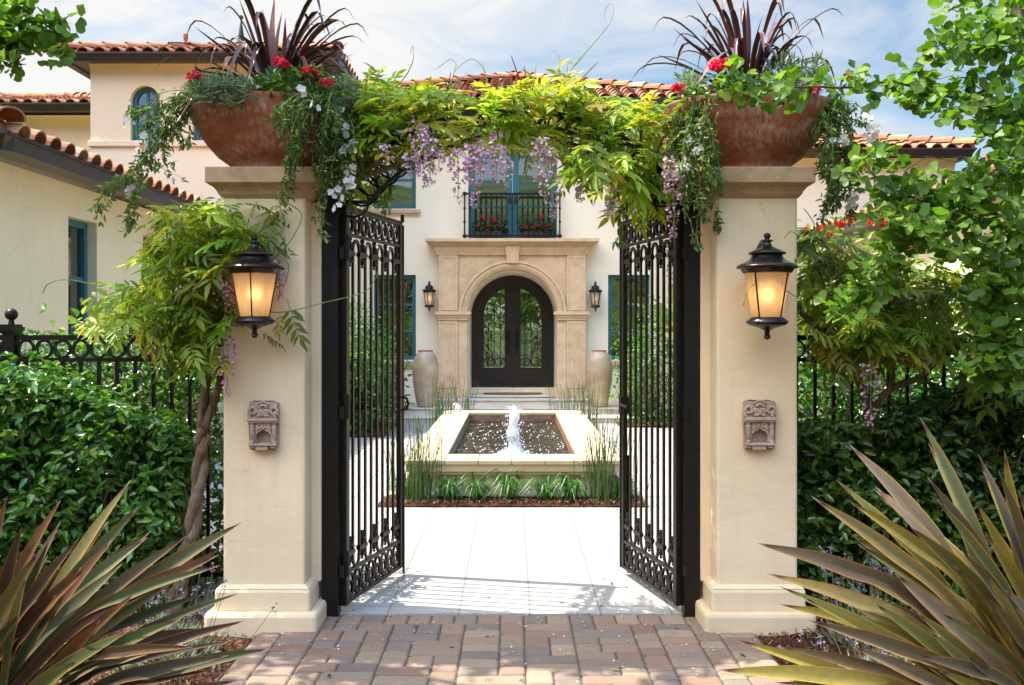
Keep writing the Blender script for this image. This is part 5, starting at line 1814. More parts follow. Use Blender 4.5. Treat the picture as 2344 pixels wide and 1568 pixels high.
for x0, y0, x1, y1, Y, w, c in ((957, 262, 962, 402, 5.04, .085, LIL), (978, 300, 984, 425, 5.05, .10, LIL), (1000, 330, 1004, 392, 5.05, .07, LIL), (941, 345, 938, 408, 5.06, .07, LIL), (968, 380, 971, 428, 5.03, .05, LIL),
                                (1046, 340, 1047, 464, 5.05, .075, LIL), (1076, 330, 1072, 420, 5.02, .05, LIL), (1085, 330, 1083, 476, 5.03, .070, LIL), (1100, 322, 1099, 405, 5.02, .06, LIL), (1135, 300, 1134, 420, 5.03, .066, LIL), (1158, 352, 1159, 428, 5.03, .05, PALE),
                                (1245, 312, 1246, 464, 5.03, .085, PALE), (1230, 320, 1229, 420, 5.06, .06, PALE), (1262, 350, 1264, 496, 5.04, .075, LIL), (1328, 430, 1326, 462, 5.03, .04, LIL), (1395, 398, 1396, 494, 5.03, .06, LIL), (1541, 385, 1541, 542, 5.1, .085, LIL),
                                (1534, 500, 1534, 660, 5.7, .05, LIL), (1518, 450, 1517, 560, 5.65, .05, LIL), (1531, 360, 1529, 440, 5.03, .06, PALE), (1562, 420, 1563, 470, 5.1, .05, PALE), (885, 330, 884, 372, 5.06, .06, LIL)):
    raceme(wv, at(x0, y0, Y), at(x1, y1, Y), w, c)
# loose tendrils against the sky
tend = [[(905, 200), (930, 172), (945, 140), (947, 118), (944, 106), (938, 124)], [(1030, 195), (1040, 165), (1043, 145), (1030, 136), (1010, 150), (1000, 158)], [(1118, 200), (1108, 160), (1092, 140), (1075, 136), (1052, 152), (1043, 162)],
        [(1295, 198), (1310, 155), (1345, 115), (1385, 68), (1401, 40), (1404, 16), (1396, 8), (1386, 22), (1384, 42)], [(1315, 150), (1326, 140), (1340, 118), (1344, 104), (1332, 100)], [(1222, 188), (1226, 158), (1228, 142)], [(1255, 188), (1274, 165), (1282, 145), (1276, 125), (1266, 116)], [(1040, 196), (1056, 182), (1068, 167)],
        [(1300, 176), (1298, 150), (1306, 142), (1314, 150)], [(560, 700), (640, 715), (740, 693), (830, 670), (858, 640), (862, 622), (845, 618)]]
for t_ in tend:
    b = MB(); Y = 5.2 if t_[0][0] > 700 else 5.02
    b.tube(curve([at(x, y, Y + .02 * i) for i, (x, y) in enumerate(t_)], 26), [.0036 - .0025 * i / 26 for i in range(27)], 5); b.build('tendril', M['vine_stem'], wv, smooth=True)
cl = Cloud()
compound(cl, A([at(1296, 178, 5.2), at(1322, 160, 5.2), at(1290, 200, 5.2)]), [(.4, .42, .08)], (.12, .16), -.5, .3)
cl.build('young_leaf', M['leaf_thin'], wv)

# wisteria on the left of the gateway
wl_ = thing('wisteria', 'bushy wisteria with a twisted grey trunk between the left fence and pillar', 'climbing plant', (-1.95, 5.56, 0))
cl = Cloud()
for poly, n, cols in (([(365, 470), (480, 462), (560, 470), (600, 500), (590, 560), (520, 600), (430, 590), (350, 560)], 150, WIS), ([(335, 560), (520, 560), (530, 690), (480, 720), (400, 680), (330, 640)], 130, WIS[:4] + WIS_D),
                      ([(205, 720), (260, 665), (340, 640), (400, 680), (390, 740), (300, 755), (230, 760)], 85, WIS), ([(380, 680), (530, 660), (535, 780), (500, 830), (400, 825), (360, 760)], 120, WIS_D + WIS[2:4])):
    compound(cl, fill(poly, n, 5.0, 5.65), cols, (.18, .28), -.8, .2)
compound(cl, fill([(640, 465), (600, 560), (560, 470)], 7, 5.08, 5.14), WIS_D, (.2, .26), -.8, 0)
compound(cl, A([at(640, 730, 5.09), at(610, 770, 5.09), at(668, 722, 5.09)]), WIS_D, (.2, .24), -.9, -.3, (.6, 0, -.4))
cl.build('foliage', M['leaf_thin'], wl_)
b = MB()
tr = W3([(396, 1420, 5.36), (411, 1345, 5.36), (427, 1278, 5.36), (441, 1205, 5.36), (461, 1045, 5.36), (462, 980, 5.36)])
for ph in (0, PI):                                               # two stems twisted round each other
    c_ = curve(tr, 50)
    pts = [p + Vector((math.cos(ph + i * .42), math.sin(ph + i * .42), 0)) * .021 for i, p in enumerate(c_)]
    b.tube(pts, [.036 - .011 * i / 50 + .004 * math.sin(i * 1.7) + .003 * math.sin(i * .6) for i in range(51)], 10)
for l in ([(459, 985, 5.36), (462, 930, 5.38), (476, 870, 5.4), (482, 800, 5.45), (470, 700, 5.4), (440, 620, 5.35), (420, 560, 5.3)], [(466, 985, 5.36), (490, 920, 5.38), (505, 860, 5.4), (500, 790, 5.42), (510, 700, 5.35), (520, 600, 5.3), (500, 520, 5.3)], [(470, 700, 5.4), (400, 690, 5.4), (330, 710, 5.4), (260, 730, 5.4)]):
    b.tube(curve(W3(l), 30), [.026 - .016 * i / 30 for i in range(31)], 8)
b.build('trunk', M['bark'], wl_, smooth=True)
for x0, y0, x1, y1, Y, w, c in ((517, 755, 519, 908, 5.02, .075, LIL), (515, 620, 516, 678, 5.0, .06, LIL), (636, 590, 638, 686, 5.12, .05, LIL), (300, 720, 302, 800, 5.85, .10, PALE), (270, 715, 268, 770, 5.85, .09, PALE), (335, 730, 333, 810, 5.85, .09, PALE), (365, 740, 366, 830, 5.9, .07, PALE), (520, 640, 522, 700, 5.05, .05, LIL), (590, 560, 592, 600, 5.1, .05, LIL)):
    raceme(wl_, at(x0, y0, Y), at(x1, y1, Y), w, c)
b = MB()
for l in ([(650, 460), (690, 490), (672, 540), (640, 580), (600, 615)], [(640, 585), (660, 605), (656, 640), (645, 665)], [(230, 655), (150, 640), (110, 650), (98, 672)], [(545, 610), (600, 560), (650, 520), (640, 470)]):
    b = MB(); b.tube(curve([at(x, y, 5.08 + .02 * i) for i, (x, y) in enumerate(l)], 20), .003, 5); b.build('tendril', M['vine_stem'], wl_, smooth=True)

# wisteria on the right
wr_ = thing('wisteria', 'olive leaved wisteria sprawling over the right fence, its branch crossing the railings', 'climbing plant', (2.1, 5.6, 0))
cl = Cloud()
for poly, n, cols, Y0, Y1 in (([(1830, 520), (1920, 520), (1960, 600), (1900, 700), (1830, 740)], 75, WIS_D + WIS[2:4], 5.25, 5.8), ([(1890, 600), (2060, 600), (2200, 620), (2260, 700), (2230, 770), (2100, 790), (1980, 770), (1880, 700)], 230, WIS_D, 5.1, 5.8),
                              ([(1840, 690), (1960, 720), (2000, 800), (1920, 840), (1850, 800)], 40, WIS_D, 5.15, 5.6), ([(2180, 760), (2344, 780), (2344, 930), (2230, 930)], 50, WIS_D, 5.2, 5.7), ([(1950, 720), (2140, 720), (2150, 790), (1960, 810)], 70, WIS, 5.0, 5.3)):
    compound(cl, fill(poly, n, Y0, Y1), cols, (.19, .29), -.8, .2)
cl.build('foliage', M['leaf_thin'], wr_)
b = MB()
for l, r0 in (([(2010, 1400, 5.6), (1985, 1200, 5.6), (1982, 1080, 5.58), (1990, 950, 5.55), (1955, 850, 5.5), (1900, 770, 5.45), (1840, 720, 5.4), (1800, 660, 5.5)], .036), ([(1990, 940, 5.56), (2040, 890, 5.5), (2110, 860, 5.45), (2160, 800, 5.4), (2180, 740, 5.4)], .026), ([(2040, 890, 5.5), (2046, 830, 5.5), (2060, 770, 5.45)], .018)):
    b.tube(curve(W3(l), 36), [r0 * (1 - .55 * i / 36) for i in range(37)], 8)
b.build('trunk', M['bark'], wr_, smooth=True)
for x0, y0, x1, y1, Y, w, c in ((1990, 820, 1991, 975, 5.1, .085, LIL), (1983, 745, 1984, 820, 5.2, .07, PALE), (2127, 765, 2125, 854, 5.1, .075, LIL), (2110, 740, 2109, 800, 5.3, .06, LIL), (2325, 800, 2326, 850, 5.2, .06, LIL)):
    raceme(wr_, at(x0, y0, Y), at(x1, y1, Y), w, c)
b = MB()
for l in ([(1840, 690), (1790, 660), (1760, 648), (1730, 650), (1710, 665), (1702, 700)], [(1855, 560), (1865, 520), (1850, 490), (1840, 478)], [(1830, 540), (1810, 530), (1795, 545)]):
    b = MB(); b.tube(curve([at(x, y, 4.9) for i, (x, y) in enumerate(l)], 20), .0028, 5); b.build('tendril', M['vine_stem'], wr_, smooth=True)


# ---------------------------------------------------------------- ginkgos
GK = [(.12, .22, .025), (.15, .26, .03), (.10, .185, .02), (.19, .29, .04), (.08, .15, .02)]


def ginkgo_leaves(cl, P, size=(.055, .08), cols=GK, k=4):
    """Spur clusters: k fans from every point."""
    n = len(P) * k
    Q = np.repeat(P, k, 0)
    d = rdir(n, -.85, .75)
    u = rdir(n, -.2, 1) + A([-.2, -.5, .5])
    cl.add(T_FAN, Q, d, u, rng.uniform(size[0], size[1], n), rcol(n, cols, .18))


gr = thing('ginkgo', 'ginkgo with fan shaped leaves reaching in from the right edge over the pillar', 'tree', (3.0, 4.9, 0))
cl = Cloud(); paths = []
def along(pts, n, spread, rad):
    c_ = curve(W3(pts), 40); paths.append((c_, rad))
    i = rng.integers(0, 41, n); Pp = A([c_[k] for k in i]) + rng.normal(0, spread, (n, 3))
    return Pp
br = [([(2344, 262, 5.0), (2250, 240, 4.95), (2150, 215, 4.85), (2040, 188, 4.75), (1940, 200, 4.7), (1860, 198, 4.65), (1760, 200, 4.6), (1690, 185, 4.55)], 64, .038, .011),
      ([(2344, 540, 4.9), (2290, 640, 4.75), (2285, 720, 4.7), (2275, 800, 4.68), (2258, 862, 4.66)], 80, .05, .009), ([(2200, 480, 4.8), (2110, 520, 4.7), (2040, 580, 4.62), (1980, 640, 4.6), (1935, 700, 4.58)], 56, .042, .007),
      ([(2330, 380, 5.0), (2200, 440, 4.85), (2080, 450, 4.75), (2000, 400, 4.7), (1975, 360, 4.68)], 40, .05, .009), ([(2344, 60, 5.0), (2250, 80, 4.9), (2170, 100, 4.85), (2120, 110, 4.8)], 30, .04, .008)]
for pts, n, sp, rad in br: ginkgo_leaves(cl, along(pts, n, sp, rad), k=4)
for poly, n in (([(2125, 30), (2160, -40), (2400, -40), (2400, 340), (2300, 330), (2240, 290), (2180, 250), (2150, 140)], 118), ([(1965, 350), (2010, 345), (2100, 395), (2180, 400), (2280, 330), (2400, 340), (2400, 640), (2260, 640), (2160, 590), (2050, 545), (1970, 440)], 205), ([(2030, 175), (2180, 200), (2270, 260), (2200, 275), (2060, 225)], 30),
                ([(2190, 640), (2330, 620), (2400, 700), (2400, 860), (2250, 880), (2195, 840), (2240, 740)], 62), ([(2240, 280), (2400, 300), (2400, 400), (2300, 400)], 22)):
    P_ = fill(poly, n, 4.45, 5.2); ginkgo_leaves(cl, P_, k=4)
    for q in P_[::9]: paths.append(([Vector(q), Vector(q) + Vector((.14, .10, random.uniform(-.05, .12))), Vector(q) + Vector((.34, .22, random.uniform(-.1, .2)))], .004))
# part of the crown beyond the frame
ginkgo_leaves(cl, np.c_[rng.uniform(3.0, 4.4, 200), rng.uniform(4.2, 5.6, 200), rng.uniform(2.0, 5.0, 200)], k=4)
cl.build('crown', M['leaf_ginkgo'], gr)
b = MB()
b.tube(curve([(3.0, 4.95, -.05), (2.96, 4.95, 1.2), (2.86, 5.0, 2.6), (2.74, 5.1, 3.4), (2.70, 5.1, 5.2)], 24), [.085 - .0022 * i for i in range(25)], 10)
b.build('trunk', M['bark'], gr, smooth=True)
b = MB()
for c_, rad in paths: b.tube(c_, [rad * (1 - .7 * i / (len(c_) - 1)) for i in range(len(c_))], 5)
b.build('branch', M['bark'], gr, smooth=True)

gl = thing('ginkgo', 'ginkgo branch with fan shaped leaves in the top left corner', 'tree', (-3.6, 5.3, 0))
cl = Cloud(); paths = []
for pts, n, sp, rad in (([(-60, 60, 4.9), (40, 80, 4.85), (110, 70, 4.8), (165, 30, 4.75)], 24, .035, .007), ([(-40, 90, 4.9), (30, 100, 4.85), (90, 110, 4.8), (150, 90, 4.75)], 24, .04, .006), ([(-60, 20, 4.9), (0, 30, 4.9), (40, 15, 4.85)], 16, .05, .006), ([(-50, 110, 4.9), (10, 125, 4.8), (60, 120, 4.8)], 14, .04, .005)):
    ginkgo_leaves(cl, along(pts, n, sp, rad), k=4)
ginkgo_leaves(cl, fill([(-60, -30), (50, -40), (70, 30), (120, 50), (90, 110), (-60, 130)], 22, 4.7, 5.0), k=4)
CROWN_L = 780                                                   # crown above the frame: shades the foreground pavers
P_ = np.c_[rng.uniform(-4.1, -1.15, CROWN_L), rng.uniform(4.45, 5.95, CROWN_L), rng.uniform(3.75, 5.2, CROWN_L)]
P_ = P_[P_[:, 2] > EYE + 860 * P_[:, 1] / F]
keep = (np.sin(P_[:, 0] * 5.1 + 1) * np.sin(P_[:, 1] * 6.3) + np.sin(P_[:, 2] * 7 + P_[:, 0] * 3)) > -.35
P_ = P_[keep & ((P_[:, 1] > 5.15) | (rng.uniform(0, 1, len(P_)) < .22))]
ginkgo_leaves(cl, P_, (.07, .10), k=5)
cl.build('crown', M['leaf_ginkgo'], gl)
b = MB()
b.tube(curve([(-3.75, 5.2, -.05), (-3.72, 5.2, 1.8), (-3.5, 5.2, 3.2), (-3.2, 5.2, 4.4), (-2.8, 5.2, 5.4)], 24), [.08 - .0024 * i for i in range(25)], 10)
for l in ([(-3.2, 5.2, 4.3), (-2.4, 5.1, 4.6), (-1.5, 5.0, 4.5)], [(-3.4, 5.2, 3.8), (-2.7, 5.5, 4.2), (-1.9, 5.6, 4.3)], [(-3.3, 5.2, 4.0), (-2.6, 4.8, 4.2), (-1.8, 4.6, 4.3)]):
    b.tube(curve(l, 14), [.03 - .0018 * i for i in range(15)], 6)
for c_, rad in paths: b.tube(c_, [rad * (1 - .6 * i / (len(c_) - 1)) for i in range(len(c_))], 5)
b.build('trunk', M['bark'], gl, smooth=True)


# ---------------------------------------------------------------- bowl plantings
def strap(mb, pts, width, c0, c1, fold=.25, wprof=None, n=12, tipcol=None, edge=None, upv=(0, 0, 1), twist=0.0):
    c_ = curve(pts, n); rows = []
    for i, p in enumerate(c_):
        t_ = i / n
        d = (c_[min(i + 1, n)] - c_[max(i - 1, 0)]).normalized()
        s_ = d.cross(Vector(upv))
        if s_.length < .05: s_ = d.cross(Vector((0, 1, 0)))
        s_.normalize(); u_ = s_.cross(d)
        a = twist * t_
        s_, u_ = s_ * math.cos(a) + u_ * math.sin(a), u_ * math.cos(a) - s_ * math.sin(a)
        w = width * (wprof(t_) if wprof else (0.45 + .9 * t_ if t_ < .5 else .9 * (1 - ((t_ - .5) / .5) ** 2.2) + .004))
        col = [c0[k] + (c1[k] - c0[k]) * t_ for k in range(3)]
        if tipcol and t_ > .925: col = tipcol[1] if t_ > .96 else tipcol[0]
        row = []
        for q, off in ((-1, fold), (-.82, fold * .8), (0, 0), (.82, fold * .8), (1, fold)):
            mb.col = tuple(edge) if (edge and abs(q) == 1) else (tuple(x * .72 for x in col) if q == 0 else tuple(col))
            row.append(mb.vert(p + s_ * (q * w / 2) + u_ * (off * w / 2)))
        rows.append(row)
    for a_, b_ in zip(rows, rows[1:]):
        for k in range(4): mb.f.append([a_[k], a_[k + 1], b_[k + 1], b_[k]])
    mb.col = None


PUR = [(.095, .032, .036), (.14, .042, .042), (.070, .028, .036), (.19, .055, .045), (.15, .085, .09)]


def cordyline(label, base, tips, droops):
    root = thing('cordyline', label, 'plant', base)
    b = MB(); B = Vector(base)
    for (x, y, Y) in tips:
        T = at(x, y, Y); o = B + Vector((random.uniform(-.04, .04), random.uniform(-.04, .04), 0))
        mid = (o + T) / 2 + Vector((0, 0, .06 * (T - o).length)) + Vector((random.uniform(-.02, .02), random.uniform(-.02, .02), 0))
        c = random.choice(PUR)
        strap(b, [o, mid, T], random.uniform(.028, .042), c, tuple(v * 1.15 for v in c), .35, lambda t: (.55 + .8 * t if t < .5 else .95 * (1 - ((t - .5) / .5) ** 1.7) + .02), 12, twist=random.uniform(-.5, .5))
    for (xm, ym, x, y, Y) in droops:
        T, Mi = at(x, y, Y), at(xm, ym, (Y + B.y) / 2)
        c = random.choice(PUR)
        strap(b, [B, (B + Mi) / 2 + Vector((0, 0, .05)), Mi, T], random.uniform(.034, .048), c, tuple(v * 1.5 for v in c), .3, lambda t: (.6 + .7 * t if t < .5 else .95 * (1 - ((t - .5) / .5) ** 2)), 16)
    for q in range(46):
        a = random.uniform(0, 2 * PI); l = random.uniform(.35, .78); e = random.uniform(.3, 1.1)
        T = B + Vector((math.cos(a) * l * math.cos(e), math.sin(a) * l * math.cos(e) * .8, l * math.sin(e)))
        c = random.choice(PUR); strap(b, [B, B + (T - B) * .5 + Vector((0, 0, .10)), B + (T - B) * .85 + Vector((0, 0, .05)), T - Vector((0, 0, random.uniform(.02, .16)))], random.uniform(.024, .036), c, c, .35, None, 10)
    b.build('leaves', M['strap'], root, smooth=True)


cordyline('purple cordyline with arching strap leaves in the left bowl', (-1.37, 5.36, 2.93),
          [(546, -6, 5.25), (629, -12, 5.4), (646, 25, 5.45), (653, 40, 5.3), (740, 8, 5.5), (770, 62, 5.3), (798, 97, 5.2), (815, 120, 5.45), (572, 30, 5.3), (444, 60, 5.1), (600, 20, 5.6), (690, 60, 5.6), (752, 100, 5.1), (394, 112, 5.3), (735, 88, 5.2), (505, 96, 5.4)],
          [(530, 130, 508, 165, 5.0), (560, 95, 520, 178, 4.95), (470, 160, 394, 226, 5.0), (590, 110, 565, 190, 4.9), (470, 195, 402, 282, 5.0), (500, 195, 477, 256, 4.95), (510, 190, 500, 262, 4.93), (690, 130, 712, 200, 4.95), (745, 130, 805, 180, 5.2), (462, 165, 445, 150, 5.0)])
cordyline('purple cordyline with upright spiky leaves in the right bowl', (1.335, 5.36, 2.93),
          [(1591, -4, 5.3), (1594, 37, 5.4), (1604, 80, 5.2), (1540, 64, 5.4), (1503, 124, 5.3), (1661, 30, 5.3), (1673, 40, 5.5), (1701, -5, 5.4), (1711, -12, 5.35), (1745, 35, 5.3), (1783, 18, 5.4), (1811, 12, 5.3), (1866, 63, 5.3), (1828, 76, 5.2), (1560, 85, 5.2), (1800, 50, 5.5), (1640, 60, 5.5), (1692, 70, 5.2)],
          [(1660, 120, 1588, 200, 5.0), (1640, 130, 1600, 190, 5.1), (1755, 110, 1782, 135, 5.1), (1680, 110, 1690, 160, 5.0)])

SAGE = [(.17, .24, .15), (.21, .28, .18), (.13, .20, .12), (.26, .31, .22)]
GERL = [(.07, .16, .03), (.09, .2, .035), (.05, .12, .025), (.14, .24, .04)]
RED = [(.62, .012, .045), (.55, .01, .03), (.7, .03, .08)]


def shrublet(label, cat, nm, polys, n, cols, tm, size, Yr, stems=(.2, 2.9), mat='leaf', dz=(-.4, 1.0), base=None):
    P_ = np.concatenate([fill(p, int(n * f), *Yr) for p, f in polys])
    c = P_.mean(0); bz = base if base is not None else P_[:, 2].min()
    root = thing(nm, label, cat, (c[0], c[1], bz))
    cl = Cloud(); d = rdir(len(P_), *dz); d[:, 1] -= .15
    cl.add(tm, P_, d, rdir(len(P_), .1, 1), rng.uniform(size[0], size[1], len(P_)), rcol(len(P_), cols, .2))
    cl.build('foliage', M[mat], root)
    pa = []
    for q in P_[::14]:
        b0 = Vector((c[0] + (q[0] - c[0]) * .4, c[1] + (q[1] - c[1]) * .3, bz)); pa.append([b0, (b0 + Vector(q)) / 2 + Vector((0, 0, .02)), Vector(q)])
    tubes('stems', pa, (.003, .0015), M['twig'], root, 4)
    return root


def flower_head(parent, p, r=.038, cols=RED):
    cl = Cloud(); n = 70
    d = rdir(n, -.35, 1)
    cl.add(T_PETAL, A(p)[None, :] + d * r * rng.uniform(.55, 1, (n, 1)) * A([1, 1, .75]), rdir(n), d + rng.normal(0, .3, (n, 3)), rng.uniform(.016, .024, n), rcol(n, cols, .15))
    o = cl.build('flower_head', M['petal'], parent)
    return o


shrublet('grey green sage shrub spilling over the front of the left bowl', 'plant', 'sage_shrub', [([(425, 200), (440, 180), (500, 178), (560, 182), (590, 200), (585, 228), (540, 244), (470, 240), (430, 225)], 1.0)], 1500, SAGE, T_SLIM, (.04, .07), (4.95, 5.35), base=2.88)
shrublet('grey green sage at the right end of the left bowl', 'plant', 'sage_shrub', [([(700, 190), (770, 175), (815, 195), (815, 240), (740, 240)], 1.0)], 700, SAGE, T_SLIM, (.035, .065), (5.1, 5.5), base=2.88)
g1 = shrublet('red geranium with round leaves in the left bowl', 'plant', 'geranium', [([(590, 180), (660, 152), (740, 165), (770, 205), (720, 235), (620, 232)], 1.0)], 520, GERL, T_BROAD, (.04, .065), (5.0, 5.4), base=2.88)
for x, y, Y in ((445, 176, 4.98), (640, 142, 5.05), (650, 150, 5.0), (704, 164, 5.02), (716, 170, 5.06), (748, 190, 5.0)): flower_head(g1, at(x, y, Y), .036)
g2 = shrublet('red geranium with round leaves in the right bowl', 'plant', 'geranium', [([(1630, 190), (1690, 165), (1740, 180), (1760, 215), (1700, 232), (1640, 228)], .8), ([(1560, 205), (1620, 190), (1630, 230), (1570, 240)], .2)], 480, GERL, T_BROAD, (.04, .062), (5.0, 5.45), base=2.88)
for x, y, Y in ((1636, 158, 4.98), (1648, 153, 5.0), (1662, 150, 5.02), (1640, 150, 5.05), (1552, 203, 5.1), (1866, 205, 5.05), (1944, 173, 5.4)): flower_head(g2, at(x, y, Y), .036 if x < 1700 else .022)
shrublet('feathery grey green sage in the right bowl behind the ginkgo branch', 'plant', 'sage_shrub', [([(1725, 190), (1770, 130), (1800, 118), (1830, 150), (1875, 128), (1890, 160), (1870, 225), (1760, 230)], .8), ([(1560, 170), (1620, 180), (1600, 215), (1550, 220)], .2)], 1100, SAGE, T_SLIM, (.035, .065), (5.1, 5.6), dz=(-.1, 1.2), base=2.88)


JAS = [(.10, .18, .035), (.13, .22, .04), (.08, .14, .03), (.18, .25, .08), (.12, .17, .06)]


def trailing(label, strands, flowers, n_per=46, jit=.02, nm='trailing_jasmine', dry=0):
    """Thin stems with small paired leaves; strands are pixel paths with a distance."""
    p0 = at(*strands[0][0])
    root = thing(nm, label, 'trailing plant', p0)
    b = MB(); cl = Cloud()
    for s_ in strands:
        reps = s_[-1] if isinstance(s_[-1], int) else 1
        pts = [q for q in s_ if not isinstance(q, int)]
        for r_ in range(reps):
            P3 = [at(x + random.gauss(0, 9 if reps > 1 else 0), y + random.gauss(0, 11 if reps > 1 else 0), Y + random.gauss(0, .05 if reps > 1 else 0)) for x, y, Y in pts]
            c_ = curve(P3, 22); L = sum((c_[i + 1] - c_[i]).length for i in range(22))
            b.tube(c_, [.0028 - .0018 * i / 22 for i in range(23)], 4)
            n = max(6, int(L * n_per * 2))
            t_ = rng.uniform(.04, 1, n) * 21.99; i = t_.astype(int); f = (t_ - i)[:, None]
            CA = A([list(p) for p in c_]); Q = CA[i] * (1 - f) + CA[i + 1] * f
            d = rdir(n, -1.3, .2); cl.add(T_LEAF, Q + rng.normal(0, jit * .5, (n, 3)), d, rdir(n, .0, 1) + A([0, -.4, .3]), rng.uniform(.026, .052, n), rcol(n, JAS, .22))
    if dry:
        pass
    cl.build('foliage', M['leaf'], root); b.build('stems', M['vine_stem'], root, smooth=True)
    for x, y, Y in flowers:
        f = Cloud(); c0 = A(at(x, y, Y))
        for q in range(random.randint(2, 4)):
            o = c0 + rng.normal(0, .016, 3); ax = norm(A([rng.normal(0, .5), -1, rng.normal(0, .4)])); e1 = norm(np.cross(ax, A([.2, .1, 1]))); e2 = np.cross(ax, e1)
            a = np.arange(5) * 2 * PI / 5
            dd = np.cos(a)[:, None] * e1 + np.sin(a)[:, None] * e2 + .25 * ax
            f.add(T_PETAL, np.tile(o, (5, 1)), dd, np.tile(ax, (5, 1)), rng.uniform(.018, .026, 5), rcol(5, [(.78, .77, .72)], .05))
        f.build('white_flower', M['petal'], root)
    return root


trailing('white jasmine trailing from the left edge of the left bowl down over the wing roof', [
    [(440, 225, 5.2), (400, 225, 5.2), (350, 260, 5.15), (322, 310, 5.12), 5], [(440, 240, 5.2), (405, 260, 5.15), (385, 310, 5.1), (370, 370, 5.1), 4], [(430, 230, 5.2), (370, 235, 5.2), (320, 245, 5.2), (300, 250, 5.2), 3],
    [(440, 235, 5.2), (380, 265, 5.15), (345, 330, 5.1), (300, 390, 5.05), (255, 430, 5.05), (215, 470, 5.05), 2], [(400, 255, 5.15), (350, 330, 5.1), (320, 400, 5.08), (300, 480, 5.08), (292, 520, 5.08), 4], [(350, 320, 5.1), (300, 400, 5.08), (250, 440, 5.05), (210, 500, 5.05), 2], [(430, 245, 5.2), (420, 290, 5.15), (440, 330, 5.1), 4], [(345, 330, 5.1), (350, 370, 5.1), (395, 410, 5.1), 2]],
    [(310, 348, 5.08), (300, 280, 5.15), (330, 310, 5.1), (297, 430, 5.05), (300, 442, 5.05), (345, 335, 5.08)], 44)
trailing('white jasmine trailing from the right side of the left bowl over the cap', [
    [(740, 215, 5.1), (700, 230, 4.95), (665, 260, 4.92), (640, 310, 4.92), 5], [(750, 220, 5.1), (715, 250, 4.95), (690, 300, 4.95), (670, 370, 5.0), 7], [(760, 220, 5.1), (745, 270, 5.0), (735, 340, 5.05), (728, 400, 5.08), 8], [(770, 230, 5.15), (775, 290, 5.1), (765, 360, 5.15), (748, 450, 5.15), 8], [(700, 250, 4.95), (668, 330, 4.95), (655, 400, 5.0), (645, 450, 5.02), 4],
    [(690, 330, 4.97), (668, 420, 5.02), (652, 480, 5.08), (650, 540, 5.1), (660, 590, 5.1), 1], [(790, 240, 5.2), (800, 300, 5.2), (790, 380, 5.2), (775, 440, 5.2), 8], [(760, 400, 5.15), (742, 470, 5.12), (740, 530, 5.1), 2], [(810, 250, 5.3), (840, 300, 5.3), (830, 380, 5.3), (800, 460, 5.3), 5], [(720, 225, 5.05), (690, 215, 5.0), (650, 240, 4.93), (620, 270, 4.93), 3], [(900, 380, 5.45), (892, 430, 5.45), (884, 470, 5.45), 3], [(870, 390, 5.45), (868, 430, 5.45), (862, 462, 5.45), 3]],
    [(692, 207, 4.93), (715, 232, 4.9), (775, 255, 5.1), (790, 300, 5.12), (795, 322, 5.12), (786, 380, 5.15), (806, 385, 5.15), (790, 412, 5.12), (800, 420, 5.15), (768, 440, 5.1), (775, 470, 5.1), (800, 350, 5.12), (782, 340, 5.1)], 44)
trailing('white jasmine trailing from the left side of the right bowl over the gate post', [
    [(1600, 240, 5.15), (1585, 290, 5.05), (1575, 370, 5.05), (1570, 450, 5.08), 8], [(1625, 245, 5.0), (1620, 300, 4.95), (1625, 360, 4.97), (1640, 420, 5.0), 6], [(1570, 240, 5.25), (1555, 300, 5.2), (1550, 370, 5.2), (1560, 440, 5.2), 8], [(1600, 280, 5.05), (1600, 360, 5.03), (1610, 440, 5.08), (1620, 500, 5.1), 4], [(1590, 360, 5.05), (1592, 450, 5.06), (1600, 520, 5.08), (1596, 570, 5.08), 2], [(1620, 330, 4.97), (1636, 400, 5.0), (1634, 470, 5.08), (1640, 530, 5.1), 2],
    [(1440, 460, 5.4), (1425, 490, 5.4), (1415, 530, 5.4), (1418, 560, 5.4), 2]],
    [(1592, 332, 5.0), (1598, 355, 5.0), (1572, 350, 5.05), (1576, 382, 5.02), (1570, 392, 5.02), (1556, 410, 5.1), (1600, 300, 5.0)], 44)
trailing('white jasmine hanging from the right edge of the right bowl', [
    [(1885, 230, 5.2), (1915, 260, 5.15), (1920, 330, 5.12), (1915, 400, 5.12), (1910, 470, 5.12), 9], [(1880, 240, 5.15), (1900, 300, 5.1), (1895, 360, 5.1), (1905, 430, 5.1), 6], [(1890, 225, 5.25), (1930, 250, 5.2), (1945, 330, 5.2), (1950, 400, 5.2), (1945, 490, 5.2), 6], [(1900, 300, 5.15), (1885, 380, 5.12), (1890, 450, 5.12), (1880, 500, 5.12), 3], [(1880, 250, 5.1), (1870, 290, 5.08), (1862, 300, 5.08), 2], [(1905, 240, 5.2), (1950, 240, 5.2), (1975, 270, 5.2), (1985, 300, 5.2), 2]],
    [(1905, 318, 5.08), (1918, 330, 5.08), (1930, 325, 5.1), (1965, 445, 5.15), (1955, 460, 5.15), (1985, 300, 5.15), (1995, 310, 5.15), (1978, 258, 5.15), (2003, 295, 5.15), (1952, 475, 5.15)], 46)

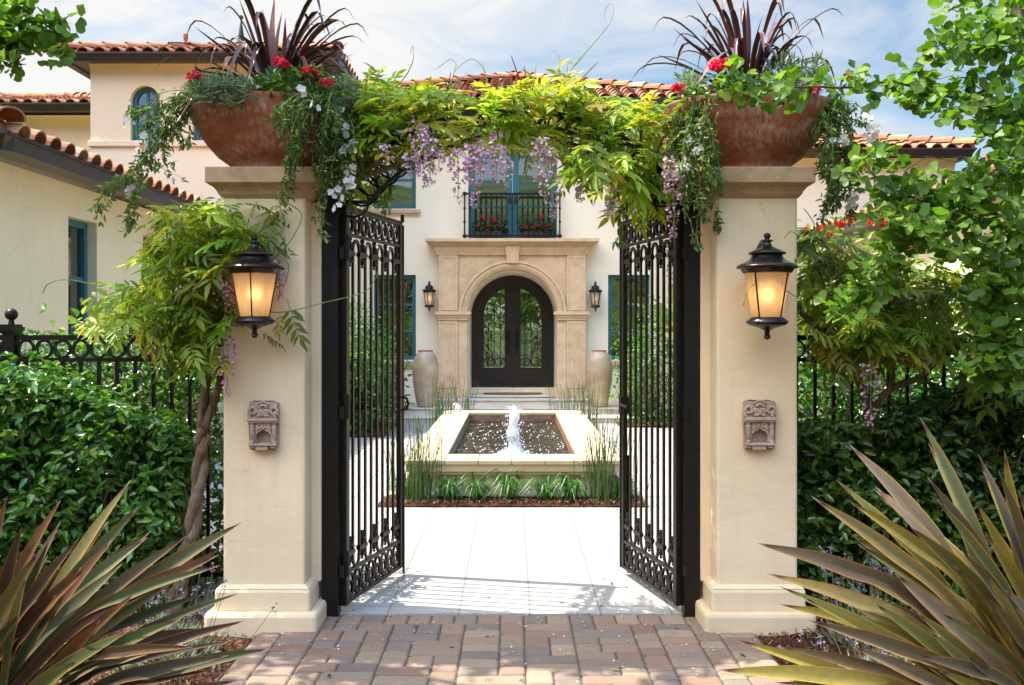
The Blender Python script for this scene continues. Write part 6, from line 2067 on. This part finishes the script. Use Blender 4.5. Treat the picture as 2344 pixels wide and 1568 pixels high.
# dry twigs on the right bowl
# ---------------------------------------------------------------- flax in the foreground
FLX = [((.09, .04, .025), (.17, .075, .035)), ((.07, .045, .03), (.13, .08, .05)), ((.085, .105, .035), (.16, .15, .05)), ((.07, .10, .03), (.14, .17, .045)), ((.12, .10, .045), (.20, .155, .075)), ((.14, .10, .05), (.19, .13, .08)), ((.10, .13, .04), (.19, .20, .06)), ((.08, .05, .03), (.15, .09, .045)), ((.16, .14, .05), (.26, .21, .06)), ((.13, .06, .03), (.22, .10, .035))]
FLXR = [((.15, .15, .04), (.30, .25, .055)), ((.17, .14, .05), (.31, .22, .07)), ((.12, .13, .04), (.24, .22, .06)), ((.22, .19, .05), (.40, .30, .05)), ((.10, .065, .035), (.17, .12, .06)), ((.18, .14, .08), (.27, .20, .13)), ((.16, .16, .06), (.30, .28, .10))]


def flax(label, base, tips, pal, sg, extra=18, kr=(.4, .9), edges=((.30, .12, .02), (.38, .17, .03), (.22, .07, .025))):
    B = Vector(base); root = thing('flax', label, 'plant', B)
    b = MB()
    def wp(t): return .42 + .96 * t if t < .6 else 1.0 * (1 - ((t - .6) / .4) ** 1.8) + .012
    tips = list(tips)
    for tp in list(tips):                                             # shorter leaves between the long ones
        if random.random() < .45: tips.append((tp[0] + random.gauss(0, 40) - sg * random.uniform(20, 90), tp[1] + random.uniform(40, 150), tp[2] - random.uniform(-.25, .25), .85))
    for tp in tips:
        x, y, Y = tp[:3]; wd = tp[3] if len(tp) > 3 else 1.0
        T = at(x, y, Y); o = B + Vector((random.uniform(-.10, .10), random.uniform(-.13, .13), random.uniform(-.02, .05)))
        L = (T - o).length; mid = (o + T) / 2 + Vector((0, 0, L * random.uniform(.05, .17)))
        c0, c1 = random.choice(pal); k = random.uniform(*kr)
        strap(b, [o, o + (mid - o) * .9 + Vector((0, 0, .01)), mid + (T - mid) * .45 + Vector((0, 0, L * .012)), T], random.uniform(.046, .060) * wd, tuple(v * k for v in c0), tuple(v * k for v in c1), random.uniform(.25, .5), wp, 22,
              tipcol=((.09, .025, .018), random.choice(((.34, .26, .22), (.40, .36, .34), (.25, .17, .13)))), edge=random.choice(edges), upv=(random.uniform(-.35, .35), -1.0, .35), twist=random.uniform(-.25, .25))
    for q in range(extra):
        a = random.uniform(0, 2 * PI); e = random.uniform(.35, 1.2); L = random.uniform(.5, 1.0)
        if math.sin(a) > .3 and math.cos(a) * sg > 0: continue
        T = B + Vector((math.cos(a) * math.cos(e), math.sin(a) * math.cos(e), math.sin(e))) * L
        c0, c1 = random.choice(pal)
        strap(b, [B, (B + T) / 2 + Vector((0, 0, .05)), T], random.uniform(.04, .055), c0, c1, .35, wp, 14, edge=(.3, .12, .02))
    b.build('leaves', M['blade'], root, smooth=True)
    return root


flax('bronze and olive flax fanning up from the bottom left corner', (-2.02, 3.42, -.02),
     [(300, 1098, 3.6), (139, 1145, 3.3), (316, 1160, 3.5), (17, 1135, 3.2), (50, 1205, 3.0), (139, 1193, 3.6), (180, 1233, 3.1), (245, 1195, 3.7), (346, 1215, 3.9), (337, 1230, 3.7), (257, 1235, 3.4), (429, 1225, 3.5), (553, 1196, 3.6), (508, 1252, 3.7), (501, 1270, 3.4), (549, 1357, 3.9, .7), (471, 1358, 3.8, .8), (310, 1358, 3.3, .8), (417, 1415, 3.3), (566, 1420, 3.7), (531, 1467, 3.6, .5), (621, 1485, 3.65), (524, 1500, 3.5, .9), (387, 1559, 3.5, .8), (0, 1217, 3.0), (90, 1260, 3.0), (200, 1300, 3.2), (330, 1330, 3.8), (130, 1360, 3.1), (230, 1420, 3.2), (420, 1470, 3.6, .8), (60, 1320, 2.9), (300, 1440, 3.2), (20, 1280, 3.3), (380, 1340, 3.6), (440, 1300, 3.8, .8), (280, 1290, 3.6)], FLX, 1, 26, (.40, .85))
flax('olive and yellow striped flax fanning up from the bottom right corner', (2.02, 3.42, -.02),
     [(2106, 955, 3.6), (1945, 1018, 3.8), (2299, 1031, 3.4), (2239, 1039, 3.3), (1916, 1100, 3.7), (1943, 1146, 3.6), (1857, 1136, 3.5), (2003, 1122, 3.9), (2030, 1131, 4.0, .7), (2122, 1091, 3.4), (2250, 1076, 3.7, .8), (2285, 1076, 3.2), (1731, 1243, 3.5, 1.15), (1757, 1313, 3.55), (1781, 1341, 3.4), (1784, 1383, 3.5, .9), (1850, 1420, 3.3), (1684, 1464, 3.5), (1638, 1534, 3.4), (1918, 1292, 3.8, .8), (1965, 1297, 3.7, .9), (1953, 1226, 3.6), (1963, 1245, 3.5), (2018, 1260, 3.5), (2047, 1312, 3.4, 1.2), (2083, 1205, 3.4), (2252, 1305, 3.1, .8), (2254, 1216, 3.1), (2252, 1175, 3.5), (1776, 1480, 3.6, .8), (1773, 1562, 3.4, .8), (1982, 1418, 3.6, .8), (2097, 1402, 3.3), (1896, 1348, 3.6, .9), (2127, 1445, 3.2), (2330, 1120, 3.0), (2344, 1200, 3.0), (2180, 1150, 3.6), (2200, 1260, 3.3), (2300, 1350, 2.9), (2000, 1380, 3.3), (1950, 1480, 3.3), (2100, 1500, 3.1), (2344, 1010, 3.6, .8)], FLXR, -1, 26, (.42, .92), ((.50, .30, .04), (.55, .24, .03), (.40, .30, .05), (.30, .12, .03)))

# ---------------------------------------------------------------- lavender
def lavender(label, cx, cy, w, d, h, n=900, ns=46):
    root = thing('lavender', label, 'plant', (cx, cy, 0))
    cl = Cloud()
    P_ = np.c_[rng.normal(cx, w * .42, n), rng.normal(cy, d * .42, n), np.zeros(n)]
    rr = np.sqrt(((P_[:, 0] - cx) / w) ** 2 + ((P_[:, 1] - cy) / d) ** 2)
    P_[:, 2] = rng.uniform(.0, 1, n) * h * np.maximum(.25, 1 - rr * .8)
    dr = np.c_[(P_[:, 0] - cx), (P_[:, 1] - cy), np.full(n, .22)] + rng.normal(0, .12, (n, 3))
    cl.add(T_SLIM, P_, dr, rdir(n), rng.uniform(.035, .065, n), rcol(n, [(.24, .29, .23), (.30, .34, .28), (.18, .23, .17)], .2))
    cl.build('foliage', M['leaf'], root)
    b = MB(); fl = Cloud()
    for q in range(ns):
        x, y = random.gauss(cx, w * .4), random.gauss(cy, d * .4); H = h * random.uniform(1.1, 1.9)
        e = Vector((x + (x - cx) * .6 + random.gauss(0, .04), y + (y - cy) * .5 + random.gauss(0, .04), H))
        b.tube([Vector((x, y, .02)), (Vector((x, y, 0)) + e) / 2, e], .0016, 4)
        m_ = 14; t_ = rng.uniform(0, 1, m_)
        fl.add(T_PETAL, A(e)[None, :] + np.c_[rng.normal(0, .004, (m_, 2)), -t_ * .05 + .012], rdir(m_, -.1, 1), rdir(m_), .011, rcol(m_, [(.22, .18, .36), (.34, .30, .44), (.28, .28, .30)], .15))
    b.build('stems', M['twig'], root); fl.build('flower', M['petal'], root)
lavender('silvery lavender on the mulch between left flax and pillar', -1.74, 4.62, .26, .34, .22, 1100)
lavender('silvery lavender on the mulch behind the right flax', 1.86, 4.85, .24, .26, .26, 1100)
lavender('silvery lavender on the mulch under the right flax blades', 1.72, 4.2, .30, .30, .18, 1300, 60)

# ---------------------------------------------------------------- fountain planting
def daylily(label, px, Y, h, n=62):
    p = at(px, 1140, Y); p.z = .03
    root = thing('daylily', label, 'plant', p, 0, 'daylily clumps in front of the fountain')
    b = MB()
    for q in range(n):
        a = random.uniform(0, 2 * PI); l = h * random.uniform(.45, 1.0); o = p + Vector((random.gauss(0, .02), random.gauss(0, .02), 0))
        out = Vector((math.cos(a), math.sin(a) * .8, 0)); top = o + out * l * .42 + Vector((0, 0, l * random.uniform(.62, .95)))
        T = o + out * l * random.uniform(.85, 1.25) + Vector((0, 0, l * random.uniform(.05, .6)))
        c = random.choice(((.07, .20, .03), (.10, .26, .035), (.05, .15, .025), (.14, .29, .05)))
        strap(b, [o, o + (top - o) * .6, top, T], random.uniform(.013, .019), tuple(v * 1.1 for v in c), c, .4, lambda t: .7 + .5 * t if t < .4 else 1.0 * (1 - ((t - .4) / .6) ** 2) + .02, 9)
    b.build('leaves', M['lily'], root, smooth=True)
tl = NT('lily blade'); a_ = tl.attr(); trn = tl.node('ShaderNodeBsdfTranslucent'); tl.l.new(a_, trn.inputs['Color'])
M['lily'] = tl.done(tl.mixs(tl.bsdf(a_, .35, None, .5), trn.outputs[0], .3))
for px, Y, h, lab in ((1029, 8.78, .27, 'daylily clump beside the left horsetail in front of the fountain'), (1093, 8.80, .28, 'daylily clump second from left in front of the fountain'), (1167, 8.80, .33, 'largest daylily clump, below the middle of the fountain'), (1248, 8.78, .28, 'daylily clump right of the middle of the fountain'), (1309, 8.80, .29, 'daylily clump beside the right horsetail in front of the fountain'),
                      (926, 8.95, .26, 'daylily clump behind the left gate leaf at the fountain corner'), (1420, 8.9, .26, 'daylily clump behind the right gate leaf at the fountain corner')):
    daylily(lab, px, Y, h)


def horsetail(label, px, Y, n, h, sx, grp='horsetail clumps round the fountain', z=.03):
    x = (px - CX) * Y / F; root = thing('horsetail', label, 'plant', (x, Y, z), 0, grp)
    b = MB()
    for q in range(n):
        o = Vector((x + random.gauss(0, sx * .5), Y + random.gauss(0, sx * .5), z - .02)); H = h * random.uniform(.55, 1.05)
        lean = Vector((random.gauss(0, .10) + (o.x - x) * .5, random.gauss(0, .06), 0)) * H
        T = o + lean + Vector((0, 0, H)); m_ = o + lean * .35 + Vector((0, 0, H * .5))
        c_ = curve([o, m_, T], 12)
        r0 = random.uniform(.0035, .0052); g = random.uniform(.8, 1.2)
        side = Vector((1, 0, 0)); rows = []
        for i, p in enumerate(c_):
            for j, (rm, cc) in enumerate(((1.0, (.06, .13, .03)), (1.12, (.12, .13, .05)), (1.0, (.07, .16, .035)))):
                if i == 12 and j: continue
                f = (c_[min(i + 1, 12)] - p) * (j * .04)
                b.col = tuple(v * g for v in cc)
                rr = r0 * rm * (1 - .55 * i / 12)
                rows.append([b.vert(p + f + Vector((math.cos(a) * rr, math.sin(a) * rr, 0))) for a in (0, PI / 2, PI, 3 * PI / 2)])
        for u_, v_ in zip(rows, rows[1:]):
            for k in range(4): b.f.append([u_[k], u_[(k + 1) % 4], v_[(k + 1) % 4], v_[k]])
    b.col = None
    b.build('stems', M['lily'], root, smooth=True)
horsetail('tall horsetail clump at the near left corner of the fountain', 966, 8.80, 62, .80, .16)
horsetail('tall horsetail clump at the near right corner of the fountain', 1374, 8.80, 56, .84, .16)
horsetail('loose horsetail left of the fountain wall behind the left gate leaf', 918, 9.3, 22, .80, .22)
horsetail('loose horsetail right of the fountain wall behind the right gate leaf', 1425, 9.2, 22, .80, .2)
horsetail('horsetail at the far left corner of the fountain, left of the frog', 1008, 13.6, 50, .92, .18)
horsetail('horsetail behind the fountain, right of the frog statue', 1057, 14.65, 40, .85, .22)
horsetail('horsetail behind the fountain at its far right end', 1296, 14.65, 40, .85, .22)
horsetail('horsetail at the far right corner of the fountain', 1346, 13.6, 50, .92, .18)


# ---------------------------------------------------------------- courtyard shrubs seen through the gates
def blob(label, c, r, n, cols, size, tm=T_BROAD, nm='shrub', mat='leaf', cat='shrub', grp=None):
    root = thing(nm, label, cat, (c[0], c[1], 0), 0, grp)
    d = rdir(n, -.9, 1); k = 1 + .22 * np.sin(d[:, :1] * 6 + c[0]) * np.sin(d[:, 2:] * 5 + c[1]) + .14 * np.sin(d[:, 1:2] * 13)
    P_ = A(c)[None, :] + d * A(r)[None, :] * k * np.abs(rng.normal(.9, .16, (n, 1))).clip(.2, 1.15)
    P_[:, 2] = np.abs(P_[:, 2])
    cl = Cloud(); cl.add(tm, P_, d + rng.normal(0, .8, (n, 3)) + A([0, 0, -.2]), d + A([0, -.2, .7]) + rng.normal(0, .4, (n, 3)), rng.uniform(size[0], size[1], n), rcol(n, cols, .22))
    cl.build('foliage', M[mat], root)
    pa = [[Vector((c[0], c[1], -.03)), Vector((c[0] * .6 + q[0] * .4, c[1] * .6 + q[1] * .4, q[2] * .5)), Vector(q)] for q in P_[::max(1, n // 26)]]
    tubes('stems', pa, (.018, .005), M['bark'], root)
    return root


BR = [(.12, .28, .03), (.16, .33, .04), (.09, .22, .03)]
MID = [(.06, .16, .025), (.08, .2, .03), (.045, .12, .02)]
blob('bright lime shrub behind the left gate leaf, in front of the wing', (-2.85, 15.1, 1.25), (.85, .6, .85), 2600, BR, (.08, .14), T_SLIM)
blob('dark green shrub low behind the left gate leaf', (-2.6, 14.6, .5), (.65, .5, .6), 2200, MID, (.05, .09))
blob('leafy shrub under the left garden window beside the urn', (-2.42, 16.5, .65), (.42, .4, .85), 1500, MID, (.07, .12))
blob('bright green rounded shrub behind the right gate leaf', (2.45, 16.0, .78), (.66, .5, .98), 3000, BR[:1] + MID[:2], (.05, .09))
blob('small green shrub beside the right urn', (2.22, 16.6, .45), (.30, .3, .55), 800, MID, (.05, .09))
blob('broad green shrub farther right behind the right gate leaf', (3.4, 15.9, .8), (.6, .6, .9), 2000, MID, (.06, .1))


def fronds(label, c, n, L, cols, w=.22, nm='fern', cat='plant', elev=(.2, 1.1)):
    root = thing(nm, label, cat, c)
    ts = [t_frond(20, .35, w, k) for k in range(3)]; cl = Cloud()
    for k in range(3):
        m = n // 3; a = rng.uniform(0, 2 * PI, m); e = rng.uniform(*elev, m)
        d = np.c_[np.cos(a) * np.cos(e), np.sin(a) * np.cos(e), np.sin(e)]
        cl.add(ts[k], np.tile(A(c), (m, 1)) + d * .03, d, np.tile([0, 0, 1.0], (m, 1)), rng.uniform(L[0], L[1], m), rcol(m, cols, .15))
    cl.build('fronds', M['leaf'], root)
    if c[2] > .4:
        b = MB(); b.tube([Vector((c[0], c[1], -.03)), Vector((c[0] + .03, c[1], c[2] * .5)), Vector(c)], [.08, .07, .06], 8); b.build('trunk', M['bark'], root)
    return root
fronds('dark sago palm low behind the left gate leaf', (-2.35, 15.0, .25), 42, (.6, .95), [(.03, .09, .03), (.04, .11, .035)], .17, 'sago_palm')
fronds('lime green fern behind the left gate leaf', (-2.85, 14.5, .95), 33, (.5, .8), BR, .2, 'tree_fern')
fronds('feathery palm behind the right gate leaf by the window', (3.0, 16.5, 1.4), 40, (.8, 1.2), [(.24, .28, .10), (.2, .26, .08), (.30, .30, .14)], .22, 'palm', 'palm', (.1, 1.2))

# red flowering shrub and the planting behind the right fence
rf = blob('shrub with small red flowers behind the right pillar', (2.35, 6.9, 1.75), (.62, .5, .62), 2200, WIS_D + MID, (.05, .09), nm='flowering_shrub')
for x, y, Y in ((1950, 505, 6.2), (2003, 508, 6.0), (2012, 512, 6.05), (2035, 496, 6.1), (2087, 565, 6.2), (1925, 515, 6.3), (1855, 560, 6.3), (1870, 600, 6.3), (1930, 607, 6.2), (1900, 540, 6.3), (1880, 525, 6.3), (1845, 530, 6.4), (1920, 575, 6.3), (1890, 620, 6.3), (1940, 590, 6.3), (1860, 548, 6.3)):
    flower_head(rf, at(x, y, Y), .045 if x > 1999 else .022, [(.62, .02, .02), (.55, .03, .015)])
blob('yellow green shrub behind the right fence under the ginkgo', (3.05, 7.2, 1.45), (.7, .5, .62), 2000, BR + WIS[:2], (.06, .1))
blob('pale green shrub against the wing behind the left wisteria', (-2.75, 6.9, 1.35), (.6, .4, .52), 1500, BR + WIS[:2], (.05, .09))

# ---------------------------------------------------------------- balcony planters
for x0, x1, lab in ((1088, 1150, 'balcony trough of crimson geraniums on the left'), (1197, 1257, 'balcony trough of crimson geraniums on the right')):
    Y = YW - .08
    p0, p1 = at(x0, 539, Y), at(x1, 530, Y)
    root = thing('planter_box', lab, 'planter', ((p0.x + p1.x) / 2, Y, p0.z))
    b = MB(); b.frustum(p0.x + .01, p1.x - .01, Y - .07, Y + .07, p0.z, p0.z + .045, -.005); b.box(p0.x, p1.x, Y - .075, Y + .075, p0.z + .0452, p1.z)
    b.build('trough', m_plain('brown trough', (.07, .045, .035), .7), root)
    n = 420; P_ = np.c_[rng.uniform(p0.x - .05, p1.x + .08, n), rng.uniform(Y - .13, Y + .08, n), p1.z + np.abs(rng.normal(0, .085, n))]
    cl = Cloud(); cl.add(T_BROAD, P_, rdir(n, -.5, .8), rdir(n, .2, 1) + A([0, -.5, .3]), rng.uniform(.05, .08, n), rcol(n, [(.03, .08, .02), (.045, .11, .025)], .2)); cl.build('foliage', M['leaf'], root)
    for x, y in (((1093, 518), (1144, 518), (1118, 516), (1108, 502), (1125, 500), (1100, 497), (1131, 507)) if x0 < 1100 else ((1203, 520), (1231, 516), (1256, 516), (1242, 497), (1246, 521), (1219, 522))):
        flower_head(root, at(x, y, Y - .1), .045, [(.55, .01, .06), (.48, .01, .08)])

# ---------------------------------------------------------------- far trees
def big_tree(label, c, h, r, n, cols, size, nm='tree', grp=None, lobes=9, trunk=.22):
    root = thing(nm, label, 'tree', (c[0], c[1], 0), 0, grp)
    cl = Cloud()
    for k in range(lobes):
        o = A([c[0] + random.uniform(-.65, .65) * r, c[1] + random.uniform(-.6, .6) * r, h * random.uniform(.42, .88)]); rr = r * random.uniform(.32, .58)
        m = n // lobes; d = rdir(m, -.7, 1)
        P_ = o + d * rr * np.abs(rng.normal(.85, .2, (m, 1))) * A([1, 1, .8])
        cl.add(T_BROAD, P_, d + rng.normal(0, .8, (m, 3)), d + A([0, 0, .6]) + rng.normal(0, .4, (m, 3)), rng.uniform(size[0], size[1], m), rcol(m, cols, .25))
    cl.build('crown', M['leaf'], root)
    b = MB(); b.tube(curve([(c[0], c[1], -.5), (c[0] + .1, c[1], h * .3), (c[0] - .1, c[1], h * .7)], 8), [trunk * (1 - .08 * i) for i in range(9)], 8)
    for k in range(6): b.tube([(c[0], c[1], h * .35), (c[0] + random.uniform(-.5, .5) * r, c[1] + random.uniform(-.5, .5) * r, h * .7)], [trunk * .4, .04], 6)
    b.build('trunk', M['bark'], root, smooth=True)
    return root
OAK = [(.035, .075, .022), (.05, .10, .03), (.028, .06, .02)]
p = at(50, 170, 38)
big_tree('dark evergreen tree behind the far left roof', (p.x, 38, 0), 12.6, 3.2, 5200, OAK, (.25, .42))
p = at(190, 205, 44)
big_tree('small distant treetop left of the tall villa block', (p.x, 44, 0), 12.6, 2.2, 2000, OAK, (.25, .4))
blob('clipped green hedge in the back garden seen through the front door', (0, 27.5, .9), (2.6, .8, 1.35), 3000, MID, (.1, .16), nm='garden_hedge', cat='hedge')
big_tree('garden tree seen through the front door and hall window', (.2, 30, 0), 5.0, 2.6, 2600, [(.10, .22, .04), (.14, .28, .06), (.07, .16, .03)], (.16, .28), lobes=10)
# street trees behind the photographer, reflected in the windows and the door
for x, y, h, r, lab in ((-7.5, -15, 6.5, 3.0, 'street tree reflected in the left garden window'), (1.2, -19, 6.0, 3.4, 'street tree reflected in the front door glass'), (8.5, -15, 6.3, 3.0, 'street tree reflected in the right garden window')):
    big_tree(lab, (x, y, 0), h, r, 2600, OAK + MID, (.28, .42), 'street_tree')

# ---------------------------------------------------------------- repeats share a group
GROUPS = {'gate_pillar': 'pillars of the gateway', 'bowl_planter': 'terracotta bowls on the gate pillars', 'gate': 'leaves of the open gate', 'gate_post': 'iron gate posts', 'iron_fence': 'iron fences beside the gateway', 'carved_niche': 'carved niches on the pillars',
          'wall_lantern': 'wall lanterns', 'wisteria': 'wisteria round the gateway', 'cordyline': 'cordylines in the bowls', 'flax': 'flax plants in the foreground', 'lavender': 'lavender in the mulch beds', 'street_tree': 'street trees reflected in the glass', 'koi': 'koi in the fountain', 'sage_shrub': 'sage in the bowls',
          'geranium': 'geraniums in the bowls', 'trailing_jasmine': 'jasmine trailing from the bowls', 'hedge': 'hedges along the iron fences', 'ginkgo': 'ginkgos framing the gateway', 'shrub': 'shrubs in the court and behind the fences', 'planter_box': 'flower troughs on the balcony', 'tree': 'trees beyond the villa'}
for o in list(C.objects):
    st = o.name.split('.')[0]
    if o.parent is None and o.get('label') and not o.get('group') and st in GROUPS: o['group'] = GROUPS[st]
